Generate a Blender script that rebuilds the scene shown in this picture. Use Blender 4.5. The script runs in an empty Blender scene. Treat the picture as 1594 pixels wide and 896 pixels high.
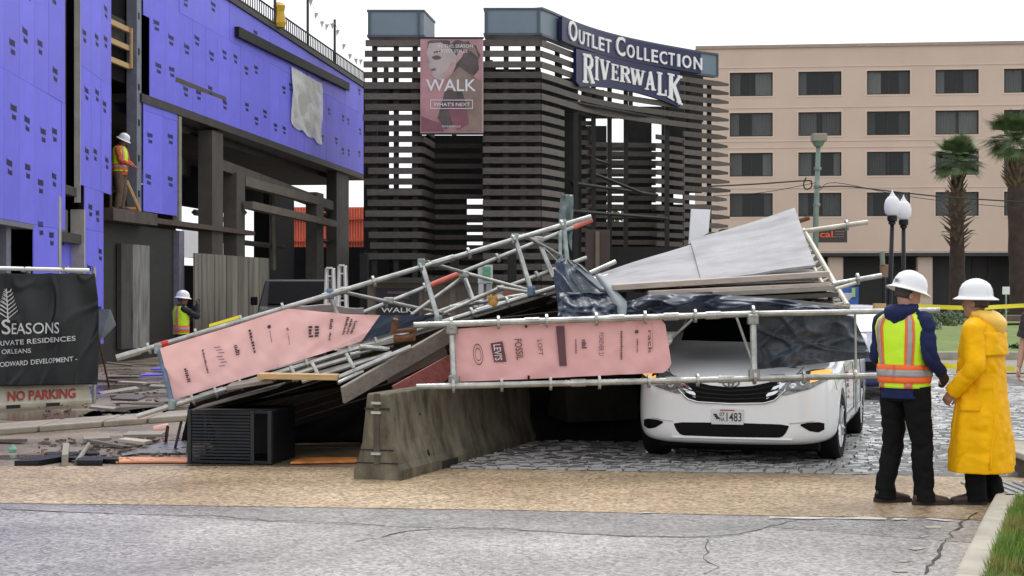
import bpy, bmesh, math, random
from mathutils import Vector, Matrix, noise
from mathutils.bvhtree import BVHTree
random.seed(7)
R = math.radians
SC = bpy.context.scene
COL = SC.collection

# ---------------------------------------------------------------- camera, sky, sun, exposure
F = 2600.0          # focal length in photograph pixels (1594 wide)
HC = 1.72           # eye height of the photographer
cam_d = bpy.data.cameras.new('camera')
cam = bpy.data.objects.new('camera', cam_d); COL.objects.link(cam)
cam.location = (0, 0, HC); cam.rotation_euler = (R(90), 0, 0)
cam_d.sensor_width = 36.0; cam_d.lens = F/1594*36.0
cam_d.clip_start = 0.1; cam_d.clip_end = 5000
SC.camera = cam

SUN_EL, SUN_AZ = 62, 8      # behind the clouds, beyond the hotel
world = bpy.data.worlds.new('World'); SC.world = world; world.use_nodes = True
wn = world.node_tree; wn.nodes.clear()
w_out = wn.nodes.new('ShaderNodeOutputWorld'); w_bg = wn.nodes.new('ShaderNodeBackground')
w_sky = wn.nodes.new('ShaderNodeTexSky'); w_sky.sky_type = 'NISHITA'; w_sky.sun_disc = False
w_sky.sun_elevation = R(SUN_EL); w_sky.sun_rotation = R(SUN_AZ); w_sky.air_density = 1.0; w_sky.dust_density = 6.0
w_hs = wn.nodes.new('ShaderNodeHueSaturation'); w_hs.inputs['Saturation'].default_value = 0.12
w_mix = wn.nodes.new('ShaderNodeMixRGB'); w_mix.inputs[0].default_value = 0.8      # an even cloud layer over the clear sky
w_mix.inputs[2].default_value = (9.6, 9.8, 10.1, 1)
wn.links.new(w_sky.outputs[0], w_hs.inputs['Color']); wn.links.new(w_hs.outputs[0], w_mix.inputs[1])
wn.links.new(w_mix.outputs[0], w_bg.inputs[0]); w_bg.inputs[1].default_value = 0.1
wn.links.new(w_bg.outputs[0], w_out.inputs[0])
sun_d = bpy.data.lights.new('sun', 'SUN'); sun_d.energy = 1.0; sun_d.angle = R(25); sun_d.color = (1, .97, .93)
sun = bpy.data.objects.new('sun', sun_d); COL.objects.link(sun)
sun.rotation_euler = (R(90-SUN_EL), 0, R(180-SUN_AZ))
sun.location = (0, -20, 40)
vs = SC.view_settings
vs.view_transform = 'Standard'; vs.look = 'None'; vs.gamma = 1.0; vs.use_curve_mapping = False
vs.exposure = 0.5

# ---------------------------------------------------------------- helpers
def P(px, py, d):
    """world point seen at photograph pixel (px, py) at distance d"""
    return Vector(((px-797)/F*d, d, HC-(py-448)/F*d))
def G(px, py, z=0.0):
    """ground point (height z) seen at photograph pixel"""
    d = (HC-z)*F/(py-448)
    return Vector(((px-797)/F*d, d, z))

class MB:
    def __init__(s): s.v = []; s.f = []
    def add(s, vs_, fs):
        o = len(s.v); s.v += [Vector(p) for p in vs_]; s.f += [tuple(i+o for i in f) for f in fs]; return s
    def box(s, c, sz, M=None):
        cx, cy, cz = c; x, y, z = sz[0]/2, sz[1]/2, sz[2]/2
        vs_ = [Vector((cx+a*x, cy+b*y, cz+e*z)) for e in (-1, 1) for b in (-1, 1) for a in (-1, 1)]
        if M: vs_ = [M @ p for p in vs_]
        return s.add(vs_, [(0,2,3,1),(4,5,7,6),(0,1,5,4),(2,6,7,3),(0,4,6,2),(1,3,7,5)])
    def box2(s, a, b, M=None):
        return s.box([(a[i]+b[i])/2 for i in range(3)], [abs(b[i]-a[i]) for i in range(3)], M)
    def tube(s, p, q, r, n=8, r2=None, caps=True):
        return s.path([p, q], [r, r if r2 is None else r2], n, caps)
    def path(s, pts, r, n=8, caps=True, closed=False):
        pts = [Vector(p) for p in pts]
        if not isinstance(r, (list, tuple)): r = [r]*len(pts)
        o = len(s.v); up = None
        for i, p in enumerate(pts):
            if i == 0: t = pts[1]-p
            elif i == len(pts)-1: t = p-pts[i-1]
            else: t = (pts[i+1]-p).normalized()+(p-pts[i-1]).normalized()
            t = t.normalized() if t.length > 1e-9 else Vector((0,0,1))
            if up is None: up = Vector((0,0,1)) if abs(t.z) < .9 else Vector((1,0,0))
            a = t.cross(up).normalized(); b = a.cross(t).normalized(); up = b
            for k in range(n):
                an = 2*math.pi*k/n
                s.v.append(p+(a*math.cos(an)+b*math.sin(an))*r[i])
        m = len(pts)
        for i in range(m-1):
            for k in range(n):
                k2 = (k+1) % n
                s.f.append((o+i*n+k, o+(i+1)*n+k, o+(i+1)*n+k2, o+i*n+k2))
        if caps:
            s.f.append(tuple(o+k for k in range(n))); s.f.append(tuple(o+(m-1)*n+k for k in reversed(range(n))))
        return s
    def ext(s, poly, vec):
        """prism: a 3-d polygon extruded by vec"""
        n = len(poly); poly = [Vector(p) for p in poly]; vec = Vector(vec)
        return s.add(poly+[p+vec for p in poly], [tuple(range(n-1, -1, -1)), tuple(range(n, 2*n))]+[(i, (i+1) % n, n+(i+1) % n, n+i) for i in range(n)])
    def grid(s, fn, nu, nv, thick=None):
        o = len(s.v)
        for j in range(nv+1):
            for i in range(nu+1): s.v.append(Vector(fn(i/nu, j/nv)))
        for j in range(nv):
            for i in range(nu):
                a = o+j*(nu+1)+i; s.f.append((a, a+1, a+nu+2, a+nu+1))
        return s
    def lathe(s, prof, c=(0,0,0), n=24, M=None, caps=True):
        o = len(s.v)
        for r, z in prof:
            for k in range(n):
                an = 2*math.pi*k/n; p = Vector((c[0]+r*math.cos(an), c[1]+r*math.sin(an), c[2]+z))
                s.v.append(M @ p if M else p)
        m = len(prof)
        for i in range(m-1):
            for k in range(n):
                k2 = (k+1) % n; s.f.append((o+i*n+k, o+i*n+k2, o+(i+1)*n+k2, o+(i+1)*n+k))
        if caps:
            s.f.append(tuple(o+k for k in reversed(range(n)))); s.f.append(tuple(o+(m-1)*n+k for k in range(n)))
        return s
    def rings(s, rs, caps=True):
        """loft through rings of equal length"""
        o = len(s.v); n = len(rs[0])
        for r in rs: s.v += [Vector(p) for p in r]
        for i in range(len(rs)-1):
            for k in range(n):
                k2 = (k+1) % n; s.f.append((o+i*n+k, o+i*n+k2, o+(i+1)*n+k2, o+(i+1)*n+k))
        if caps:
            s.f.append(tuple(o+k for k in reversed(range(n)))); s.f.append(tuple(o+(len(rs)-1)*n+k for k in range(n)))
        return s
    def xf(s, M):
        s.v = [M @ p for p in s.v]; return s
    def mesh(s, name, mat, smooth=False):
        me = bpy.data.meshes.new(name); me.from_pydata([tuple(p) for p in s.v], [], s.f); me.update()
        if mat: me.materials.append(mat)
        if smooth: me.polygons.foreach_set('use_smooth', [True]*len(me.polygons))
        return me
    def build(s, name, mat, parent=None, smooth=False, bevel=0, solid=0, recalc=True, auto=False):
        me = s.mesh(name, mat, smooth)
        if recalc:
            bm = bmesh.new(); bm.from_mesh(me); bmesh.ops.recalc_face_normals(bm, faces=bm.faces); bm.to_mesh(me); bm.free()
        o = bpy.data.objects.new(name, me); COL.objects.link(o)
        if parent: o.parent = parent
        if auto: sharp(me)
        if solid:
            m = o.modifiers.new('thickness', 'SOLIDIFY'); m.thickness = solid; m.offset = 0
        if bevel:
            m = o.modifiers.new('bevel', 'BEVEL'); m.width = bevel; m.segments = 2; m.limit_method = 'ANGLE'; m.angle_limit = R(40)
        return o
def sharp(me, ang=40):
    bm = bmesh.new(); bm.from_mesh(me)
    for e in bm.edges:
        if len(e.link_faces) == 2 and e.calc_face_angle(0) > R(ang): e.smooth = False
    bm.to_mesh(me); bm.free()
def link(name, me, parent=None):
    o = bpy.data.objects.new(name, me); COL.objects.link(o)
    if parent: o.parent = parent
    return o
def tag(o, label, cat, group=None):
    o['label'] = label; o['category'] = cat
    if group: o['group'] = group
    return o
def thing(name, label, cat, loc=(0,0,0), rz=0, group=None):
    o = bpy.data.objects.new(name, None); COL.objects.link(o); o.empty_display_size = .2
    o.location = loc; o.rotation_euler = (0, 0, rz)
    return tag(o, label, cat, group)
def here(name, label, cat, loc, group=None):
    """thing whose parts are given in world coordinates; the Empty sits at its base"""
    o = thing(name, label, cat, loc, 0, group); o['_w'] = 1
    return o
def settle(root):
    """bring parts built in world coordinates under an Empty that stands at the thing's base"""
    inv = Matrix.Translation(root.location).inverted()
    for ch in root.children: ch.matrix_parent_inverse = inv
    if '_w' in root: del root['_w']
def struct(o): o['kind'] = 'structure'; return o
def stuff(o): o['kind'] = 'stuff'; return o
def copy_tree(o, parent=None):
    c = o.copy(); COL.objects.link(c); c.parent = parent
    for ch in o.children: copy_tree(ch, c)
    return c

# ---------------------------------------------------------------- materials
MATS = {}
def lin(c):
    if isinstance(c, (int, float)): c = (c, c, c)
    return (c[0], c[1], c[2], 1)
def mat(name, col, rough=.6, metal=0, var=.12, scale=3, bump=0, bscale=40, col2=None, stretch=(1,1,1), rvar=.0, spec=.5, rnd=0, coat=0, detail=6, bdist=.01, coatr=.06, emit=None, trans=0, alpha=1, contrast=(.3,.7)):
    if name in MATS: return MATS[name]
    m = bpy.data.materials.new(name); m.use_nodes = True; nt = m.node_tree; N = nt.nodes; L = nt.links
    b = N['Principled BSDF']
    tc = N.new('ShaderNodeTexCoord'); mp = N.new('ShaderNodeMapping'); mp.inputs['Scale'].default_value = stretch
    L.new(tc.outputs['Object'], mp.inputs[0])
    nz = N.new('ShaderNodeTexNoise'); nz.inputs['Scale'].default_value = scale; nz.inputs['Detail'].default_value = detail; nz.inputs['Roughness'].default_value = .62
    L.new(mp.outputs[0], nz.inputs['Vector'])
    cr = N.new('ShaderNodeValToRGB'); c = lin(col)
    cr.color_ramp.elements[0].position = contrast[0]; cr.color_ramp.elements[1].position = contrast[1]
    cr.color_ramp.elements[0].color = tuple(x*(1-var) for x in c[:3])+(1,)
    cr.color_ramp.elements[1].color = lin(col2) if col2 is not None else tuple(min(1, x*(1+var)) for x in c[:3])+(1,)
    L.new(nz.outputs['Fac'], cr.inputs[0]); src = cr.outputs[0]
    if rnd:
        oi = N.new('ShaderNodeObjectInfo'); mr = N.new('ShaderNodeMapRange'); mr.inputs[3].default_value = 1-rnd; mr.inputs[4].default_value = 1+rnd
        L.new(oi.outputs['Random'], mr.inputs[0]); hv = N.new('ShaderNodeHueSaturation'); L.new(mr.outputs[0], hv.inputs['Value']); L.new(src, hv.inputs['Color']); src = hv.outputs[0]
    L.new(src, b.inputs['Base Color'])
    b.inputs['Roughness'].default_value = rough; b.inputs['Metallic'].default_value = metal
    b.inputs['Specular IOR Level'].default_value = spec; b.inputs['Coat Weight'].default_value = coat; b.inputs['Coat Roughness'].default_value = coatr
    if rvar:
        mr = N.new('ShaderNodeMapRange'); mr.inputs[1].default_value = .35; mr.inputs[2].default_value = .65
        mr.inputs[3].default_value = max(.03, rough-rvar); mr.inputs[4].default_value = min(1, rough+rvar)
        n3 = N.new('ShaderNodeTexNoise'); n3.inputs['Scale'].default_value = scale*.6; n3.inputs['Detail'].default_value = 3
        L.new(mp.outputs[0], n3.inputs['Vector']); L.new(n3.outputs['Fac'], mr.inputs[0]); L.new(mr.outputs[0], b.inputs['Roughness'])
    if bump:
        n2 = N.new('ShaderNodeTexNoise'); n2.inputs['Scale'].default_value = bscale; n2.inputs['Detail'].default_value = 4
        L.new(mp.outputs[0], n2.inputs['Vector'])
        bp = N.new('ShaderNodeBump'); bp.inputs['Strength'].default_value = bump; bp.inputs['Distance'].default_value = bdist
        L.new(n2.outputs['Fac'], bp.inputs['Height']); L.new(bp.outputs[0], b.inputs['Normal'])
    if emit: b.inputs['Emission Color'].default_value = lin(emit[0]); b.inputs['Emission Strength'].default_value = emit[1]
    if trans: b.inputs['Transmission Weight'].default_value = trans
    if alpha < 1: b.inputs['Alpha'].default_value = alpha
    MATS[name] = m; return m
def speckle(m, scale, amt, dark=None):
    """pebble / aggregate grain multiplied into the base colour"""
    nt = m.node_tree; N = nt.nodes; L = nt.links; b = N['Principled BSDF']
    src = b.inputs['Base Color'].links[0].from_socket
    tc = N.new('ShaderNodeTexCoord'); vo = N.new('ShaderNodeTexVoronoi'); vo.inputs['Scale'].default_value = scale
    L.new(tc.outputs['Object'], vo.inputs['Vector'])
    sep = N.new('ShaderNodeSeparateColor'); L.new(vo.outputs['Color'], sep.inputs[0])
    mr = N.new('ShaderNodeMapRange'); mr.inputs[3].default_value = 1-amt; mr.inputs[4].default_value = 1+amt
    L.new(sep.outputs[0], mr.inputs[0])
    mx = N.new('ShaderNodeMixRGB'); mx.blend_type = 'MULTIPLY'; mx.inputs[0].default_value = 1
    L.new(src, mx.inputs[1]); L.new(mr.outputs[0], mx.inputs[2]); L.new(mx.outputs[0], b.inputs['Base Color'])
    return m
galv = mat('galvanised_pipe', (.40, .41, .39), .36, .7, .35, 7, .25, 60, rvar=.14)
galv_dark = mat('weathered_pipe', (.30, .30, .28), .45, .6, .3, 9, .15, 60)
blue_pipe = mat('blue_coupler', (.10, .15, .22), .5, .3, .4, 12)
teal_pipe = mat('teal_coupler', (.27, .33, .32), .5, .3, .4, 12)
red_paint = mat('red_paint', (.5, .03, .03), .45)
red_pipe = mat('faded_red_pipe', (.62, .14, .10), .45, 0, .25, 10)
rust = mat('rusty_iron', (.14, .06, .025), .8, .2, .5, 14, .4, 60)
pink_cloth = mat('pink_vinyl', (.90, .545, .525), .45, 0, .025, 1.2, .05, 7, bdist=.02, spec=.3)
navy_cloth = mat('navy_vinyl', (.040, .058, .09), .45, 0, .1, 3, spec=.3)
print_dark = mat('dark_print', (.06, .03, .05), .6, var=.05)
print_white = mat('white_print', (.82, .82, .82), .6, var=.03)
black_metal = mat('black_metal', (.010, .011, .014), .4, 0, .2, 8, spec=.3)
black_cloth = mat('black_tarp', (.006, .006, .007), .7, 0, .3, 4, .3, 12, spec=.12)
tarp_blue = mat('slate_tarp', (.050, .064, .084), .36, 0, .2, 3, .5, 7, bdist=.06, spec=.4)
tarp_navy = mat('tarp_and_shade', (.022, .034, .060), .36, 0, .2, 3, .3, 9, bdist=.03)
ply = mat('weathered_plywood', (.225, .22, .24), .45, 0, .2, 2.2, .3, 50, col2=(.33, .325, .35), stretch=(1, 1.6, 1), rvar=.15, detail=9)
ply_edge = mat('plank_wood', (.44, .37, .32), .55, 0, .2, 3, .2, 40, stretch=(1, 9, 9), rnd=.14)
plank_dark = mat('wet_plank', (.10, .085, .07), .5, 0, .3, 3, .3, 40, stretch=(1.2, 8, 8), rnd=.25)
plank_grey = mat('grey_board', (.26, .235, .20), .6, 0, .25, 3, .25, 40, stretch=(1, 8, 8), rnd=.2)
wood_new = mat('pale_timber', (.52, .34, .16), .6, 0, .2, 4, .2, 40, stretch=(1, 10, 10))
white_panel = mat('white_board', (.72, .73, .75), .35, var=.05)
purple = mat('purple_sheathing', (.185, .176, .84), .55, 0, .14, .5, .10, 5, rnd=.06, rvar=.1, spec=.25)
purple_print = mat('sheathing_print', (.012, .010, .07), .6, var=.1)
steel_dark = mat('dark_steel', (.045, .043, .04), .6, .3, .35, 4, .2, 30)
stud_grey = mat('grey_steel', (.19, .20, .25), .5, .3, .2, 4)
conc_dark = mat('dark_concrete', (.055, .052, .046), .8, 0, .35, 1.2, .3, 20)
conc = mat('weathered_concrete', (.078, .068, .046), .8, 0, .5, 3, .6, 45, col2=(.23, .205, .15), spec=.25, stretch=(1.6, 1.6, .7))
conc_pale = mat('pale_concrete', (.36, .335, .27), .75, 0, .25, 2.5, .4, 50)
beige = mat('beige_stucco', (.60, .475, .385), .85, 0, .06, .25, .1, 30)
beige_lt = mat('beige_trim', (.66, .53, .435), .85, 0, .05, .5)
win_frame = mat('bronze_frame', (.045, .03, .022), .5, .3, .1)
glass_dark = mat('window_glass', (.03, .036, .036), .06, 0, .2, .3, spec=.6, alpha=.30)
curtain = mat('grey_curtain', (.30, .33, .32), .9, 0, .2, 5, stretch=(6, 6, .3), rnd=.6)
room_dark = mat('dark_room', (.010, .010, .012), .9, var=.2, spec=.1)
slat_wood = mat('brown_slat', (.10, .083, .072), .55, 0, .25, 1.5, .2, 20, stretch=(3, 3, 8), rnd=.30, spec=.35)
cap_steel = mat('blue_grey_cap', (.165, .215, .26), .45, .2, .1, .6)
cap_edge = mat('cap_edge', (.07, .09, .11), .45, .2, .1)
sign_navy = mat('navy_sign', (.014, .016, .075), .4, 0, .1, 1, spec=.3)
sign_white = mat('white_sign_letter', (.85, .85, .85), .4, var=.02)
white_paint = mat('white_road_paint', (.36, .345, .32), .7, 0, .3, 9, col2=(.66, .65, .62))
car_white = mat('white_car_paint', (.86, .88, .90), .28, 0, .02, 1, coat=1)
car_blue = mat('blue_car_paint', (.015, .03, .13), .25, 0, .03, 1, coat=1)
car_black = mat('black_car_paint', (.008, .008, .009), .4, 0, .05, 1, spec=.25)
rubber = mat('tyre_rubber', (.010, .010, .010), .8, var=.2, spec=.2)
alloy = mat('alloy_rim', (.5, .5, .52), .3, .9, .05)
chrome = mat('chrome_trim', (.65, .66, .68), .12, 1, .03)
black_plastic = mat('black_plastic', (.005, .005, .006), .5, var=.1, spec=.12)
car_glass = mat('car_glass', (.006, .009, .008), .05, 0, .1, 1, spec=.7)
lamp_clear = mat('headlight_lens', (.17, .175, .18), .15, .2, .6, 26, coat=1)
lamp_amber = mat('amber_lamp', (.9, .42, .06), .2, 0, .1, emit=((1, .50, .14), .6))
skin = mat('skin', (.50, .27, .19), .55, 0, .08, 10)
skin_dark = mat('brown_skin', (.20, .10, .07), .5, 0, .08, 10)
hair = mat('grey_brown_hair', (.06, .045, .038), .7, 0, .3, 40)
hat_white = mat('white_hard_hat', (.80, .80, .82), .25, 0, .02, 3, coat=.4)
jkt_navy = mat('navy_jacket', (.010, .017, .070), .7, 0, .25, 6, .3, 25, spec=.2)
trouser = mat('black_trousers', (.007, .007, .0075), .8, 0, .25, 6, .3, 30, spec=.12)
lime = mat('lime_vest', (.60, .92, .02), .55, 0, .06, 5, .15, 40)
orange = mat('orange_stripe', (.92, .15, .03), .55, 0, .06, 5)
silver = mat('grey_reflective', (.36, .36, .36), .45, .2, .1, 12)
yellow_coat = mat('yellow_raincoat', (.92, .47, .0), .5, 0, .10, 2.5, .35, 9, bdist=.04, spec=.15)
yellow_hood = mat('yellow_hood', (.85, .52, .08), .4, 0, .1, 3)
boot = mat('brown_boot', (.060, .032, .026), .5, 0, .25, 12, .2, 50)
sole = mat('boot_sole', (.03, .026, .024), .8, var=.2)
tape_yellow = mat('caution_tape', (.85, .75, .03), .4, var=.05)
palm_green = mat('palm_leaf', (.075, .13, .045), .5, 0, .45, 3, col2=(.17, .25, .10))
palm_dry = mat('palm_boots', (.16, .105, .07), .8, 0, .45, 4)
bark = mat('palm_bark', (.055, .035, .030), .9, 0, .35, 3, .5, 20)
leaf = mat('shrub_leaf', (.045, .085, .03), .6, 0, .5, 2, col2=(.11, .17, .06))
lawn = mat('lawn', (.14, .21, .045), .9, 0, .25, 1.5, .5, 60, col2=(.17, .23, .06))
orange_shed = mat('orange_cladding', (.80, .26, .17), .6, 0, .12, .4)
# ---------------------------------------------------------------- lettering
_txt = {}
def text2d(s, bold=0.0):
    """flat glyph mesh of a string: verts (x, y) with unit cap height, faces, width"""
    k = (s, bold)
    if k in _txt: return _txt[k]
    cu = bpy.data.curves.new('lettering', 'FONT'); cu.body = s; cu.size = 1.0; cu.offset = bold; cu.resolution_u = 3
    o = bpy.data.objects.new('lettering', cu); COL.objects.link(o)
    me = o.to_mesh()
    vs_ = [(v.co.x, v.co.y) for v in me.vertices]; fs = [tuple(p.vertices) for p in me.polygons]
    o.to_mesh_clear(); bpy.data.objects.remove(o); bpy.data.curves.remove(cu)
    if not vs_: vs_ = [(0, 0)]
    x0 = min(v[0] for v in vs_); cap = .70
    vs_ = [((x-x0)/cap, y/cap) for x, y in vs_]
    w = max(v[0] for v in vs_)
    _txt[k] = (vs_, fs, w); return _txt[k]
def lettering(mb, s, fn, h, u0=None, v0=0, uc=None, ur=None, width=None, bold=0.0, rot=0, flipsplit=False):
    """map a string through fn(u, v) -> world; h cap height, starts at u0 / centred on uc / ends at ur"""
    vs_, fs, w = text2d(s, bold)
    sx = h if width is None else width/w
    W = w*sx
    if u0 is None: u0 = (uc-W/2) if uc is not None else ur-W
    out = []
    for x, y in vs_:
        a, b = x*sx, y*h
        if rot == -90: a, b = b, -a          # reads downwards
        out.append(fn(u0+a, v0+b))
    return mb.add(out, fs)

# ---------------------------------------------------------------- the ground
g_mat = mat('wet_ground', (.20, .175, .145), .42, 0, .35, .6, .5, 25, col2=(.30, .265, .22), rvar=.25)
asph = speckle(mat('wet_asphalt', (.29, .275, .268), .36, 0, .18, .7, .6, 140, col2=(.41, .39, .38), rvar=.12, bdist=.006), 46, .52)
tan = speckle(mat('exposed_aggregate', (.34, .232, .135), .5, 0, .30, .5, .7, 110, col2=(.49, .375, .245), spec=.35, rvar=.14, bdist=.006), 42, .58)
mud = mat('muddy_paving', (.15, .115, .080), .34, 0, .45, .9, .7, 14, col2=(.31, .245, .175), rvar=.28, bdist=.04)
stone = mat('wet_cobble', (.17, .17, .168), .28, 0, .28, .6, .3, 30, col2=(.30, .295, .285), rvar=.10, spec=1.0, coat=1.0, coatr=.32)
crack_m = mat('asphalt_crack', (.035, .032, .03), .8, var=.3)

o = struct(MB().add([(-1500, -200, 0), (1500, -200, 0), (1500, 3000, 0), (-1500, 3000, 0)], [(0, 1, 2, 3)]).build('ground', g_mat))
def sheet(name, pts, z, m, sub=0):
    mb = MB(); mb.add([(p[0], p[1], z) for p in pts], [tuple(range(len(pts)))])
    return mb.build(name, m)
# asphalt street in front, its far edge against the tan crossing
edge = [G(-200, 783), G(0, 785), G(250, 788), G(500, 792), G(800, 796), G(1100, 803), G(1300, 806), G(1450, 808), G(1530, 812), G(1900, 822)]
road = struct(sheet('asphalt_road', [(-40, -30), (40, -30), (40, edge[-1].y)]+[(p.x, p.y) for p in reversed(edge)]+[(-40, edge[0].y)], .008, asph))
tedge = [G(-300, 727), G(0, 727), G(250, 727), G(560, 729), G(800, 732), G(1000, 736), G(1200, 738), G(1400, 742), G(1560, 745), G(1900, 750)]
struct(sheet('tan_crossing', [(p.x, p.y) for p in edge]+[(p.x, p.y) for p in reversed(tedge)], .012, tan))
# muddy pavement on the left, in front of the building site
struct(sheet('site_pavement', [(p.x, p.y) for p in tedge[:4]]+[(-1.0, 20), (-1.5, 60), (-30, 60), (-30, tedge[0].y)], .004, mud))
def ribbon(name, pts, w, z, m, parent, jit=.3):
    mb = MB(); rr = random.Random(len(pts)*31+int(pts[0][0]))
    P3 = [G(a, b) for a, b in pts]; dense = []
    for a, b in zip(P3, P3[1:]):
        n = max(2, int((b-a).length/.12))
        for i in range(n): dense.append(a.lerp(b, i/n)+Vector((rr.uniform(-.02, .02), rr.uniform(-.035, .035), 0)))
    dense.append(P3[-1])
    vs_, fs = [], []
    for i, p in enumerate(dense):
        t = (dense[min(i+1, len(dense)-1)]-dense[max(i-1, 0)]).normalized(); n = Vector((-t.y, t.x, 0))
        ww = w*(1+rr.uniform(-jit, jit)*2)/2
        vs_ += [(p+n*ww)[:2]+(z,), (p-n*ww)[:2]+(z,)]
    for i in range(len(dense)-1): fs.append((2*i, 2*i+1, 2*i+3, 2*i+2))
    return mb.add(vs_, fs).build(name, m, parent)
ribbon('crack', [(0, 794), (90, 797), (180, 802)], .018, .0115, crack_m, road)
ribbon('crack', [(215, 803), (260, 803), (330, 805), (420, 812), (540, 815), (600, 820)], .011, .0115, crack_m, road)
ribbon('crack', [(550, 845), (590, 838), (632, 829), (720, 822), (800, 826), (900, 833), (970, 836), (1100, 838), (1150, 834), (1195, 820), (1240, 812)], .013, .0115, crack_m, road)
ribbon('crack', [(1100, 840), (1102, 858), (1098, 872), (1118, 886), (1095, 896)], .006, .0115, crack_m, road)
ribbon('crack', [(1518, 800), (1490, 826), (1465, 855), (1440, 896)], .012, .0155, crack_m, road, .5)
for i, (x0, x1, y0, y1, w) in enumerate([(1000, 1206, 735.5, 738, .05), (1300, 1352, 739, 740, .06), (990, 1012, 801.2, 801.5, .04), (1195, 1380, 808.5, 810.5, .10), (1385, 1412, 810.5, 811, .07), (1450, 1476, 811.5, 812, .07)]):
    struct(ribbon('painted_line', [(x0, y0), ((x0+x1)/2, (y0+y1)/2), (x1, y1)], w, .0165, white_paint, None, .35))
worn = mat('worn_yellow_paint', (.33, .305, .255), .75, 0, .3, 20)
for i, (x, y) in enumerate([(1452, 822), (1440, 838), (1428, 856), (1412, 876), (1404, 892)]):
    struct(ribbon('painted_line', [(x-8, y+1), (x+8, y-1)], .055, .0135, worn, None, .6))

# darker resurfaced strip along the crossing, tyre tracks
struct(sheet('asphalt_patch', [(p.x, p.y-.01) for p in edge]+[(p.x, p.y) for p in (G(1900, 870), G(1500, 846), G(1195, 822), G(1150, 835), G(1100, 839), G(970, 837), G(800, 827), G(600, 821), G(420, 813), G(250, 804), G(0, 795), G(-200, 792))], .0098, speckle(mat('patched_asphalt', (.235, .222, .22), .34, 0, .2, .9, .6, 140, col2=(.33, .315, .31), rvar=.12, bdist=.006), 46, .52)))
# cobbled street under and behind the wreck: a bedded sheet with every stone on it
cb = [(p.x, p.y) for p in tedge[3:]]
cobble_bed = struct(sheet('cobbled_street', cb+[(9.5, 20), (9.5, 46), (-1.4, 46), (-1.0, 20)], .006, mat('cobble_joint', (.06, .056, .05), .6, 0, .3, 6)))
rr = random.Random(3); mb = MB(); y = tedge[5].y-.25; row = 0
def tan_y(x):
    for a, b in zip(tedge, tedge[1:]):
        if a.x <= x <= b.x: return a.y+(b.y-a.y)*(x-a.x)/(b.x-a.x)
    return 15.6
while y < 41:
    dy = .10 if y < 24 else .17
    x = -1.2+rr.uniform(0, .2)
    while x < 8.6:
        dx = rr.uniform(.12, .21) if y < 24 else rr.uniform(.2, .32)
        if y-dy/2 > tan_y(x)+.02:
            z = .014+rr.uniform(0, .014); w, l = dx/2-.008, dy/2-.008; tx, ty = rr.uniform(-.005, .005), rr.uniform(-.005, .005)
            b = [(x+dx/2+a*w, y+c*l, .006) for a, c in ((-1, -1), (1, -1), (1, 1), (-1, 1))]
            t = [(x+dx/2+a*w*.8, y+c*l*.66, z+.008+a*tx+c*ty) for a, c in ((-1, -1), (1, -1), (1, 1), (-1, 1))]
            mb.add(b+t, [(4, 5, 6, 7), (0, 1, 5, 4), (1, 2, 6, 5), (2, 3, 7, 6), (3, 0, 4, 7)])
        x += dx
    y += dy
stuff(mb.build('cobblestones', stone, cobble_bed, recalc=False))

def puddle(px, py, rx, ry, seed):
    q = random.Random(seed); c = G(px, py); n = 28
    struct(sheet('puddle', [(c.x+rx*math.cos(2*math.pi*i/n)*(1+.25*noise.noise(Vector((math.cos(2*math.pi*i/n)*2+seed, math.sin(2*math.pi*i/n)*2, 0)))), c.y+ry*math.sin(2*math.pi*i/n)*(1+.25*noise.noise(Vector((seed, math.cos(2*math.pi*i/n)*3, 0))))) for i in range(n)], .0085, mat('puddle_water', (.10, .082, .06), .16, 0, .3, 2, .1, 12, spec=.6)))
puddle(95, 647, .85, .9, 1); puddle(200, 642, .55, 1.1, 2); puddle(30, 662, .8, .5, 3); puddle(255, 640, .5, .8, 4); puddle(170, 606, .8, 1.2, 5); puddle(60, 712, .6, .25, 6)
# median on the right: kerb stones, drain grate, grass
kerb_pts = [(2.02, 8.0), (2.42, 9.15), (2.86, 10.4), (3.28, 11.6), (3.68, 12.72)]
kerb = thing('kerb', 'pale concrete kerb edging the grass corner at the lower right', 'kerb', (3.68, 12.72, 0))
kinv = Matrix.Translation((-3.68, -12.72, 0))
for a, b in zip(kerb_pts, kerb_pts[1:]):
    a, b = Vector((*a, 0)), Vector((*b, 0)); t = (b-a).normalized(); n = Vector((t.y, -t.x, 0))*.17
    q = [a+t*.006, b-t*.006, b-t*.006+n, a+t*.006+n]
    MB().ext(q, (0, 0, .16)).xf(kinv).build('kerb_stone', conc_pale, kerb, bevel=.025)
for k in range(5):
    a = Vector((3.70+k*.62, 12.74, 0))
    MB().box2((a.x+.003, 12.56, 0), (a.x+.617, 12.735, .16)).xf(kinv).build('kerb_stone', conc_pale, kerb, bevel=.025)
soil = mat('median_soil', (.10, .085, .045), .9, 0, .4, 5, .6, 30)
med = struct(sheet('grass_median', [(kerb_pts[0][0]+.17, 8.0)]+[(p[0]+.165, p[1]) for p in kerb_pts[1:-1]]+[(3.84, 12.55), (7, 12.55), (7, 8)], .13, soil))
grass_m = mat('grass_blade', (.10, .20, .02), .6, 0, .3, 6, col2=(.22, .34, .05))
grass_d = mat('dry_grass_blade', (.28, .24, .08), .7, 0, .3, 6)
rr = random.Random(11); gb = MB(); gd = MB()
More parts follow.
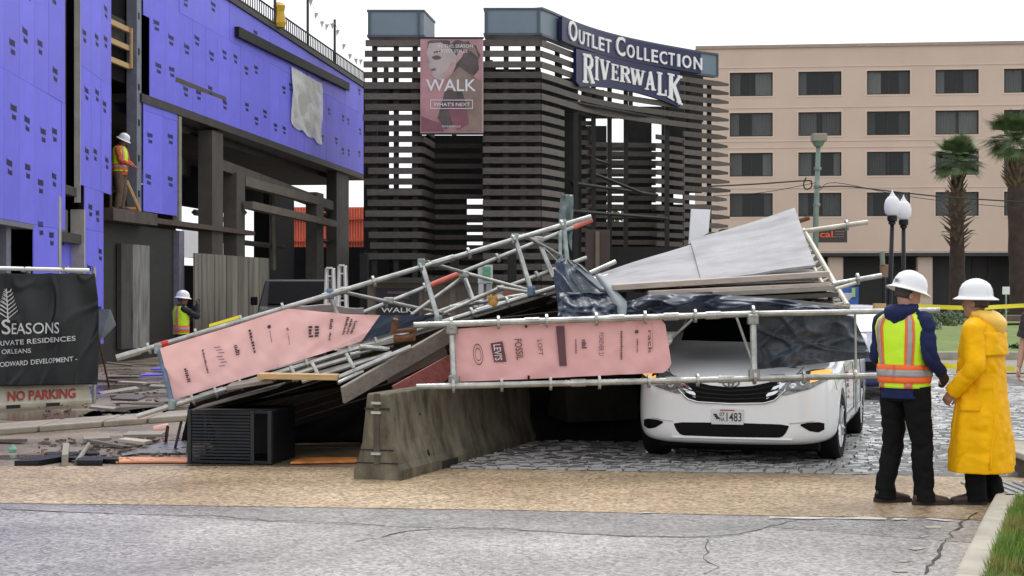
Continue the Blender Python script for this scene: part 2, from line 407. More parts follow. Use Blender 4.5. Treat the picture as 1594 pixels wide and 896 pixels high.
for i in range(26000):
    y = rr.uniform(8.6, 12.5); x0 = 2.02+(y-8.0)*.352+.17
    x = x0+rr.random()**1.4*2.2
    if x > y*.318+.1: continue
    if noise.noise(Vector((x*2.2, y*1.6, 0))) < -.25 and rr.random() < .7: continue
    h = rr.uniform(.035, .10); an = rr.uniform(0, 6.28); w = .004; lx, ly = rr.uniform(-.04, .04), rr.uniform(-.04, .04)
    (gd if noise.noise(Vector((x*1.7+9, y*1.7, 0))) > .12 and rr.random() < .6 else gb).add(
        [(x-math.cos(an)*w, y-math.sin(an)*w, .128), (x+math.cos(an)*w, y+math.sin(an)*w, .128), (x+lx, y+ly, .13+h)], [(0, 1, 2)])
tag(stuff(gb.build('grass', grass_m, recalc=False)), 'bright green grass blades on the corner median', 'grass')
tag(stuff(gd.build('dry_grass', grass_d, recalc=False)), 'dry straw coloured grass among the green on the corner', 'grass')
gt = here('drain_grate', 'grey ribbed metal plate on the ground behind the raincoat man', 'grate', (4.35, 14.2, 0))
for k in range(12): MB().box2((3.92+k*.09, 13.2, .012), (3.97+k*.09, 14.6, .03)).build('bar', mat('grate_metal', (.30, .33, .36), .35, .7, .2, 8), gt)
settle(gt)
# low planter wall seen past the raincoat
pl = here('planter_ledge', 'low concrete ledge with a pale cap behind the yellow raincoat', 'ledge', (5.2, 15.2, 0))
MB().box2((4.62, 15.0, 0), (6.4, 16.2, .17)).build('ledge_wall', mat('brown_ledge', (.10, .075, .055), .8, 0, .3, 4), pl)
MB().box2((4.58, 14.97, .172), (6.44, 16.23, .235)).build('cap', conc_pale, pl, bevel=.015)
settle(pl)

# planted mound and lawn in the distance on the right
lw = MB()
def mound(u, v):
    x = 8.5+u*30; y = 40+v*22; return (x, y, .16+.75*math.sin(min(1, v*1.15)*math.pi/2)*(.55+.45*u)+.06*noise.noise(Vector((x*.4, y*.4, 0))))
lw.grid(mound, 40, 24)
struct(lw.build('lawn', lawn, smooth=True))
MB().box2((8.2, 39.5, 0), (38, 39.9, .2)).build('lawn_kerb', conc_pale)
bpy.data.objects['lawn_kerb']['kind'] = 'structure'
struct(sheet('pale_walk', [(5.5, 33.5), (40, 33.5), (40, 39.5), (8.0, 39.5)], .02, mat('wet_walk', (.30, .28, .26), .3, 0, .2, 1)))
def shrub(mb, c, r, n, rr, leafs=.09):
    for i in range(n):
        d = Vector((rr.gauss(0, 1), rr.gauss(0, 1), abs(rr.gauss(0, 1)))).normalized()*(.45+.55*rr.random()**.5)
        p = Vector(c)+Vector((d.x*r[0], d.y*r[1], d.z*r[2]))
        a = Vector((rr.gauss(0, 1), rr.gauss(0, 1), rr.gauss(0, 1))).normalized()*leafs*rr.uniform(.6, 1.3); b = a.cross(Vector((rr.gauss(0, 1), rr.gauss(0, 1), rr.gauss(0, 1)))).normalized()*leafs*.5
        mb.add([p-a, p+b, p+a, p-b], [(0, 1, 2, 3)])
rr = random.Random(5)
bush_m = [leaf, mat('silver_leaf', (.13, .17, .12), .6, 0, .4, 2, col2=(.25, .29, .2)), mat('deep_leaf', (.03, .06, .025), .6, 0, .5, 2)]
shr = [(1442, 506, 50, .5, .42, 1), (1462, 500, 52, .55, .45, 0), (1485, 496, 53, .55, .5, 1), (1508, 488, 56, .6, .5, 2), (1426, 488, 54, .6, .5, 2), (1555, 484, 60, .8, .3, 0), (1590, 485, 60, .8, .3, 2), (1440, 549, 41, .42, .13, 0), (1470, 550, 41, .42, .13, 0), (1492, 551, 41, .4, .13, 0), (1592, 544, 41.5, .4, .25, 0), (1372, 520, 38, .9, .9, 2), (1352, 522, 39, .9, .9, 2)]
lab = ['silvery green shrub nearest the vest worker on the mound', 'mid green shrub second from the vest worker on the mound', 'silvery shrub left of the raincoat man on the mound', 'dark shrub directly left of the raincoat man behind others', 'dark green shrub behind the vest worker\'s shoulder', 'low green shrub on ledge right of the raincoat man\'s hat', 'low dark shrub on ledge at the right edge', 'low ground plant at lawn edge nearest the vest worker', 'low ground plant in the middle of the lawn edge', 'low ground plant at lawn edge nearest the raincoat man', 'low leafy plant at lawn edge right of the raincoat', 'dark shrub behind the tarp covered van, right one', 'dark shrub behind the tarp covered van, left one']
for (px, py, d, w, h, k), lb in zip(shr, lab):
    mb = MB(); c = P(px, py, d); base = c.z-h*.35
    shrub(mb, (c.x, c.y, base), (w, w, h), 420, rr, .065)
    t = thing('shrub', lb, 'shrub', (c.x, c.y, base), 0, 'shrubs on the mound')
    mb.xf(Matrix.Translation((-c.x, -c.y, -base))).build('foliage', bush_m[k], t, recalc=False)
    st = MB()
    for q in range(5): st.tube((0, 0, -.35), (rr.uniform(-.5, .5)*w, rr.uniform(-.3, .3), h*.6), .02, 5, .008)
    st.build('stems', bark, t)
tag(MB().box2(P(1540, 500, 52), P(1700, 490, 53)).build('retaining_wall', mat('brown_stone', (.16, .11, .085), .8, 0, .3, 2)), 'low brown retaining wall behind the lawn at right', 'wall')
# ---------------------------------------------------------------- building under construction (purple sheathing), two wings
def frame2(org, dirv):
    """matrix of a wall plane: u along, v outwards, z up"""
    t = Vector((dirv[0], dirv[1], 0)).normalized(); n = Vector((t.y, -t.x, 0))
    M = Matrix(((t.x, n.x, 0, org[0]), (t.y, n.y, 0, org[1]), (0, 0, 1, 0), (0, 0, 0, 1))); return M
def U1(px, py=448):
    z = -6.2/((px-797)/F+.076); return (z-26.0)/math.cos(math.atan(.076)), HC-(py-448)/F*z
def U2(px, py=448):
    z = -12.8/((px-797)/F-.097); return (z-38.0)/math.cos(math.atan(.097)), HC-(py-448)/F*z
W1 = frame2((-6.2-.076*26, 26.0), (-.076, 1)); W2 = frame2((-12.8+.097*38, 38.0), (.097, 1))
bld = thing('unfinished_building', 'unfinished building clad in purple sheathing boards with open ground floor', 'building', W1.translation)
binv = Matrix.Translation(-Vector(W1.translation))
def wbox(W, u0, u1, v0, v1, w0, w1): return MB().box2((u0, w0, v0), (u1, w1, v1), binv @ W)
# print on the boards: two short lines of stencilled type, as marks
def print_mesh(seed):
    q = random.Random(seed); mb = MB()
    for (r, n, hh) in ((.075, 10, .075), (-.065, 7, .06)):
        x = -.27+(.1 if r < 0 else 0)
        for k in range(n):
            w = q.uniform(.02, .045); h = hh*1.35*(1.25 if k == 0 else 1)
            mb.add([(x, 0, r), (x+w, 0, r), (x+w, 0, r+h), (x, 0, r+h)], [(0, 1, 2, 3)]); x += w+.013
    return mb.mesh('print', purple_print)
prints = [print_mesh(k) for k in range(4)]
rb = random.Random(21)
bmesh_cache = {}
def boards(W, u0, u1, v0, v1, w=0, bw=1.22, bh=2.44, marks=True, holes=()):
    v = v0; j = 0
    while v < v1-.05:
        vt = min(v+bh, v1); u = u0
        while u < u1-.03:
            ut = min(u+bw, u1); key = (round(ut-u, 3), round(vt-v, 3))
            if key not in bmesh_cache:
                bmesh_cache[key] = MB().box2((.003, 0, .003), (key[0]-.003, .016, key[1]-.003)).mesh('sheathing_board', purple)
            b = link('sheathing_board', bmesh_cache[key], bld)
            b.matrix_local = binv @ W @ Matrix.Translation((u, w+rb.uniform(0, .006), v)) @ Matrix.Rotation(rb.uniform(-.003, .003), 4, 'Z')
            if marks:
                for mz in ((.6, 1.75) if vt-v > 1.6 else ((vt-v)*.5,)):
                    if ut-u > .5 and vt-v > .4 and rb.random() < .85:
                        m = link('print', rb.choice(prints), b); m.location = (min((ut-u)/2, .61)+rb.uniform(-.2, .2), .019, mz+rb.uniform(-.25, .25)); m.rotation_euler = (0, rb.uniform(-.04, .04), 0)
            u = ut
        v = vt; j += 1
# wing nearest the street (wall runs away from the camera)
ua, ub = U1(-170)[0], U1(100)[0]; uc, ud = U1(124)[0], U1(172)[0]
uw = U1(50)[0]; vw = U1(50, 349)[1]
boards(W1, ua, ub, vw, vw+7.6); boards(W1, uw, U1(89)[0], .9, vw); boards(W1, ua, U1(-45)[0], .3, vw)
boards(W1, uc, ud, U1(150, 296)[1], U1(150, 296)[1]+7.32); boards(W1, U1(130)[0], U1(160)[0], .5, U1(150, 296)[1], bw=1.3)
boards(W1, U1(91)[0], U1(130)[0], .9, U1(110, 376)[1], w=-.25)
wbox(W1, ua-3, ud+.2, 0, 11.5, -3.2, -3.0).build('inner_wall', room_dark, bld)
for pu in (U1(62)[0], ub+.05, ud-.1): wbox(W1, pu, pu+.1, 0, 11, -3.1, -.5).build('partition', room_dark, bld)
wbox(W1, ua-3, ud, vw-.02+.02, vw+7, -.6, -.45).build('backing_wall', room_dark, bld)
wbox(W1, U1(112)[0], U1(119)[0], U1(110, 300)[1], 11, -.40, -.2).build('steel_column', mat('black_brown_steel', (.028, .024, .02), .7, 0, .4, 3, spec=.2), bld)
wbox(W1, U1(102)[0], U1(123)[0], U1(110, 302)[1], U1(110, 288)[1], -.4, -.05).build('lintel', steel_dark, bld)
# window opening at the left and the opening with a pale reveal
wbox(W1, U1(24)[0], U1(31)[0], .6, vw, -.35, -.15).build('window_post', stud_grey, bld)
wbox(W1, U1(32)[0], uw-.01, .6, vw-.05, -.5, -.4).build('grey_infill', conc_dark, bld)
wbox(W1, ua, uw, vw-.09, vw-.005, -.3, .03).build('window_head', stud_grey, bld)
pale_edge = mat('pale_reveal', (.38, .36, .33), .7, 0, .2, 3)
wbox(W1, U1(91)[0]-.05, U1(94)[0], .9, U1(92, 305)[1], -.25, .02).build('reveal', pale_edge, bld)
wbox(W1, U1(129)[0], U1(131)[0], .9, U1(130, 326)[1], -.25, .025).build('reveal', pale_edge, bld)
wbox(W1, U1(123.3)[0], U1(124)[0]-.005, U1(124, 315)[1], 11, -.1, .02).build('reveal', pale_edge, bld)
wbox(W1, U1(118)[0], U1(129)[0]-.005, U1(124, 366)[1], U1(124, 326)[1], -.5, -.3).build('grey_infill', mat('grey_infill', (.16, .155, .15), .8, 0, .2, 2), bld)
wbox(W1, U1(96)[0], U1(130)[0], U1(110, 377)[1], U1(110, 362)[1], -.4, -.03).build('sill_beam', steel_dark, bld)
# second wing: floor slabs, band of boards, open bay with worker
x222, x275 = U2(222)[0], U2(275)[0]; vb = 6.40; vs_l = 3.45; uend = U2(569)[0]
u232 = U2(232)[0]
boards(W2, u232, uend, vb, vb+2.44); boards(W2, u232, uend, vb+2.44, 9.95, bw=2.44)
boards(W2, x222, u232, vb+1.9, 10.6, bw=.9, marks=False)
boards(W2, x222, x275, vs_l+.12, vb-.05, bw=1.5)
wbox(W2, -.3, uend, 9.955, 10.12, -.5, .08).build('roof_edge', steel_dark, bld)
wbox(W2, x222-.2, uend, vb-.22, vb-.012, -1.5, .05).build('edge_beam', steel_dark, bld)
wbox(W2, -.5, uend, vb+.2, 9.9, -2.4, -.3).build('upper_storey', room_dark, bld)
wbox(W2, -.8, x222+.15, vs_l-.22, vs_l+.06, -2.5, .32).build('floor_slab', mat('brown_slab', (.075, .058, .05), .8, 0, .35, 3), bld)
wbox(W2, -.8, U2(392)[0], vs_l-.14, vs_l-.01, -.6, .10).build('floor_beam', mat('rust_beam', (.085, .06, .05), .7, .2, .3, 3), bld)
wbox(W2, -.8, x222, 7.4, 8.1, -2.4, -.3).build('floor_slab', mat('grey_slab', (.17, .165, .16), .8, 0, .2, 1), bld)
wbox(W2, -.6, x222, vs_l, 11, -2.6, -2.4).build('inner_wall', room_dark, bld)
wbox(W2, U2(213)[0], U2(220)[0], vs_l, 11, -.25, .0).build('stud_post', stud_grey, bld)
for k in range(9): wbox(W2, U2(215)[0], U2(217.5)[0], 3.9+k*.85, 4.05+k*.85, 0, .012).build('bolt_plate', black_metal, bld)
for py in (37, 66, 95):
    wbox(W2, U2(172)[0], U2(210)[0], U2(190, py)[1]-.06, U2(190, py)[1]+.06, -.2, -.12).build('guard_rail', wood_new, bld)
for px in (173, 209): wbox(W2, U2(px)[0], U2(px+1.5)[0], U2(190, 98)[1], U2(190, 34)[1], -.11, -.06).build('guard_post', wood_new, bld)
wbox(W2, U2(276)[0], U2(280)[0], vs_l, vb-.25, -.12, .05).build('corner_angle', mat('pale_angle', (.26, .25, .20), .6, .2, .2, 4), bld)
# slots and window in the band; recess shade is painted into the slot boxes
def slot(px0, py0, px1, py1, th, name, m, w0=-.25, w1=.022):
    a, b = U2(px0, py0), U2(px1, py1); a2, b2 = U2(px0, py0+th), U2(px1, py1+th*.72)
    q = [(a[0], w0, a[1]), (b[0], w0, b[1]), (b2[0], w0, b2[1]), (a2[0], w0, a2[1])]
    MB().ext([binv @ W2 @ Vector(p) for p in q], (binv @ W2).to_3x3() @ Vector((0, w1-w0, 0))).build(name, m, bld)
slot(364, 41, 538, 129, 16, 'canopy_channel', mat('shaded_channel', (.016, .017, .016), .6, 0, .2, 4, spec=.2), 0, .16)
slot(272, 119, 351, 151, 8, 'painted_slot', mat('slot_brown', (.075, .06, .045), .7, 0, .3, 4))
win = wbox(W2, U2(455)[0], U2(495)[0], U2(475, 196)[1], U2(475, 120)[1], -.02, .03).build('window', mat('wrapped_window', (.32, .33, .31), .3, 0, .1, 2), bld)
pl_m = mat('plastic_sheet', (.62, .64, .62), .25, 0, .12, 2, .4, 6, bdist=.05, alpha=.75)
def plastic(u, v):
    # grid in wall coordinates; torn lower hem
    a, b = U2(451, 0)[0], U2(499, 0)[0]; uu = a+(b-a)*u; zt = U2(475, 117)[1]; zb = U2(475, 200)[1]-.28*u-.12*abs(math.sin(9*u))
    return (binv @ W2) @ Vector((uu, .06+.05*math.sin(u*7+v*4)*math.sin(v*3)+.03*noise.noise(Vector((u*6, v*6, 1))), zt+(zb-zt)*v))
MB().grid(plastic, 18, 22).build('plastic_sheet', pl_m, win, smooth=True)
# ground floor of the second wing: dark wall, concrete door panel, columns and beams
wbox(W2, -1.2, U2(281)[0], 0, vs_l-.23, -.35, -.1).build('dark_siding', mat('dark_siding', (.022, .021, .019), .7, 0, .3, 1, .3, 10, stretch=(.6, 1, 5)), bld)
wbox(W2, U2(203)[0], U2(229)[0], .3, U2(215, 381)[1], -.08, .06).build('concrete_panel', mat('streaked_concrete', (.17, .165, .15), .75, 0, .45, 3, stretch=(2, 2, .4), col2=(.3, .29, .27)), bld)
wbox(W2, U2(187)[0], U2(202)[0], .3, U2(215, 381)[1], -.08, .03).build('concrete_panel', conc_dark, bld)
wbox(W2, U2(276)[0], U2(284)[0], 0, vs_l-.25, -.2, .05).build('steel_column', stud_grey, bld)
def wbeam(px0, py0, px1, py1, th, m, name, w0=-.3, w1=0):
    a, b = U2(px0, py0), U2(px1, py1); a2, b2 = U2(px0, py0+th), U2(px1, py1+th*.8)
    q = [(a[0], w0, a[1]), (b[0], w0, b[1]), (b2[0], w0, b2[1]), (a2[0], w0, a2[1])]
    return MB().ext([binv @ W2 @ Vector(p) for p in q], (binv @ W2).to_3x3() @ Vector((0, w1-w0, 0))).build(name, m, bld)
colm = mat('grey_brown_column', (.075, .066, .055), .75, 0, .3, 1.2, .2, 20); beamm = mat('beam_tan', (.13, .11, .088), .75, 0, .3, 1.5)
for x0, x1, yt in ((333, 350, 205), (371, 384, 270), (495, 506, 300), (526, 545, 255)):
    wbox(W2, U2(x0)[0], U2(x1)[0], 0, U2((x0+x1)/2, yt)[1], -.45, -.05).build('column', colm, bld)
wbeam(350, 246, 548, 322, 17, colm, 'beam', -.6, -.15); wbeam(384, 274, 497, 306, 15, beamm, 'beam', -.3, -.02); wbeam(378, 313, 514, 344, 12, beamm, 'beam', .02, .3)
wbeam(281, 228, 345, 250, 30, conc_dark, 'beam', -1.4, -.9)
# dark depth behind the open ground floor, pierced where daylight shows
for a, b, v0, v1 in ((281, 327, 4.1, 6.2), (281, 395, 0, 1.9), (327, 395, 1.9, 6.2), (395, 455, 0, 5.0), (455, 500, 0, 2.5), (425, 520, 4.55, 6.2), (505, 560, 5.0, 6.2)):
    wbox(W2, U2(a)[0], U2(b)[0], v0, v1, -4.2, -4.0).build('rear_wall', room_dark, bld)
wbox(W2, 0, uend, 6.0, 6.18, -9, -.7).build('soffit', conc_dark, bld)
for k, (a, ya, b, yb, w0) in enumerate(((352, 290, 372, 330, -.6), (384, 330, 430, 400, -1.2), (430, 345, 470, 330, -2.0), (405, 300, 405, 400, -1.6), (440, 300, 440, 410, -2.2), (468, 300, 470, 420, -1.0), (400, 372, 500, 384, -1.4), (290, 300, 330, 290, -2.5), (350, 330, 372, 333, -.9), (506, 372, 526, 376, -.4), (506, 330, 526, 336, -.4))):
    A_b = W2 @ Vector((U2(a)[0], w0, U2(a, ya)[1])); B_b = W2 @ Vector((U2(b)[0], w0, U2(b, yb)[1]))
    MB().tube(binv @ A_b, binv @ B_b, .09, 4).build('brace', (colm, steel_dark, beamm)[k % 3], bld)
# railing, posts and pennant line along the roof
rl = here('roof_railing', 'dark picket railing along the roof of the purple building', 'railing', W2 @ Vector((8, .1, 10.1)))
def wl(u, w, v): return W2 @ Vector((u, w, v))
ul0, ul1 = U2(330)[0], uend
for vv in (10.2, 10.62): MB().tube(wl(ul0, 0, vv), wl(ul1, 0, vv), .03, 6).build('rail', steel_dark, rl)
mbp = MB()
u = ul0
while u < ul1: mbp.tube(wl(u, 0, 10.15), wl(u, 0, 10.62), .018, 4); u += .28
stuff(mbp.build('pickets', steel_dark, rl))
for px, h in ((428, 2.6), (479, 2.0), (521, 1.7)): MB().tube(wl(U2(px)[0], 0, 10.15), wl(U2(px)[0], 0, 10.15+h), .05, 6).build('post', steel_dark, rl)
settle(rl)
pn = here('pennant_line', 'string of small pale flags strung above the roof railing', 'pennants', W2 @ Vector((12, .1, 11.5)))
flag_m = mat('pennant_cloth', (.55, .56, .58), .6, var=.3)
for a, b, ha, hb in ((428, 479, 2.5, 1.9), (479, 521, 1.9, 1.6), (521, 566, 1.6, 1.0), (395, 428, 2.0, 2.5)):
    A, B = wl(U2(a)[0], 0, 10.15+ha), wl(U2(b)[0], 0, 10.15+hb); pts = [A.lerp(B, k/10)-Vector((0, 0, .5*math.sin(math.pi*k/10))) for k in range(11)]
    MB().path(pts, .008, 4).build('cord', galv_dark, pn)
    for k in range(1, 10, 2):
        p = pts[k]; MB().add([p+Vector((-.07, 0, 0)), p+Vector((.09, 0, .02)), p+Vector((random.uniform(-.06, .08), .03, -.24))], [(0, 1, 2)]).build('flag', flag_m, pn)
settle(pn)
tag(MB().lathe([(.18, 0), (.22, .15), (.16, .5), (.2, .7), (.1, .8)], tuple(W2 @ Vector((U2(430)[0], .1, 10.1))), 10).build('yellow_bucket', mat('yellow_plastic', (.6, .36, .02), .5)), 'yellow bundle hung on the roof railing', 'bucket')
# hoarding of vertical boards in front of the open bay
hd = here('hoarding', 'tall grey plywood hoarding beside the worker taking a picture', 'hoarding', W2 @ Vector((U2(340)[0], .4, 0)))
u = U2(283)[0]; u1 = U2(401)[0]; k = 0
hmat = mat('hoarding_board', (.135, .125, .10), .75, 0, .4, 1.3, .25, 20, stretch=(3, 3, .35), rnd=.28, col2=(.24, .225, .185))
while u < u1:
    w_ = min(.61, u1-u); MB().box2((u+.006, .3+.02*(k % 2), 0), (u+w_-.006, .35+.02*(k % 2), 2.63), W2).build('board', hmat, hd); u += w_; k += 1
settle(hd)
# orange shed and other mass beyond the open bay
os_ = here('orange_shed', 'orange red corrugated shed seen through the open ground floor', 'shed', P(520, 480, 82))
mbw = MB(); xs0 = P(450, 0, 82).x; xs1 = P(640, 0, 82).x; n = 90; prof = []
zt, zb = P(0, 322, 82).z, 0
prof = [(xs0+(xs1-xs0)*i/n, 82+(.07 if i % 2 else -.07)) for i in range(n+1)]
mbw.grid(lambda u, v: (prof[round(u*n)][0], prof[round(u*n)][1], zb+(zt-zb)*v), n, 1).build('cladding', orange_shed, os_)
MB().box2((xs0, 82.15, 0), (xs1, 90, zt-.15)).build('body', mat('shed_dark', (.2, .05, .03), .7), os_)
for zz in (P(0, 374, 82).z, P(0, 340, 82).z): MB().box2((xs0, 81.75, zz-.05), (xs1, 81.9, zz+.05)).build('rail', mat('shed_rail', (.55, .10, .06), .6), os_)
settle(os_)
tag(MB().box2(P(450, 520, 79), P(600, 385, 80)).build('dark_filler', room_dark), 'near-black panel added to darken the view below the orange shed', 'hoarding')  # dark panel added so the bay below the shed stays black
tag(MB().box2(P(395, 470, 70), P(458, 300, 78)).build('dark_shed', room_dark), 'black mass of a shed behind the columns of the open floor', 'shed')
tag(MB().box2(P(283, 400, 90), P(350, 352, 95)).build('white_sheeting', mat('white_sheeting', (.75, .76, .78), .6, 0, .1, .4)), 'white sheeting beyond the open bay, left of the columns', 'sheeting')
# ---------------------------------------------------------------- slatted gateway tower with the big sign
TD = 58.0; PIT = .37; SH = .215
def tx(px, d=TD): return (px-797)/F*d
def tz(py, d=TD): return HC-(py-448)/F*d
tw = here('slatted_gateway', 'tall gateway tower of dark horizontal wooden slats with blue grey caps', 'tower', (0, 60, 0))
ztop = tz(62)        # top of the highest slat
rows = [ztop-SH-PIT*k for k in range(30) if ztop-SH-PIT*k > .4]
rt = random.Random(8)
# curved wall path of the sign side
curve = [(1.0, 58.0), (1.43, 59.0), (2.3, 61.2), (3.25, 63.1), (4.3, 64.75), (5.42, 66.2), (6.5, 67.45), (7.66, 68.7), (8.55, 69.5)]
def cpt(t):
    t *= len(curve)-1; i = min(int(t), len(curve)-2); f = t-i
    p = [curve[max(i-1, 0)], curve[i], curve[i+1], curve[min(i+2, len(curve)-1)]]
    def cr(a, b, c, d): return .5*(2*b+(c-a)*f+(2*a-5*b+4*c-d)*f*f+(3*b-a-3*c+d)*f**3)
    return Vector((cr(*[q[0] for q in p]), cr(*[q[1] for q in p]), 0))
def slatpath(pts, z, name='slat', taper=False, h=SH):
    rs = []
    for i, p in enumerate(pts):
        t = (pts[min(i+1, len(pts)-1)]-pts[max(i-1, 0)]).normalized(); n = Vector((t.y, -t.x, 0))*.04
        hh = h*(.45 if taper and i == len(pts)-1 else 1); off = (h-hh)/2
        rs.append([p+n+Vector((0, 0, z+off)), p-n+Vector((0, 0, z+off)), p-n+Vector((0, 0, z+off+hh)), p+n+Vector((0, 0, z+off+hh))])
    return MB().rings(rs).build(name, slat_wood, tw)
V2 = lambda x, y: Vector((x, y, 0))
xl0, xl1 = tx(567), tx(657)
xm0, xm1 = tx(752), 1.0
for k, z in enumerate(rows):
    dx = rt.uniform(-.12, .12)
    if k < 21: slatpath([V2(xl0+rt.uniform(-.05, .25 if k > 11 else .05), 58), V2(xl1, 58)], z)
    slatpath([V2(xl1+.02, 58.06), V2(xl1+.28, 60.6)], z)
    slatpath([V2(xm0, 58), V2(xm1, 58)], z) if k < 25 else None
    if k < 6: slatpath([cpt(i/26) for i in range(27)]+[cpt(1)+V2(.5, .45)], z, taper=True)
    else:
        slatpath([cpt(i*.19/5) for i in range(6)], z)
        slatpath([cpt(.80+i*.2/6) for i in range(7)]+[cpt(1)+V2(.5+rt.uniform(-.1, .1), .45)], z, taper=True)
    if k % 1 == 0:
        slatpath([V2(xl0+.3, 63.0), V2(xl1+.5, 63.0)], z+.02, h=.16) if 9 < k else None
        slatpath([V2(xm0+.1, 62.5), V2(3.0, 62.5+1.2)], z+.02, h=.17) if k > 3 else None
        slatpath([V2(xl1+.4, 64.5), V2(xm0+.2, 64.5)], z+.05, h=.15) if k > 8 and k not in (14, 15, 19) else None
        slatpath([V2(3.6, 72), V2(6.2, 72)], z+.1, h=.16) if k > 6 else None
        slatpath([V2(6.0, 69.5), V2(7.4, 71.5)], z+.02, h=.2) if k > 5 else None
    if k > 6: slatpath([V2(3.0, 60.8+2.8), V2(1.55, 64.6)], z+.02, h=.17)
for k, z in enumerate(rows):
    if k > 8: slatpath([V2(xl1+.3, 60.9), V2(xm0+.05, 60.9)], z+.03, h=.17)
    if k > 6: slatpath([V2(2.9, 69.6), V2(6.55, 70.2)], z+.08, h=.20)
    if k > 8: slatpath([V2(xm0+.02, 58.1), V2(xm0+.15, 60.8)], z)
tcol = mat('dark_tower_column', (.022, .021, .021), .6, .2, .3, 2)
for (x, y) in ((xl0+.35, 58.2), (xl0+1.1, 58.2), (xl1-.25, 58.2), (xl1+.1, 60.7), (xl0+.4, 62.8), (xl1, 62.8), (xl1+.9, 64.3), (xm0+.15, 58.25), (xm0+.8, 58.2), (xm0+1.4, 58.2), (xm1-.1, 58.3), (1.62, 59.9), (xm0+.2, 62.4), (1.8, 63.0), (2.35, 61.6), (3.1, 63.6), (3.9, 66.8), (4.6, 67.5), (6.3, 67.9), (7.2, 68.7), (8.2, 69.5), (6.4, 70.5), (2.75, 64.2), (5.1, 71.8)):
    MB().box2((x-.09, y-.09, 0), (x+.09, y+.09, ztop-.1)).build('column', tcol, tw)
for (a, b, z) in (((1.7, 60.3), (6.3, 67.6), tz(332, 63)), ((1.7, 60.3), (6.3, 67.6), tz(168, 63)), ((3.0, 63.8), (3.9, 66.8), tz(250, 65)), ((2.4, 61.6), (6.0, 69), tz(292, 64))):
    MB().tube((*a, z), (*b, z), .07, 4).build('beam', tcol, tw)
MB().tube((1.75, 60.6, tz(262, 60.6)), (2.5, 62.4, tz(300, 62)), .07, 4).build('brace', tcol, tw)
MB().tube((3.1, 63.6, tz(270, 63.6)), (5.2, 66.4, tz(300, 66)), .07, 4).build('brace', tcol, tw)
# dark panels added inside each block to hide the sky, so slats read dark
dark_fill = mat('near_black_fill', (.016, .015, .015), .8, var=.3)
def screen(p0, p1, y0, y1, d, dz=.15): MB().box2(P(p0, y1, d), P(p1, y0, d+dz)).build('sky_blocker', dark_fill, tw)
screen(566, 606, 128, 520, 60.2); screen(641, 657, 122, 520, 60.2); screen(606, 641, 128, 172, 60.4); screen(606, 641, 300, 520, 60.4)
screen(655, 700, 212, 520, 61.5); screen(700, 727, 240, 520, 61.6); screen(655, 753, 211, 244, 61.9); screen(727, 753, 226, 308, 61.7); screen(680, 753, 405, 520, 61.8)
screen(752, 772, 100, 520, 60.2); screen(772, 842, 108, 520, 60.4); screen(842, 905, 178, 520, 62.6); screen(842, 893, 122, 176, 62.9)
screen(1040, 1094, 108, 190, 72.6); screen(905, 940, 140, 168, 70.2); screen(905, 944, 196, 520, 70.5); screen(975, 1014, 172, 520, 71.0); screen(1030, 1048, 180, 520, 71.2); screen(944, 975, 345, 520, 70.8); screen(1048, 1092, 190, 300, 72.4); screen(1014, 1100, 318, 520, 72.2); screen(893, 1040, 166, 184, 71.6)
# steel caps
def cap(x0, x1, y0, y1, zb, zt, pts=None):
    q = pts or [V2(x0, y0), V2(x1, y0), V2(x1+.26, y1), V2(x0+.1, y1)]
    c = MB().ext([p+Vector((0, 0, zb)) for p in q], (0, 0, zt-zb)).build('steel_cap', cap_steel, tw)
    cx = sum((p for p in q), V2(0, 0))/len(q)
    for z in (zb, zt): MB().ext([cx+(p-cx)*1.03+Vector((0, 0, z-.04)) for p in q], (0, 0, .07)).build('flange', cap_edge, c)
    return c
c = cap(tx(573), tx(660), 57.9, 60.4, tz(56), tz(17))
for px in (575, 652): MB().box2((tx(px)-.04, 57.84, tz(56)), (tx(px)+.04, 57.9, tz(17))).build('rib', cap_edge, c)
c = cap(tx(754), 1.0, 57.9, 60.6, tz(53), tz(14))
for px in (757, 838): MB().box2((tx(px)-.04, 57.84, tz(53)), (tx(px)+.04, 57.9, tz(14))).build('rib', cap_edge, c)
# curved fascia: steel at both ends, navy sign board between
zf0, zf1 = tz(53), tz(13)
def fpt(t, z, off=0):
    p = cpt(t); a = cpt(min(1, t+.01)); b = cpt(max(0, t-.01)); tt = (a-b).normalized(); n = Vector((tt.y, -tt.x, 0))
    return p+n*off+Vector((0, 0, z))
def strip(t0, t1, z0, z1, off, th, n=14):
    rs = []
    for i in range(n+1):
        t = t0+(t1-t0)*i/n
        f0 = z0(t) if callable(z0) else z0; f1 = z1(t) if callable(z1) else z1
        rs.append([fpt(t, f0, off), fpt(t, f0, off-th), fpt(t, f1, off-th), fpt(t, f1, off)])
    return MB().rings(rs)
fa = strip(0.004, 1, zf0, zf1, 0, .25, 40).build('curved_fascia', cap_steel, tw)
strip(.002, 1.0, zf1-.03, zf1+.05, .06, .34, 40).build('flange', cap_edge, fa); strip(.002, 1.0, zf0-.05, zf0+.03, .05, .32, 40).build('flange', cap_edge, fa)
MB().box2((cpt(1).x-.03, cpt(1).y-.05, zf0), (cpt(1).x+.04, cpt(1).y+.2, zf1)).build('rib', cap_edge, fa)
settle(tw)
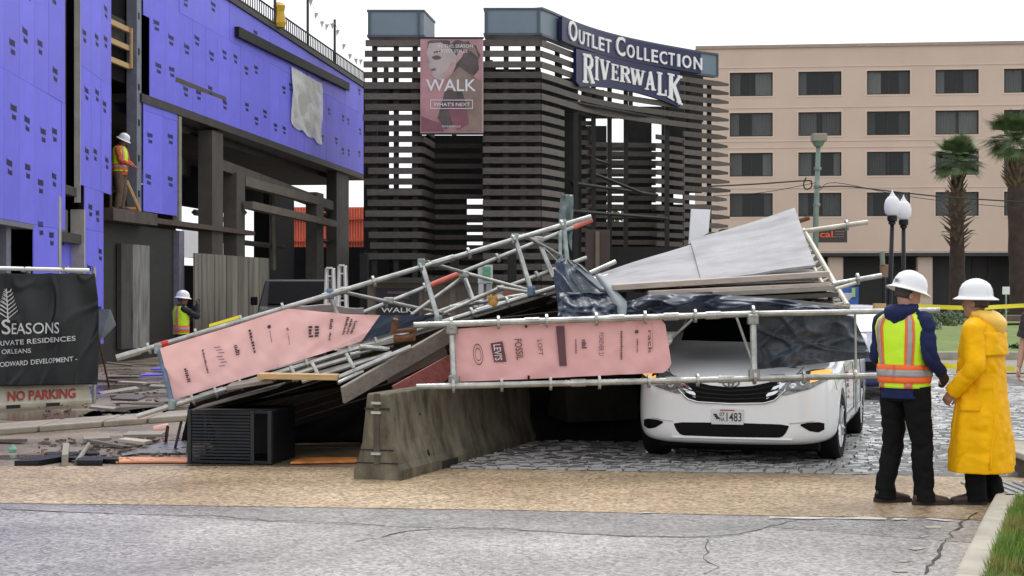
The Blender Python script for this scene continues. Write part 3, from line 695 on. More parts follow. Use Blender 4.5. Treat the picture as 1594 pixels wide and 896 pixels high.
# find curve parameter for a photograph column
def tpx(px):
    lo, hi = 0, 1
    for _ in range(40):
        m = (lo+hi)/2; p = cpt(m)
        if 797+p.x/p.y*F < px: lo = m
        else: hi = m
    return lo
def tzz(t, py): return HC-(py-448)/F*cpt(t).y
sg = here('gateway_sign', 'curved navy sign with white letters OUTLET COLLECTION and RIVERWALK', 'sign', cpt(.5)+Vector((0, 0, 8)))
tA, tB = tpx(866), tpx(1085)
bd = strip(tA, tB, zf0-.02, zf1-.06, .22, .14, 30).build('upper_board', sign_navy, sg)
line = [0]
ts = [i/400 for i in range(401)]; arc = [0]
for a, b in zip(ts, ts[1:]): arc.append(arc[-1]+(cpt(b)-cpt(a)).length)
def t_of(s):
    import bisect
    i = min(max(bisect.bisect(arc, s)-1, 0), 399); return ts[i]+(s-arc[i])/(arc[i+1]-arc[i])/400
def s_of(px):
    t = tpx(px); i = min(int(t*400), 399); return arc[i]+(t*400-i)*(arc[i+1]-arc[i])
# OUTLET COLLECTION in small capitals, one raised letter each
hb = zf1-zf0
spots = [('O', 875, 888, 1), ('U', 891, 899.5, 0), ('T', 901.5, 909.5, 0), ('L', 912, 920, 0), ('E', 922.5, 931, 0), ('T', 933, 942, 0), ('C', 950, 964, 1), ('O', 967, 979, 0), ('L', 983, 991, 0), ('L', 994.5, 1002.5, 0), ('E', 1006, 1015.5, 0), ('C', 1018.5, 1030, 0), ('T', 1032.5, 1042, 0), ('I', 1046.5, 1050.5, 0), ('O', 1054, 1068, 0), ('N', 1072, 1085, 0)]
def raised(mb2d_v, f, fn, depth, name, m, parent):
    n = len(mb2d_v); mb = MB()
    vs_ = [fn(x, y, depth) for x, y in mb2d_v]+[fn(x, y, 0) for x, y in mb2d_v]
    fs = [tuple(q) for q in f]; cnt = {}
    for q in f:
        for a, b in zip(q, q[1:]+q[:1]): cnt[(a, b)] = 1
    for (a, b) in cnt:
        if (b, a) not in cnt: fs.append((a, b, b+n, a+n))
    return mb.add(vs_, fs).build(name, m, parent)
for ch, p0, p1, big in spots:
    v2, f2, w = text2d(ch, .012); s0, s1 = s_of(p0), s_of(p1)
    hh = hb*(.80 if big else .56); zb_ = zf0+hb*.13
    raised(v2, f2, lambda x, y, d: fpt(t_of(s0+x/w*(s1-s0)), zb_+y*hh, .225+d*.05), 1, 'letter', sign_white, sg)
# RIVERWALK, slab-serif letters on their own arched board
def stroke(mb, a, b, w, fn, w2=None):
    a, b = Vector((a[0], a[1])), Vector((b[0], b[1])); t = (b-a).normalized(); n = Vector((-t.y, t.x))*w/2; n2 = n if w2 is None else n*(w2/w)
    q = [a-n, b-n2, b+n2, a+n]
    f = [fn(p.x, p.y, 1) for p in q]; g = [fn(p.x, p.y, 0) for p in q]
    mb.add(f+g, [(0, 1, 2, 3), (4, 7, 6, 5), (0, 4, 5, 1), (1, 5, 6, 2), (2, 6, 7, 3), (3, 7, 4, 0)])
GLY = {
 'R': [((.25, 0), (.25, 1), .24), ((.02, .035), (.5, .035), .07), ((.02, .965), (.3, .965), .07), ((.25, .95), (.62, .95), .10), ((.62, .97), (.8, .84), .14), ((.79, .88), (.79, .62), .2), ((.8, .66), (.6, .52), .14), ((.25, .53), (.64, .53), .09), ((.5, .52), (.85, .03), .2), ((.7, .035), (1.0, .035), .07)],
 'I': [((.5, 0), (.5, 1), .5), ((.05, .035), (.95, .035), .07), ((.05, .965), (.95, .965), .07)],
 'V': [((.2, 1), (.52, .02), .24), ((.84, 1), (.54, .02), .13), ((0, .965), (.42, .965), .07), ((.66, .965), (1, .965), .07)],
 'E': [((.28, 0), (.28, 1), .27), ((.02, .04), (.9, .04), .08), ((.02, .96), (.88, .96), .08), ((.28, .52), (.7, .52), .08), ((.9, 0), (.9, .24), .1), ((.86, .78), (.86, 1), .1), ((.7, .40), (.7, .64), .08)],
 'W': [((.13, 1), (.3, .02), .17), ((.52, .95), (.31, .02), .09), ((.47, 1), (.68, .02), .17), ((.89, 1), (.69, .02), .09), ((0, .965), (.28, .965), .07), ((.36, .965), (.62, .965), .07), ((.76, .965), (1, .965), .07)],
 'A': [((.5, 1), (.8, 0), .24), ((.5, .98), (.18, 0), .12), ((.3, .32), (.7, .32), .09), ((.0, .035), (.36, .035), .07), ((.6, .035), (1, .035), .07)],
 'L': [((.3, 0), (.3, 1), .28), ((.02, .04), (.95, .04), .08), ((.02, .965), (.56, .965), .07), ((.93, 0), (.93, .28), .11)],
 'K': [((.24, 0), (.24, 1), .24), ((.0, .035), (.46, .035), .07), ((.0, .965), (.46, .965), .07), ((.86, .98), (.3, .45), .11), ((.44, .55), (.86, .02), .22), ((.7, .965), (1, .965), .07), ((.64, .03), (1.02, .03), .07)]}
wl_ = [('R', 898, 915.5, 83, 130.5), ('I', 917, 923.5, 88, 126), ('V', 924.5, 941, 92, 125.5), ('E', 943, 954.5, 99, 126.5), ('R', 956.5, 973, 102, 129.5), ('W', 973, 996, 106, 134), ('A', 996, 1013, 110, 141.5), ('L', 1015, 1030, 112, 150), ('K', 1032, 1054, 114, 164)]
zl = lambda t: tzz(t, 88+((797+cpt(t).x/cpt(t).y*F)-889)*.34)
def zlow(t):
    px = 797+cpt(t).x/cpt(t).y*F
    return tzz(t, 131+max(0, px-905)**2*.00150-(8 if px < 892 else 0)+4)
strip(tpx(889), tpx(1052), zlow, lambda t: tzz(t, 76+((797+cpt(t).x/cpt(t).y*F)-889)*.225), .20, .12, 24).build('lower_board', sign_navy, sg)
for ch, p0, p1, y0, y1 in wl_:
    s0, s1 = s_of(p0), s_of(p1); ta, tb = tpx(p0), tpx(p1)
    # letters follow the slope of the receding wall
    zt0, zb0 = tzz(ta, y0), tzz(ta, y1-(2 if ch != 'K' else 12)); zt1, zb1 = tzz(tb, y0+(p1-p0)*.24), tzz(tb, y1)
    mb = MB(); lay = [0]
    def fn(x, y, d, s0=s0, s1=s1, zt0=zt0, zb0=zb0, zt1=zt1, zb1=zb1):
        b = zb0+(zb1-zb0)*x; t = zt0+(zt1-zt0)*x
        return fpt(t_of(s0+x*(s1-s0)), b+(t-b)*y, .205+d*(.035+lay[0]*.004))
    for q in GLY[ch]: stroke(mb, q[0], q[1], q[2]*1.12, fn); lay[0] += 1
    mb.build('letter', sign_white, sg)
settle(sg)
# hanging poster between the blocks
po = here('hanging_poster', 'pink hanging poster with a portrait and the word WALK', 'poster', Vector((tx(703), 57.7, tz(209))))
px0, px1, pz0, pz1 = tx(655), tx(752), tz(208), tz(62)
pw, ph = px1-px0, pz1-pz0
MB().box2((px0, 57.70, pz0), (px1, 57.74, pz1)).build('sheet', mat('poster_pink', (.42, .225, .235), .5, 0, .3, .9), po)
MB().box2((px0-.03, 57.68, pz1), (px1+.03, 57.76, pz1+.06)).build('rail', tcol, po); MB().box2((px0-.03, 57.68, pz0-.06), (px1+.03, 57.76, pz0)).build('rail', tcol, po)
def shape(pts, m, lay, name='print'):
    MB().add([(px0+u*pw, 57.699-lay*.004, pz0+v*ph) for u, v in pts], [tuple(range(len(pts)))]).build(name, m, po)
ph1 = mat('print_hair', (.075, .06, .062), .6, 0, .35, 1.5, col2=(.16, .12, .12)); ph2 = mat('print_face', (.50, .42, .41), .6, 0, .2, 1.2); ph3 = mat('print_coat', (.24, .17, .14), .6, 0, .35, 1.2); ph4 = mat('print_plum', (.22, .085, .11), .6, 0, .3, 1); ph5 = mat('print_blush', (.46, .30, .28), .6, 0, .3, 2.5)
def blob(cx, cy, rx, ry, n=22, seed=0, a0=0, j=.12):
    q = random.Random(seed); return [(min(.985, max(.015, cx+rx*math.cos(a0+2*math.pi*i/n)*(1+q.uniform(-j, j)))), min(.985, max(.015, cy+ry*math.sin(a0+2*math.pi*i/n)*(1+q.uniform(-j, j))))) for i in range(n)]
shape(blob(.66, .78, .29, .215, 26, 1), ph1, 1); shape(blob(.30, .93, .2, .07, 20, 2), ph1, 2)
shape([(.14, .95), (.10, .84), (.15, .76), (.13, .70), (.19, .66), (.17, .62), (.24, .58), (.36, .55), (.45, .60), (.56, .70), (.60, .80), (.48, .90), (.33, .96)], ph2, 3)
shape([(.30, .60), (.42, .565), (.52, .64), (.58, .74), (.50, .76), (.44, .68)], ph5, 4); shape([(.58, .74), (.66, .80), (.70, .86), (.62, .88), (.57, .80)], ph5, 4); shape([(.20, .86), (.32, .875), (.33, .86), (.22, .85)], ph1, 5); shape([(.17, .675), (.24, .69), (.25, .665), (.19, .66)], ph4, 5); shape([(.52, .90), (.66, .95), (.86, .93), (.93, .80), (.82, .86), (.66, .90)], ph3, 4); shape(blob(.26, .80, .07, .022, 14, 6), ph1, 5)
shape([(.46, .60), (.62, .70), (.80, .62), (.98, .55), (.98, .02), (.62, .02), (.74, .2), (.66, .32), (.60, .45)], ph3, 2)
shape([(.40, .46), (.66, .46), (.74, .30), (.60, .12), (.40, .04), (.28, .16), (.34, .32)], ph1, 3); shape([(.42, .30), (.58, .33), (.74, .26), (.78, .10), (.60, .03), (.50, .12), (.46, .22)], ph4, 5); shape([(.015, .18), (.16, .14), (.34, .10), (.38, .02), (.015, .015)], ph4, 3)
def pt(u, v): return (px0+u, 57.674, pz0+v)
pw_m = mat('poster_white', (.74, .74, .76), .6, var=.05)
mb = MB(); lettering(mb, 'WALK', pt, ph*.125, uc=pw*.49, v0=ph*.445, width=pw*.80, bold=.01); mb.build('word', pw_m, po)
mb = MB(); lettering(mb, "WHAT'S NEXT", pt, ph*.036, uc=pw*.5, v0=ph*.285, width=pw*.58, bold=.006); mb.build('word', pw_m, po)
mb = MB(); lettering(mb, 'IN THIS SEASON', pt, ph*.034, uc=pw*.56, v0=ph*.905, width=pw*.56); mb.build('word', pw_m, po)
mb = MB(); lettering(mb, 'LATEST STYLES', pt, ph*.034, uc=pw*.52, v0=ph*.85, width=pw*.46); mb.build('word', pw_m, po)
mb = MB(); lettering(mb, 'RIVERWALK', pt, ph*.02, uc=pw*.5, v0=ph*.06, width=pw*.3); mb.build('word', pw_m, po)
mb = MB()
for a, b in (((.16, .255), (.84, .262)), ((.16, .345), (.84, .352)), ((.16, .262), (.17, .345)), ((.83, .262), (.84, .345))): mb.box2((px0+a[0]*pw, 57.668, pz0+a[1]*ph), (px0+b[0]*pw, 57.672, pz0+b[1]*ph))
mb.build('box_rule', pw_m, po)
settle(po)
# low beige wall with framed posters under the gateway
bw_ = here('poster_wall', 'low beige wall with framed posters behind the collapsed truss', 'wall', (-2.5, 52, 0))
MB().box2(P(572, 525, 52), P(785, 438, 52.6)).build('wall', mat('dull_beige', (.19, .165, .13), .8, 0, .2, .6), bw_)
MB().box2(P(586, 500, 51.9), P(652, 448, 51.98)).build('poster_panel', mat('poster_black', (.02, .018, .02), .5), bw_)
q0 = P(592, 486, 51.86); q1 = P(644, 486, 51.86)
mb = MB(); lettering(mb, 'WALK', lambda u, v: (q0.x+u, 51.87, q0.z+v), .15, uc=(q1.x-q0.x)/2, v0=.0, width=(q1.x-q0.x)*.95, bold=.01); mb.build('word', print_white, bw_)
mb = MB()
for k, (a, w_) in enumerate(((455, 30), (463, 36), (470, 24))):
    c_ = P(618, a, 51.87); MB().box2((c_.x-w_/100, 51.865, c_.z-.04), (c_.x+w_/100, 51.875, c_.z+.04)).build('print', mat('dim_print', (.13, .09, .09), .6), bw_)
for a, b in ((660, 700), (712, 742)): MB().box2(P(a, 500, 51.9), P(b, 452, 51.98)).build('poster_panel', mat('brown_panel', (.10, .082, .06), .6, 0, .3, 2), bw_)
MB().box2(P(572, 440, 51.6), P(785, 432, 52.9)).build('ledge', conc_dark, bw_)
for px in (560, 700, 790): MB().box2(P(px, 520, 55), P(px+14, 395, 55.4)).build('pier', dark_fill, bw_)
settle(bw_)
tag(MB().box2(P(560, 520, 66), P(1140, 385, 67)).build('undercroft_shade', dark_fill), 'near-black slab standing in for the shade beneath the slatted gateway', 'wall')  # flat near-black slab stands in for the shade below the gateway
# doorway column and pale door right of the tarp
dk = here('brown_kiosk', 'brown kiosk wall with a pale mullion below the gateway', 'kiosk', P(925, 470, 50))
MB().box2(P(912, 500, 50), P(948, 358, 50.5)).build('wall', mat('kiosk_brown', (.06, .038, .032), .6, 0, .2, 1), dk)
MB().box2(P(927, 500, 49.9), P(933, 360, 50)).build('mullion', mat('mullion', (.16, .13, .085), .5, .2), dk)
settle(dk)

# ---------------------------------------------------------------- hotel across the street
A_ = P(1086, 448, 118.5); B_ = P(1800, 448, 114.9); A_.z = B_.z = 0
HT = (B_-A_).normalized(); HM = Matrix(((HT.x, HT.y, 0, A_.x), (HT.y, -HT.x, 0, A_.y), (0, 0, 1, 0), (0, 0, 0, 1)))   # u along, w towards the street
ht = thing('hotel', 'beige five storey hotel with rows of wide dark windows', 'hotel', A_, math.atan2(HT.y, HT.x))
# local frame of the Empty: x along, -y towards the street
def hu(px):
    # intersect the view ray with the facade
    k = (px-797)/F; # A.x+HT.x*s = k*(A.y+HT.y*s)
    return (k*A_.y-A_.x)/(HT.x-k*HT.y)
def hv(px, py): return HC-(py-448)/F*(A_.y+HT.y*hu(px))
def hb(u0, u1, v0, v1, w0, w1): return MB().box2((u0, -w1, v0), (u1, -w0, v1))
cols = [(hu(1136+k*106.7), hu(1203+k*106.9)) for k in range(5)]
rws = [(hv(1240, yb), hv(1240, yt)) for yt, yb in ((111.5, 148.5), (174.5, 211.5), (237, 274), (300, 337))]
roof_z = hv(1300, 73); gz = hv(1300, 393); UE = (B_-A_).length
zs = [gz]+[z for r in reversed(rws) for z in r]+[roof_z]
# spandrel courses run full width, piers between the windows
for i in range(0, len(zs), 2):
    hb(0, UE, zs[i], zs[i+1], -.3, 0).build('spandrel', beige, ht)
us = [0]+[u for c in cols for u in c]+[UE]
for r in rws:
    for i in range(0, len(us), 2): hb(us[i], us[i+1], r[0], r[1], -.3, 0).build('pier', beige, ht)
for z in (rws[0][1]+.35, rws[1][0]-.35, rws[1][1]+.35, rws[2][1]+.35, rws[3][1]+.35, gz+.12):
    hb(0, UE, z-.03, z+.03, 0, .04).build('course', beige_lt, ht)
hb(-.15, UE, roof_z, roof_z+.22, -.6, .12).build('coping', mat('coping', (.36, .28, .23), .8), ht)
rw_ = random.Random(4)
for (z0, z1) in rws:
    for (u0, u1) in cols:
        f = MB()
        for a, b, c, d in ((u0, u1, z1-.07, z1), (u0, u1, z0, z0+.07), (u0, u0+.07, z0+.07, z1-.07), (u1-.07, u1, z0+.07, z1-.07)): f.box2((a, .16, c), (b, .24, d))
        m_ = u0+(u1-u0)*rw_.choice((.48, .5, .5)); f.box2((m_-.035, .17, z0+.07), (m_+.035, .235, z1-.07))
        w = f.build('window', win_frame, ht)
        for a, b in ((u0+.07, m_-.035), (m_+.035, u1-.07)): MB().box2((a, .20, z0+.07), (b, .21, z1-.07)).build('pane', glass_dark, w)
        l, r = rw_.uniform(.12, .5), rw_.uniform(.12, .5)
        for (a, b) in ((0, l), (1-r, 1)):
            n = 14; MB().grid(lambda u, v: (u0+.08+(u1-u0-.16)*(a+(b-a)*u), .36+(.04 if round(u*n) % 2 else 0), z0+.05+(z1-z0-.1)*v), n, 1).build('curtain', curtain, w)
        MB().box2((u0-.05, .9, z0-.1), (u1+.05, 1.0, z1+.1)).build('room', room_dark, w)
        s_ = MB()
        for a, b, c, d in ((u0-.1, u1+.1, z0-.1, z0), (u0-.1, u0, z0, z1), (u1, u1+.1, z0, z1), (u0-.1, u1+.1, z1, z1+.1)): s_.box2((a, -.03, c), (b, 0, d))
        s_.build('surround', beige_lt, w)
hb(-.2, 0.002, 0, roof_z, -12, -.05).build('end_wall', beige, ht)
hb(0, UE, roof_z-.3, roof_z-.05, -12, -.35).build('roof', conc_dark, ht)
# recessed ground floor with round-edged columns
hb(0, UE, 0, gz-.01, -5.2, -5.0).build('ground_floor_wall', mat('dark_shopfront', (.018, .017, .017), .4, 0, .3, .6), ht)
hb(0, UE, gz-.25, gz-.012, -5, -.02).build('soffit', mat('soffit', (.04, .04, .042), .8), ht)
for px in (1430, 1581, 1290, 1150): MB().box2((hu(px), .6, 0), (hu(px+24), 1.7, gz-.26)).build('column', beige, ht, bevel=.12)
for px in (1500, 1530, 1556): MB().box2((hu(px), 4.9, 0), (hu(px+4), 5.0, gz-.3)).build('mullion', mat('plum_mullion', (.05, .03, .035), .5), ht)
hs = here('hotel_sign', 'dark wall sign with orange letters on the hotel front', 'sign', P(1294, 380, 112))
MB().box2(P(1268, 377, 112), P(1317, 355, 112.4)).build('board', mat('sign_brown', (.05, .035, .03), .5), hs)
s0 = P(1272, 369, 111.95)
mb = MB(); lettering(mb, 'ical', lambda u, v: (s0.x+u, 111.93, s0.z+v), .42, u0=0, v0=0, width=1.05, bold=.015); mb.build('word', mat('orange_letter', (.8, .12, .04), .5), hs)
mb = MB()
for k, (x, w_, y) in enumerate(((1300, 14, 360), (1300, 14, 364), (1297, 17, 368))): MB().box2(P(x, y+1, 111.95), P(x+w_, y-.6, 111.99)).build('small_print', mat('dim_print2', (.16, .13, .12), .6), hs)
settle(hs)
# ---------------------------------------------------------------- the collapsed scaffold
PR = .027
def rosette(p, axis, r=.062, parent=None, m=galv, h=.012):
    axis = axis.normalized(); return MB().tube(p-axis*h, p+axis*h, r, 10).build('rosette', m, parent)
def collar(p, axis, parent, m=galv_dark, r=.045, h=.05):
    axis = axis.normalized(); return MB().tube(p-axis*h, p+axis*h, r, 8).build('coupler', m, parent)
def pipe(a, b, parent, r=PR, m=galv, name='pipe'): return MB().tube(a, b, r, 10).build(name, m, parent)
def on(a, b, px):
    """point of segment a-b that the photograph shows in column px"""
    k = (px-797)/F; t = (k*a.y-a.x)/((b.x-a.x)-k*(b.y-a.y)); return a.lerp(b, t)
def lerpP(l, t):
    t = max(0, min(1, t))*(len(l)-1); i = min(int(t), len(l)-2); f = t-i
    return tuple(l[i][k]+(l[i+1][k]-l[i][k])*f for k in range(len(l[0])))
# --- left truss
tr = here('scaffold_truss', 'long galvanised scaffold truss tilted over the site pavement, left of the gateway view', 'scaffold', G(213, 690))
A0, A1 = P(185, 556, 16.5), P(920, 337, 17.4); B0, B1 = P(213, 648, 16.25), P(868, 446, 17.15)
C0, C1 = P(440, 537, 17.6), P(921, 342, 18.3); D0, D1 = P(560, 530, 17.5), P(913, 401, 18.2)
pA = pipe(A0, A1, tr); pB = pipe(B0, B1, tr); pC = pipe(C0, C1, tr, .024); pD = pipe(D0, D1, tr, .024)
for px in (232, 306, 376, 441, 582, 655, 730, 800, 875):
    q = on(A0, A1, px); rosette(q, A1-A0, parent=pA)
for px in (300, 336, 375, 411, 478, 545, 586, 735, 790): rosette(on(B0, B1, px), B1-B0, parent=pB)
for px in (600, 662, 775, 838): rosette(on(C0, C1, px), C1-C0, .055, pC)
for px in (735, 836): rosette(on(D0, D1, px), D1-D0, .055, pD)
for px in (200, 520, 690): collar(on(A0, A1, px), A1-A0, pA, galv, .034, .12)
for px in (330, 560, 760): collar(on(B0, B1, px), B1-B0, pB, galv, .034, .12)
def up(x0, y0, x1, y1, d0, d1, m=galv, r=.026): return pipe(P(x0, y0, d0), P(x1, y1, d1), tr, r, m, 'upright')
V = [up(246, 540, 269, 630, 16.55, 16.3, blue_pipe), up(513, 455, 541, 540, 16.95, 17.0), up(656, 409, 683, 500, 17.07, 16.85), up(801, 368, 828, 456, 17.25, 17.05), up(877, 346, 886, 440, 17.35, 17.2, teal_pipe)]
for (x, y, d), m in zip(((246, 541, 16.55), (268, 628, 16.3), (514, 456, 16.9), (656, 409, 17.07), (682, 497, 16.86), (801, 370, 17.25), (827, 452, 17.06), (876, 348, 17.35)), (teal_pipe, teal_pipe, blue_pipe, teal_pipe, teal_pipe, teal_pipe, blue_pipe, teal_pipe)):
    p = P(x, y, d); MB().lathe([(.03, -.06), (.041, -.05), (.041, .03), (.032, .045)], tuple(p), 10).build('coupler', m, tr)
up(721, 426, 741, 480, 18.0, 17.7); up(838, 374, 862, 432, 18.2, 18.0); up(872, 360, 872, 400, 18.2, 18.1, teal_pipe, .02)
for q in ((528, 453, 17.0, 700, 490, 17.6), (664, 407, 17.1, 722, 424, 17.8), (722, 424, 17.8, 866, 463, 17.4), (640, 490, 17.3, 722, 430, 17.9), (814, 365, 17.3, 872, 397, 18.1), (775, 447, 17.5, 850, 459, 17.3), (690, 488, 17.0, 790, 442, 17.9), (840, 375, 18.1, 805, 366, 17.4)):
    pipe(P(*q[:3]), P(*q[3:]), tr, .019, galv_dark, 'brace')
for px, py, d in ((605, 468, 17.3), (722, 427, 17.8), (838, 373, 18.15)): MB().box(tuple(P(px, py, d)), (.11, .1, .07)).build('coupler', galv_dark, tr, bevel=.015)
MB().tube(on(C0, C1, 671), on(C0, C1, 714), .031, 10).build('red_sleeve', red_pipe, tr); MB().tube(on(C0, C1, 893), on(C0, C1, 921.5), .030, 10).build('red_sleeve', red_pipe, tr)
MB().tube(on(A0, A1, 246), on(A0, A1, 262), .034, 10).build('red_sleeve', red_paint, tr)
settle(tr)
# --- front frame on the right, in front of the van
fr = here('fallen_scaffold', 'galvanised scaffold frame with a pink banner fallen in front of the white van', 'scaffold', G(700, 745))
FA0, FA1 = P(644, 506, 15.45), P(1180, 488, 15.55); FB0, FB1 = P(648, 602, 15.35), P(1395, 583.5, 15.5)
fa_ = pipe(FA0, FA1, fr, .030); fc_ = pipe(P(1180, 488, 15.55), P(1462, 482.5, 15.75), fr, .028); fb_ = pipe(FB0, FB1, fr, .029)
for px in (703, 776, 851, 928, 1004, 1082): rosette(on(FA0, FA1, px), FA1-FA0, .066, fa_)
for px in (706, 781, 857, 933, 1010, 1086, 1251, 1331): rosette(on(FB0, FB1, px), FB1-FB0, .064, fb_)
rosette(P(1172, 487, 15.54), FA1-FA0, .075, fa_); rosette(P(1174, 586, 15.45), FB1-FB0, .075, fb_)
for px in (828, 960, 1045, 1110): collar(on(FA0, FA1, px), FA1-FA0, fa_, galv, .036, .07)
for px in (900, 1048, 1130, 1210): collar(on(FB0, FB1, px), FB1-FB0, fb_, galv, .036, .07)
for x0, x1 in ((703, 707), (1172, 1174)):
    pipe(P(x0, 503 if x0 < 800 else 489, 15.5), P(x1, 600 if x0 < 800 else 588, 15.42), fr, .030, galv, 'upright')
for p in (P(1172, 497, 15.5), P(1174, 582, 15.44), P(703, 512, 15.47), P(707, 592, 15.4)): MB().lathe([(.035, -.05), (.055, -.04), (.055, .04), (.035, .05)], tuple(p), 10).build('coupler', galv_dark, fr)
for q in ((1078, 497, 15.7, 1046, 526, 15.75), (1146, 492, 15.75, 1170, 560, 15.6), (1331, 490, 15.9, 1333, 640, 15.6)): pipe(P(*q[:3]), P(*q[3:]), fr, .013, galv_dark, 'brace')
rst = MB(); a = P(610, 512, 15.5)
for (x0, y0, x1, y1, r) in ((612, 518, 616, 496, .028), (612, 516, 648, 513, .02), (614, 527, 645, 525, .035), (640, 515, 642, 526, .02)): rst.tube(P(x0, y0, 15.5), P(x1, y1, 15.45), r, 8)
rst.build('rusty_clamp', rust, fr)
settle(fr)
# --- pink banners
def banner_fn(top, bot, d0, d1, amp, seed, sag=0):
    def fn(u, v, off=0):
        t = lerpP(top, u); b = lerpP(bot, u); d = d0+(d1-d0)*u
        px = t[0]+(b[0]-t[0])*v; py = t[1]+(b[1]-t[1])*v
        w = amp*(noise.noise(Vector((u*9+seed, v*2.2+u*3, 0)))+.6*noise.noise(Vector((u*21+seed, v*4-u*9, 3))))
        # pulled towards the ties: small diagonal creases
        w += amp*.6*math.sin(u*38+v*7)*math.exp(-7*min(v, 1-v))-amp*1.2*max(0, .25-abs(noise.noise(Vector((u*4+v*1.6+seed, v*1.2-u, 5)))))
        p = P(px, py, d); p.y += w-off; return p
    return fn
bl = here('pink_banner', 'pink banner with navy end tied along the tilted truss', 'banner', P(270, 622, 16.2))
topL = [(249, 542), (290, 529), (330, 517), (370, 505), (410, 492), (450, 480), (500, 485), (545, 489), (592, 490)]; botL = [(270, 622), (310, 610), (350, 597.5), (390, 585), (425, 574), (462, 562), (495, 552), (530, 541), (563, 531)]
fL = banner_fn(topL, botL, 16.45, 16.75, .014, 1.0)
MB().grid(fL, 110, 30).build('pink_sheet', pink_cloth, bl, smooth=True)
topN = [(592, 490), (630, 490.5), (668, 489.5), (692, 486)]; botN = [(563, 531), (598, 521), (628, 511), (662, 498)]
fN = banner_fn(topN, botN, 16.75, 16.9, .012, 4.0)
MB().grid(fN, 24, 16).build('navy_sheet', navy_cloth, bl, smooth=True)
def col_text(mb, fn, s, u, v0, v1, hu_, bold=0):
    """word reading downwards at banner position u, between v0 and v1; hu_ cap height in u"""
    vs_, fs, w = text2d(s, bold); mb.add([fn(u+y*hu_, v0+x/w*(v1-v0), .022) for x, y in vs_], fs)
def scrib(mb, fn, u, v0, v1, hu_, n, seed):
    q = random.Random(seed); v = v0; dv = (v1-v0)/n
    for k in range(n):
        h = hu_*q.uniform(.6, 1.1); s = q.uniform(.6, .85)
        mb.add([fn(u, v, .022), fn(u+h, v, .022), fn(u+h, v+dv*s, .022), fn(u, v+dv*s, .022)], [(0, 1, 2, 3)]); v += dv
mk = MB()
scrib(mk, fL, .085, .50, .78, .016, 7, 1); scrib(mk, fL, .185, .26, .72, .009, 16, 2); scrib(mk, fL, .335, .36, .56, .02, 6, 4); scrib(mk, fL, .42, .16, .62, .012, 8, 5)
for k in range(7):      # brush-like signature
    u0, v0 = .255+.006*(k % 3), .28+.06*k; mk.add([fL(u0-.012, v0, .022), fL(u0+.016, v0+.02, .022), fL(u0+.018, v0+.035, .022), fL(u0-.008, v0+.015, .022)], [(0, 1, 2, 3)])
for k in range(12):     # round emblem
    a, b = 2*math.pi*k/12, 2*math.pi*(k+1)/12; mk.add([fL(.52, .22, .022), fL(.52+.009*math.cos(a), .22+.035*math.sin(a), .022), fL(.52+.009*math.cos(b), .22+.035*math.sin(b), .022)], [(0, 1, 2)])
scrib(mk, fL, .518, .30, .52, .004, 10, 6); scrib(mk, fL, .60, .34, .40, .012, 2, 7); scrib(mk, fL, .602, .44, .66, .004, 10, 8)
for r_ in range(2): scrib(mk, fL, .70+.028*r_, .33, .60, .020, 4, 9+r_)
scrib(mk, fL, .795, .16, .42, .014, 6, 12); scrib(mk, fL, .80, .5, .72, .010, 5, 13)
for r_ in range(3): scrib(mk, fL, .865+.020*r_, .08+.06*r_, .62, .011, 9, 20+r_)
stuff(mk.build('logo_prints', print_dark, bl, recalc=False))
settle(bl)
br = here('pink_banner', 'pink banner of brand logos tied to the frame left of the white van', 'banner', P(880, 600, 15.5))
topR = [(707, 512), (760, 508), (830, 503), (900, 500), (960, 498), (1010, 495), (1034, 494)]; botR = [(712, 594), (770, 592), (840, 589), (900, 586), (960, 583), (1010, 581), (1047, 579)]
fR0 = banner_fn(topR, botR, 15.52, 15.6, .016, 2.5)
def fR(u, v, off=0):
    # right end has its two corners drawn in
    if u > .93:
        k = (u-.93)/.07; v = v*(1-.30*k**1.6)+.13*k**1.6*(1 if v < .5 else 1.15)
    return fR0(u, v, off)
MB().grid(fR, 110, 30).build('pink_sheet', mat('rose_vinyl', (.76, .425, .42), .45, 0, .03, 1.2, .05, 7, bdist=.02, spec=.3), br, smooth=True)
mk = MB(); wl2 = MB()
def uR(px): return (px-709)/(1043-709)
lv = [(uR(765)-.013, .30), (uR(765)+.028, .275), (uR(765)+.033, .69), (uR(765)-.004, .67)]
mk.add([fR(a, b, .02) for a, b in ((uR(765), .31), (uR(780), .285), (uR(782), .665), (uR(767), .655))], [(0, 1, 2, 3)])
col_text(wl2, lambda u, v, o: fR(u, v, .026), "LEVI'S", uR(768.5), .335, .63, .026, .012)
col_text(mk, fR, 'FOSSIL', uR(795), .26, .64, .026, .012); col_text(mk, fR, 'LOFT', uR(823), .30, .58, .018)
mk.add([fR(a, b, .02) for a, b in ((uR(848), .07), (uR(858.5), .07), (uR(860), .79), (uR(850), .79))], [(0, 1, 2, 3)])
scrib(mk, fR, uR(872), .31, .58, .007, 12, 31); scrib(mk, fR, uR(881), .33, .5, .022, 5, 32)
col_text(mk, fR, 'FOREVER 21', uR(906), .22, .64, .020); scrib(mk, fR, uR(938), .20, .74, .010, 14, 33); scrib(mk, fR, uR(966), .36, .62, .007, 9, 34)
mk.add([fR(a, b, .02) for a, b in ((uR(963), .20), (uR(969), .20), (uR(969), .26), (uR(963), .26))], [(0, 1, 2, 3)])
col_text(mk, fR, 'rack', uR(986), .22, .64, .030, .006); scrib(mk, fR, uR(997.5), .24, .6, .004, 12, 35)
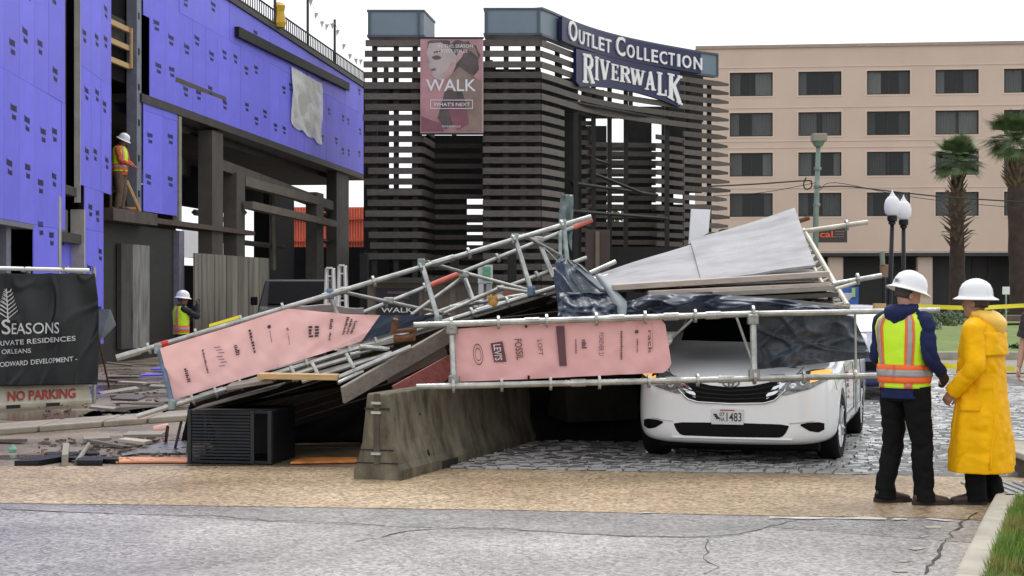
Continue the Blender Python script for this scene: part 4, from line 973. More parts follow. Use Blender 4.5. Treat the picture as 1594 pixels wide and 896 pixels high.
for k in range(20):     # oval emblem outline
    a, b = 2*math.pi*k/20, 2*math.pi*(k+1)/20; c = (uR(744), .5)
    for (s1, s2) in ((1, .9), (.62, .54)): mk.add([fR(c[0]+.023*s*math.cos(t), c[1]+.20*s*math.sin(t), .02) for s, t in ((s1, a), (s1, b), (s2, b), (s2, a))], [(0, 1, 2, 3)])
stuff(mk.build('logo_prints', mat('plum_print', (.11, .045, .06), .6), br, recalc=False)); wl2.build('word', mat('pale_print', (.7, .55, .56), .6), br, recalc=False)
for px, py in ((819, 504), (930, 499), (823, 590), (711, 513), (712, 593)):
    p = P(px, py, 15.5); MB().box(tuple(p), (.02, .02, .07)).build('tie', black_plastic, br)
settle(br)

# --- decking under the left truss: planks seen from below
rr = random.Random(17)
def plankq(a, b, wv, th, m, label, name='plank', cat='plank', group='loose planks under the truss', bev=.006):
    a, b, wv = Vector(a), Vector(b), Vector(wv); t = (b-a).normalized(); n = t.cross(wv).normalized()*th
    o = MB().ext([a, b, b+wv, a+wv], n).build(name, m, None, bevel=bev)
    return tag(o, label, cat, group)
dk = here('collapsed_deck', 'row of dark deck planks hanging below the tilted truss', 'decking', P(430, 620, 17))
for k in range(7):
    f0, f1 = k*.23, k*.23+.205
    a = P(300, 628+0*k, 16.6); b = P(880, 452, 17.4)
    off0 = Vector((.02*k, f0*.93, -.36*f0)); off1 = Vector((.02*k, f1*.93, -.36*f1))
    a0 = a+off0; b0 = b+off0; a1 = a+off1; b1 = b+off1
    t = (b0-a0).normalized(); n = t.cross(a1-a0).normalized()*.045
    MB().ext([a0, b0, b1, a1], n).build('plank', plank_dark, dk, bevel=.006)
settle(dk)
plankq(P(533, 603, 16.0), P(700, 508, 16.7), (.02, .05, -.16), .04, plank_grey, 'wide grey plank running down left beside the rusty clamp')
plankq(P(612, 600, 15.9), P(700, 552, 16.4), (.08, .03, -.19), .03, mat('red_stained_board', (.25, .07, .06), .5, 0, .4, 4, stretch=(1, 6, 6)), 'red stained board resting above the concrete barrier')
plankq(P(598, 570, 16.4), P(690, 528, 16.8), (.05, .05, -.17), .03, mat('buff_board', (.15, .12, .095), .6, 0, .3, 3), 'buff board behind the red stained board')
plankq(P(400, 590, 15.95), P(525, 592, 16.05), (0, .22, .0), .055, wood_new, 'pale timber bearer lying level under the truss', 'timber', 'timber')
plankq(P(352, 608, 16.1), P(425, 596, 16.1), (.02, .25, .03), .04, plank_grey, 'short board end wedged under the truss near its low end')
plankq(P(560, 545, 16.5), P(630, 530, 16.6), (.0, .3, -.02), .04, plank_grey, 'grey board under the truss beside the rusty clamp')
plankq(P(300, 640, 15.95), P(432, 604, 16.2), (.03, .4, .02), .02, plank_dark, 'thin dark board along the low edge of the truss')
# loose pipe bundle in the gap below the pink banner
for i, (x0, y0, x1, y1, d, r, m, lb) in enumerate((
    (440, 588, 560, 552, 16.4, .022, galv, 'uppermost loose pipe under the pink banner on the truss'),
    (455, 592, 575, 558, 16.45, .02, galv_dark, 'second loose pipe under the pink banner on the truss'),
    (470, 594, 610, 549, 16.35, .022, galv, 'third loose pipe under the pink banner on the truss'),
    (522, 590, 640, 540, 16.2, .027, galv, 'pale loose pipe beside the wide grey plank'),
    (526, 596, 565, 578, 16.1, .02, galv, 'short pale pipe stub beside the wide grey plank'),
    (545, 552, 612, 538, 16.5, .02, galv, 'thin pipe behind the rusty clamp'),
    (560, 540, 605, 543, 16.4, .024, galv, 'short level pipe left of the rusty clamp'),
    (700, 478, 860, 452, 17.5, .022, galv, 'loose pipe lying along the truss behind its lower rail'),
    (740, 482, 880, 462, 17.4, .02, galv_dark, 'darker loose pipe below the truss lower rail'),
    (780, 478, 905, 456, 17.45, .02, galv, 'short pipe bundle end left of the hanging slate tarp'),
    (918, 425, 958, 407, 17.8, .024, galv, 'pipe end poking out right of the hanging slate tarp'),
    (920, 436, 947, 429, 17.6, .022, galv, 'small pipe end below another right of the slate tarp'))):
    tag(MB().tube(P(x0, y0, d), P(x1, y1, d+.15), r, 8).build('loose_pipe', m), lb, 'pipe', 'loose scaffold pipes')
for i, (x, y) in enumerate(((458, 585), (492, 580), (545, 565))):
    tag(MB().tube(P(x-6, y-15, 16.25), P(x+6, y+8, 16.2), .02, 8).build('loose_pipe', galv), ('short upright stub of pipe in the bundle, leftmost', 'short upright stub of pipe in the bundle, middle', 'short upright stub of pipe in the bundle, rightmost')[i], 'pipe', 'loose scaffold pipes')
br_m = mat('brick_dust_board', (.22, .10, .065), .7, 0, .35, 4, stretch=(1, 5, 5))
plankq(P(770, 488, 17.5), P(870, 468, 17.6), (.0, .3, -.03), .05, br_m, 'brown board behind the upper pipe of the front frame')
plankq(P(700, 497, 17.2), P(850, 470, 17.5), (.02, .25, -.10), .04, plank_dark, 'dark plank behind the upper pipe of the front frame')
orange_glove = MB()
for k in range(4): orange_glove.tube(P(764+k*3, 470, 17.0), P(759+k*4.5, 460-2*(k % 2), 17.0), .018, 6, .012)
orange_glove.lathe([(.03, -.06), (.055, -.03), (.05, .03), (.03, .05)], tuple(P(768, 472, 17.02)), 8)
tag(orange_glove.build('work_glove', mat('glove_ochre', (.45, .24, .06), .8), smooth=True), 'ochre work glove caught on the truss lower rail', 'glove')

# --- black sheets added behind to keep the space below the wreck dark
def cloth(name, fn, nu, nv, m, label, cat='tarp', group=None, solid=.004):
    o = MB().grid(fn, nu, nv).build(name, m, None, smooth=True, solid=solid); return tag(o, label, cat, group)
def tarpf(c00, c10, c01, c11, amp=.05, seed=0, fold=0, ff=9, sag=0):
    """bilinear sheet between four points: u left-right, v top-bottom, with folds"""
    c00, c10, c01, c11 = map(Vector, (c00, c10, c01, c11))
    def fn(u, v):
        p = c00.lerp(c10, u).lerp(c01.lerp(c11, u), v)
        n = amp*(noise.noise(Vector((u*4+seed, v*3, 0)))+.5*noise.noise(Vector((u*11, v*8+seed, 2))))+fold*math.sin(u*ff+v*2.5+2*noise.noise(Vector((u*3, v*2, seed))))*(.3+.7*v)
        return p+Vector((0, n, -sag*4*u*(1-u)*(1-v)))
    return fn
cloth('sheet_and_shade', tarpf(P(300, 610, 18.2), P(700, 500, 18.6), G(280, 690), G(700, 690), .08, 2, .05), 40, 20, black_cloth, 'added black sheet darkening the space behind the black slatted locker')
cloth('sheet_and_shade', tarpf(P(690, 500, 18.9), P(1010, 480, 19.0), G(690, 690), G(1010, 690), .08, 5, .05), 40, 20, black_cloth, 'added black sheet darkening the space behind the concrete barrier')
cloth('sheet_and_shade', tarpf(P(300, 642, 16.45), P(552, 590, 16.6), P(300, 652, 18.0), P(552, 600, 18.2), .05, 8, .04), 30, 12, black_cloth, 'black sheeting sagging over the black slatted locker')
# --- deck over the van: big grey plywood sheets
pl1 = MB(); 
def ply_sheet(q, m, label, th=.022, name='plywood_sheet'):
    q = [Vector(p) for p in q]; n = (q[1]-q[0]).cross(q[3]-q[0]).normalized()*th
    nu, nv = 14, 8; mb = MB()
    def f(u, v, o):
        p = q[0].lerp(q[1], u).lerp(q[3].lerp(q[2], u), v); return p+n*o+Vector((0, 0, .02*noise.noise(Vector((u*2+q[0].x, v*2, .5)))))
    mb.grid(lambda u, v: f(u, v, 0), nu, nv); mb.grid(lambda u, v: f(u, v, -1), nu, nv)
    st = (nu+1)*(nv+1); per = [i for i in range(nu+1)]+[j*(nu+1)+nu for j in range(1, nv+1)]+[nv*(nu+1)+i for i in range(nu-1, -1, -1)]+[j*(nu+1) for j in range(nv-1, 0, -1)]
    for a, b in zip(per, per[1:]+per[:1]): mb.f.append((a, b, b+st, a+st))
    return tag(mb.build(name, m, smooth=False), label, 'plywood', 'plywood sheets on the deck')
ply_sheet([P(1092, 438, 16.45), P(1269, 411, 16.55), P(1237, 324, 18.9), P(1074, 373, 18.6)], ply, 'largest grey plywood sheet sloping up at the right of the deck')
ply_sheet([P(938, 448, 16.3), P(1096, 441, 16.4), P(1078, 378, 18.5), P(912, 432, 18.0)], ply, 'pale plywood sheet at the left of the deck beside the slate tarp')
0 and ply_sheet([P(1180, 352, 18.2), P(1237, 337, 18.4), P(1236, 322, 18.95), P(1182, 340, 18.75)], mat('pale_lilac_ply', (.48, .47, .49), .45, 0, .15, 5, .3, 40), 'small rough plywood scrap on the top corner of the deck', .03)
tag(MB().ext([P(1072, 380, 19), P(1103, 362, 19), P(1106, 326, 19.05), P(1076, 325, 19.05)], (0, .05, 0)).build('white_board', white_panel, bevel=.004), 'white rectangular board standing up behind the deck', 'board')
plk = [((955, 452, 16.1), (1292, 431, 16.3), .028, .055, 'pale upper deck plank below the large plywood sheet'),
       ((1010, 459, 16.05), (1292, 446, 16.25), .025, .04, 'thin deck plank below the pale upper one'),
       ((1110, 462, 16.05), (1300, 452, 16.25), .03, .05, 'grey deck plank second from the bottom of the stack'),
       ((1150, 470, 16.1), (1306, 462, 16.3), .03, .05, 'lowest deck plank, brown and stained')]
for i, (a, b, dz, th, lb) in enumerate(plk):
    q0, q1 = P(*a), P(*b); plankq(q0, q1, (.0, .9+.1*i, .02), th, (ply_edge, ply_edge, plank_grey, plank_dark)[i], lb, 'deck_plank', 'plank', 'deck planks over the van')
for i in range(5):
    q0, q1 = P(940+i*8, 450-3*i, 17.1+.4*i), P(1296-i*4, 448-11*i, 17.2+.4*i)
    plankq(q0, q1, (.0, .37, .03), .045, plank_grey, ('deck plank under the plywood, front row', 'deck plank under the plywood, second row', 'deck plank under the plywood, middle row', 'deck plank under the plywood, fourth row', 'deck plank under the plywood, rear row')[i], 'deck_plank', 'plank', 'deck planks over the van')
# end truss with hook teeth at the right end of the deck
et = here('deck_end_frame', 'pale lattice end frame with hook teeth at the right end of the deck', 'scaffold', P(1318, 476, 16.4))
e0, e1 = P(1251, 358, 18.7), P(1319, 476, 16.3); f0, f1 = P(1243, 372, 18.6), P(1300, 478, 16.25)
cream = mat('cream_steel', (.52, .50, .42), .5, .3, .2, 8)
pipe(e0, e1, et, .03, cream); pipe(f0, f1, et, .022, cream)
for k in range(13):
    t = (k+.5)/13; a = e0.lerp(e1, t); b = f0.lerp(f1, t); MB().tube(a, b, .014, 6).build('rung', cream, et)
    MB().box(tuple(b+Vector((-.035, 0, -.02))), (.09, .05, .03)).build('hook', mat('hook_steel', (.33, .29, .23), .6, .3, .3, 8), et)
pipe(P(1250, 360, 18.6), P(1351, 345.5, 18.5), et, .028, cream); pipe(P(1296, 442, 16.8), P(1372, 428.5, 16.9), et, .026, galv); pipe(P(1300, 450, 16.7), P(1332, 440, 16.8), et, .018, cream)
pipe(P(1232, 348, 18.9), P(1259, 339, 18.95), et, .026, rust)
for p, ax in ((P(1318, 350, 18.55), (1, 0, .1)), (P(1335, 434, 16.85), (1, 0, .1))): rosette(p, Vector(ax), .062, et)
pipe(P(990, 451, 16.6), P(1110, 458, 16.2), et, .026, galv); pipe(P(1110, 458, 16.2), P(1322, 479, 16.2), et, .026, mat('brown_pipe', (.20, .17, .13), .5, .3, .3, 8))
settle(et)
# --- slate tarps
def hang(u, v):
    # hooded drape from the truss tip: narrow at the top, spreading below
    xl = lerpP([(878,), (864,), (862,), (866,), (870,)], v)[0]; xr = lerpP([(884,), (905,), (928,), (965,), (985,)], v)[0]; yt = lerpP([(396,), (408,), (432,), (460,), (494,)], v)[0]
    px = xl+(xr-xl)*u; d = 16.9-.28*math.sin(math.pi*u)*(.3+v)+.07*math.sin(u*11+v*3)*(.2+v)-.22*max(0, .2-abs(noise.noise(Vector((u*3+v, v*3-u*2, 6)))))
    return P(px, yt+6*u*(1-v), d-.35*v)
cloth('slate_tarp', hang, 60, 50, tarp_blue, 'slate blue tarp draped like a hood from the end of the truss')
def flap(u, v):
    px = 940+45*u+12*v; py = 440+50*v-10*u*(1-v)-26*(1-u)*v*.4
    return P(px+8*math.sin(v*3), py, 16.15-.10*math.sin(math.pi*u)*v-.12*v)
def flap2(u, v):
    a = lerpP([(925, 428), (945, 455), (958, 480), (962, 492)], v); b = lerpP([(935, 425), (965, 458), (985, 478), (984, 487)], v)
    return P(a[0]+(b[0]-a[0])*u, a[1]+(b[1]-a[1])*u+4*math.sin(math.pi*u)*v, 16.2-.15*v-.06*math.sin(math.pi*u))
cloth('grey_flap', flap2, 12, 20, mat('pale_grey_tarp', (.36, .40, .42), .35, 0, .15, 4, .3, 10), 'pale grey tarp flap hooked over the front pipe')
def swag(u, v):
    t = lerpP([(976, 470), (1010, 458), (1060, 456), (1120, 458), (1200, 464), (1270, 472), (1326, 482)], u); b = lerpP([(975, 492), (1010, 489), (1060, 486), (1120, 485), (1200, 484), (1270, 486), (1330, 489)], u)
    return P(t[0]+(b[0]-t[0])*v, t[1]+(b[1]-t[1])*v, 15.95-.12*math.sin(v*math.pi)+.07*math.sin(u*26+v*4)+.06*noise.noise(Vector((u*12, v*4, 7)))-.2*max(0, .18-abs(noise.noise(Vector((u*7+v, v*2-u*3, 2))))))
cloth('tarp_and_shade', swag, 120, 20, tarp_navy, 'dark navy tarp rolled along the upper pipe over the van')
def van_tarp(u, v):
    t = lerpP([(1174, 490), (1230, 489), (1290, 488), (1328, 491)], u); b = lerpP([(1178, 575), (1230, 570), (1290, 564), (1357, 556)], u)
    px = t[0]+(b[0]-t[0])*v; py = t[1]+(b[1]-t[1])*v
    r1 = abs(noise.noise(Vector((u*3.2-v*1.8, v*1.6+u, 3)))); r2 = abs(noise.noise(Vector((u*5+v*3, v*2, 8))))
    f = .05*math.sin(u*13+v*3)*(.25+v*.8)-.28*max(0, .22-r1)-.16*max(0, .2-r2)+.10*noise.noise(Vector((u*5, v*3, 1)))-.10*math.exp(-((u-.28-.35*(1-v))**2)/.006)*v+.05*math.exp(-((u-.75+.1*v)**2)/.004)
    return P(px, py, 15.62+.28*v+.55*u*u+f*.9)
cloth('slate_tarp', van_tarp, 110, 60, tarp_blue, 'slate blue tarp hanging over the bonnet of the white van')
# flat sheets added as a ceiling to shade the space under the deck
cloth('tarp_and_shade', tarpf(P(985, 452, 16.3), P(1320, 470, 16.4), P(960, 452, 20.0), P(1330, 456, 20.2), .05, 3), 30, 20, tarp_navy, 'navy sheet added as shade under the deck above the van')
cloth('tarp_and_shade', tarpf(P(690, 505, 16.0), P(1000, 470, 16.2), P(690, 500, 19.0), P(1000, 470, 19.2), .05, 13), 24, 16, black_cloth, 'flat black sheet added to darken the space behind the logo banner')
cloth('sheet_and_shade', tarpf(P(870, 455, 16.3), P(975, 455, 16.3), P(868, 500, 15.9), P(985, 500, 15.9), .12, 4, .05, 14), 50, 24, tarp_navy, 'navy sheet below the hooded tarp behind the front pipe')
wire = MB().path([P(846+10*math.sin(t*3)*0+26*t+14*math.sin(t*math.pi), 385+62*t, 17.6) for t in [i/12 for i in range(13)]], .007, 5)
tag(wire.build('hanging_wire', galv), 'thin curved wire hanging left of the hooded tarp', 'wire')
mbt = MB(); pts = [on(A0, A1, 326+k*5)+Vector((0, -.02, .032)) for k in range(11)]
mbt.grid(lambda u, v: lerpP([tuple(p) for p in pts], u)[:2]+(lerpP([tuple(p) for p in pts], u)[2]+.03*v,), 20, 1)
tag(mbt.build('yellow_tape', tape_yellow, solid=.003), 'yellow tape wound along the top pipe near the worker with a phone', 'tape')
up_t = cloth('slate_scrap', tarpf(P(874, 302, 18.4), P(893, 303, 18.4), P(869, 340, 18.3), P(890, 392, 18.2), .05, 6, .03), 8, 20, mat('grey_green_tarp', (.11, .14, .14), .4, 0, .3, 5), 'torn grey green tarp strip standing above the truss end')
# ---------------------------------------------------------------- concrete barriers, locker, debris
def barrier(L, lift=0):
    """jersey barrier in local coordinates: x across, y along (0..L)"""
    prof = [(-.235, 0), (-.235, .10), (-.205, .15), (-.15, .34), (-.10, .78), (.10, .78), (.15, .34), (.205, .15), (.235, .10), (.235, 0)]
    mb = MB(); ys = [0, .02]+[i*L/16 for i in range(1, 16)]+[L-.02, L]; rs = []
    for j, y in enumerate(ys):
        s = .975 if j in (0, len(ys)-1) else 1
        rs.append([(x*s, y, z*(1 if z < .5 else s)) for x, z in prof])
    return mb.rings(rs)
b1 = here('concrete_barrier', 'stained concrete barrier on the tan crossing edge, nearest the camera', 'barrier', G(620, 748))
dv = (G(835, 690)-G(626, 750)).normalized(); p0 = G(587, 748.5); p1 = p0+dv*3.6; Mb = Matrix.Translation(p0) @ Matrix.Rotation(math.atan2(-dv.x, dv.y), 4, 'Z')
body = barrier(4.3); 
ob = body.xf(Mb).build('body', conc, b1, bevel=.012)
wet = mat('painted_recess', (.02, .018, .015), .8)  # grooves, notches and holes laid on the concrete, their shade painted near-black
def bpart(a, b, name, m, bev=0, par=None): return MB().box2(a, b, Mb).build(name, m, par or b1, bevel=bev)
bpart((-.028, -.012, .15), (.028, .004, .78), 'end_slot', mat('slot_stain', (.075, .066, .045), .8, 0, .3, 6))
for z in (.685, .60, .235): bpart((-.045, -.035, z), (.045, .0, z+.022), 'loop_bar', mat('loop_steel', (.42, .42, .40), .5, .5, .3, 10))
bpart((-.12, -.006, .633), (.12, .004, .652), 'end_groove', wet); bpart((-.16, -.006, .27), (.16, .004, .283), 'end_groove', wet)
bpart((-.21, -.006, .155), (.21, .004, .165), 'end_groove', wet)
for y, z, r in ((.75, .19, .03), (.7, .55, .012)):
    c_ = Mb @ Vector((.192 if z < .3 else .125, y, z)); MB().lathe([(.0, -.02), (r, -.02), (r, .012), (0, .012)], (0, 0, 0), 10, Matrix.Translation(c_) @ Matrix.Rotation(R(70), 4, 'Y'), caps=False).build('lifting_hole', wet, b1)
bpart((.05, 1.0, -.01), (.24, 1.42, .085), 'fork_notch', wet)
settle(b1)
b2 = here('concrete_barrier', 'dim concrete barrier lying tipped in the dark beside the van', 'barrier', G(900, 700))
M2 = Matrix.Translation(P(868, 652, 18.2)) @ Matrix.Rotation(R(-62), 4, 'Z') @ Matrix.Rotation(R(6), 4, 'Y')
barrier(.9).xf(M2).build('body', mat('shaded_concrete', (.022, .021, .018), .8, 0, .4, 4, .3, 20, spec=.2), b2, bevel=.012)  # concrete colour darkened to stand for the shade beside the van
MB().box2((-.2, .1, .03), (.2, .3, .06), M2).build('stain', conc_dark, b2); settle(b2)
# black slatted locker lying under the low end of the truss
lk = here('slatted_locker', 'black slatted metal locker standing under the low end of the truss', 'locker', G(372, 722))
l0, l1, l2 = G(292, 722), G(400, 724), G(455, 716)
zt_ = .53
xdir = (l1-l0); Lw = xdir.length; xdir.normalize(); ydir = Vector((-xdir.y, xdir.x, 0)); ML = Matrix(((xdir.x, ydir.x, 0, l0.x), (xdir.y, ydir.y, 0, l0.y), (0, 0, 1, .0), (0, 0, 0, 1)))
depth = .75
def lb(a, b, name, m=black_metal, bev=.004): return MB().box2(a, b, ML).build(name, m, lk, bevel=bev)
Lw = .86
lb((.02, depth-.03, .03), (Lw-.02, depth, zt_-.02), 'back_panel'); lb((0, 0, zt_-.03), (Lw, depth, zt_), 'top_panel'); lb((0, 0, .012), (Lw, depth, .04), 'base_panel')
lb((Lw-.03, .02, .04), (Lw, depth, zt_-.03), 'side_panel')
for x in (0, Lw-.045, Lw-.22): lb((x, -.01, .012), (x+.04, .03, zt_), 'corner_post', mat('locker_post', (.02, .022, .026), .4, .3, .2))
for k in range(15): lb((.045, -.006, .055+k*.031), (Lw-.225, .012, .055+k*.031+.019), 'slat', mat('locker_slat', (.014, .018, .026), .4, .3, .2), 0)
for k in range(12): lb((.045, .35, .06+k*.036), (.055, .7, .06+k*.036+.018), 'slat', mat('locker_slat2', (.10, .11, .12), .4, .3, .2), 0)
settle(lk)
# rubbish on the site pavement
rj = random.Random(31)
def debris(name, pts, th, m, label, cat, group='debris on the site pavement'):
    q = [G(*p) for p in pts]; return tag(MB().ext([p+Vector((0, 0, .012)) for p in q], (0, 0, th)).build(name, m, bevel=.004), label, cat, group)
slab = here('pavement_slab', 'long pale kerb slab lying across the muddy pavement at left', 'slab', G(150, 672))
for a, b in ((-60, 58), (60, 158), (160, 228), (230, 292)):
    y0, y1 = 678-.077*a, 678-.077*b
    MB().ext([G(a+1, y0), G(b-1, y1), G(b-1, y1)+Vector((0, 1.1, 0)), G(a+1, y0)+Vector((0, 1.1, 0))], (0, 0, .085)).build('slab_section', mat('slab_top', (.29, .25, .20), .55, 0, .3, 2, .3, 20), slab, bevel=.02)
settle(slab)
bk = black_metal
debris('black_frame_bar', [(22, 727), (60, 726), (120, 716), (78, 716)], .05, bk, 'black metal tray fragment at the far left of the debris', 'metal')
debris('black_frame_bar', [(70, 714), (155, 713), (155, 710), (70, 711)], .04, bk, 'black bar lying behind the tray fragment', 'metal')
debris('black_frame_bar', [(95, 720), (185, 723), (185, 719), (95, 716)], .04, bk, 'longest black bar pointing to the orange board', 'metal')
debris('black_frame_bar', [(120, 726), (160, 726), (160, 721), (120, 721)], .05, bk, 'short black block in front of the longest bar', 'metal')
debris('grey_block', [(96, 727), (106, 727), (108, 708), (98, 708)], .11, plank_grey, 'grey timber block amid the black bars', 'timber')
tag(MB().tube(G(120, 724)+Vector((0, 0, .03)), G(138, 706)+Vector((0, 0, .10)), .03, 7, .02).build('broken_branch', plank_grey), 'broken grey stick leaning on the black bars', 'stick', 'debris on the site pavement')
tag(MB().tube(G(67, 722), P(66, 700, 16.6), .012, 6).build('thin_rod', rust), 'thin rusty rod standing on the tray fragment', 'rod', 'debris on the site pavement')
debris('orange_board', [(180, 723), (292, 722), (300, 716), (185, 716)], .02, mat('orange_board', (.62, .25, .12), .5, 0, .3, 4), 'orange board lying left of the black locker', 'board')
debris('orange_board', [(452, 724), (556, 722), (556, 716), (470, 716)], .02, mat('orange_board2', (.60, .22, .05), .45, 0, .4, 5), 'orange board between the black locker and the barrier', 'board')
debris('grey_sheet', [(195, 708), (290, 708), (292, 690), (258, 690)], .015, mat('grey_sheet', (.21, .20, .21), .35, 0, .3, 3), 'flat grey sheet leaning flat beside the black locker', 'sheet')
debris('blue_strip', [(190, 712), (262, 702), (258, 699), (188, 709)], .012, mat('blue_grey_strip', (.16, .17, .19), .4, 0, .3, 3), 'thin blue grey strip beside the flat grey sheet', 'strip')
tag(MB().tube(G(272, 700), P(282, 657, 16.8), .015, 6).build('thin_rod', bk), 'black rod leaning against the left side of the locker', 'rod', 'debris on the site pavement')
tag(MB().tube(G(258, 690), P(261, 664, 17.8), .018, 6).build('thin_rod', bk), 'short black rod standing near the pink cup', 'rod', 'debris on the site pavement')
tag(MB().lathe([(.05, 0), (.07, .16), (.06, .17)], (0, 0, 0), 10, Matrix.Translation(G(240, 679)+Vector((0, 0, .07))) @ Matrix.Rotation(R(85), 4, 'Y')).build('paper_cup', mat('pink_cup', (.7, .4, .36), .6)), 'pink cup lying on the pavement left of the locker', 'cup', 'debris on the site pavement')
tag(MB().lathe([(.05, 0), (.06, .05), (.03, .10), (.02, .13)], tuple(G(20, 704)+Vector((0, 0, .01))), 9, Matrix.Translation(G(20, 704)) @ Matrix.Diagonal((.7, .7, .6, 1)) @ Matrix.Translation(-G(20, 704))).build('crumpled_can', mat('green_white_litter', (.5, .6, .55), .5, 0, .5, 20, col2=(.1, .5, .35))), 'crumpled green and white litter at the far left', 'litter', 'debris on the site pavement')
blab = ['dark wet plank piece by the torn grey sheet', 'pale plywood splinter behind the low end of the truss', 'grey plank piece left of the pink banner corner', 'grey plank piece beside the painted barrier end', 'purple offcut left of the pink banner corner', 'dark plank piece in front of the painted barrier end', 'grey plank piece just right of the painted barrier foot', 'grey plank piece below the pink banner corner', 'grey plank piece at the foot of the dark siding', 'purple offcut just behind the pink banner corner', 'dark plank piece at the foot of the torn sheet rod', 'dark plank piece nearest the painted barrier', 'pale plywood splinter in the middle of the heap', 'short grey plank under the pink banner corner', 'grey plank piece in front of the pink cup', 'dark plank piece in front of the kerb slab', 'pale splinter beside the thin blue grey strip', 'short grey plank in front of the kerb slab', 'grey plank piece on top of the kerb slab', 'dark plank piece near the low end of the truss pipe', 'dark plank piece at the far left by the green litter', 'grey plank piece at the middle of the kerb slab']
spots_ = [(195, 590, 60, 7, 1), (210, 583, 55, 5, 3), (225, 600, 48, 6, 0), (185, 612, 60, 5, 0), (240, 588, 45, 5, 2), (200, 628, 46, 5, 1), (160, 640, 40, 4, 0), (230, 640, 50, 5, 0), (215, 570, 60, 6, 0), (258, 578, 40, 6, 2), (185, 575, 40, 5, 1), (170, 600, 40, 6, 1), (206, 606, 46, 5, 3), (250, 612, 34, 4, 0), (225, 690, 60, 5, 0), (170, 697, 70, 5, 1), (210, 700, 44, 4, 3), (150, 690, 40, 4, 0), (230, 655, 50, 5, 0), (262, 634, 36, 4, 1), (10, 690, 60, 4, 1), (196, 656, 60, 5, 0)]
for i, (x, y, w_, h_, k) in enumerate(spots_):
    a = G(x-w_/2, y); dd = w_*a.y/F; yaw = rj.uniform(-.5, .5); Md = Matrix.Translation(G(x, y)+Vector((0, 0, .03+.09*rj.random()))) @ Matrix.Rotation(yaw, 4, 'Z') @ Matrix.Rotation(rj.uniform(-.12, .12), 4, 'Y') @ Matrix.Rotation(rj.uniform(-.15, .15), 4, 'X')
    tag(MB().box((0, 0, 0), (dd, rj.uniform(.12, .3), .035), Md).build('broken_board', (plank_grey, plank_dark, purple, ply_edge)[k], bevel=.005), blab[i], 'board', 'broken boards on the site pavement')
# small rubble
mb = MB()
for i in range(420):
    px = rj.uniform(60, 300); py = rj.choice((rj.uniform(575, 650), rj.uniform(684, 722))); p = G(px, py); s = rj.uniform(.01, .04)
    mb.box((0, 0, 0), (s*rj.uniform(.6, 3), s, s*.6), Matrix.Translation((p.x, p.y, .01+s*.3)) @ Matrix.Rotation(rj.uniform(0, 3), 4, 'Z') @ Matrix.Rotation(rj.uniform(-.3, .3), 4, 'X'))
tag(stuff(mb.build('rubble', mat('rubble', (.13, .105, .08), .8, 0, .5, 8, .4, 30))), 'small rubble and splinters scattered on the muddy pavement', 'rubble')

# ---------------------------------------------------------------- fence with black printed scrim on a painted barrier, left edge
def FQ(px, py):
    """point on the fence plane; the right end stands farther away"""
    d = 23.6+(px-0)/150*1.1; return P(px, py, d)
fe = here('site_fence', 'black printed scrim fence with a white top pipe at the left edge', 'fence', G(75, 634))
pipe(FQ(-60, 416), FQ(138, 420.5), fe, .03, mat('white_pipe', (.70, .70, .68), .4, .2), 'top_pipe')
def scrim(u, v, off=0):
    px = -60+208*u; top = 424.5+1.2*abs(math.sin(u*19)); bot = 602-4*u; py = top+(bot-top)*v
    px += (5*math.sin(v*3.0)+4*v)*max(0, u-.9)*10
    p = FQ(px, py); w = .06*math.sin(u*22+v*1.2)+.09*noise.noise(Vector((u*7, v*3, 2)))-.25*max(0, .16-abs(noise.noise(Vector((u*5+v*2, v*2-u*2, 4)))))+.16*max(0, u-.8)*5*math.sin(v*8+u*25)*.6*math.exp(-((v-.35)/.3)**2)
    p.y += w*.55-off; return p
MB().grid(scrim, 140, 70).build('scrim', mat('charcoal_scrim', (.017, .019, .020), .42, 0, .25, 1, .3, 9, spec=.35), fe, smooth=True, solid=.004)
for px in (-20, 37, 98, 140): pipe(FQ(px, 414)+Vector((0, .25, 0)), FQ(px, 630)+Vector((0, .25, 0)), fe, .028, galv, 'post')
for px in (37, 98): MB().box(tuple(FQ(px, 419)), (.06, .08, .08)).build('clamp', galv_dark, fe)
def scr(px, py): 
    u = (px+60)/208; top = 424.5+1.2*abs(math.sin(u*19)); bot = 602-4*u; return scrim(u, (py-top)/(bot-top), .03)
mk = MB()
def fline(s, yb0, slope, h, x_end, width, bold=0):
    lettering(mk, s, lambda a, b: scr(a, yb0+slope*a-b), h, ur=x_end, v0=0, width=width, bold=bold)
fline('S', 520, -.02, 23, 17, 14, .01); fline('EASONS', 520, -.02, 17, 95, 76, .006); fline('FOUR ', 520, -.02, 20, -4, 50, .01)
fline('PRIVATE RESIDENCES', 538, -.07, 7.5, 118, 128, .01); fline('NEW ORLEANS', 551, -.05, 7, 50, 76, .004); fline('WOODWARD DEVELOPMENT -', 571, -.08, 7.5, 120, 138, .012)
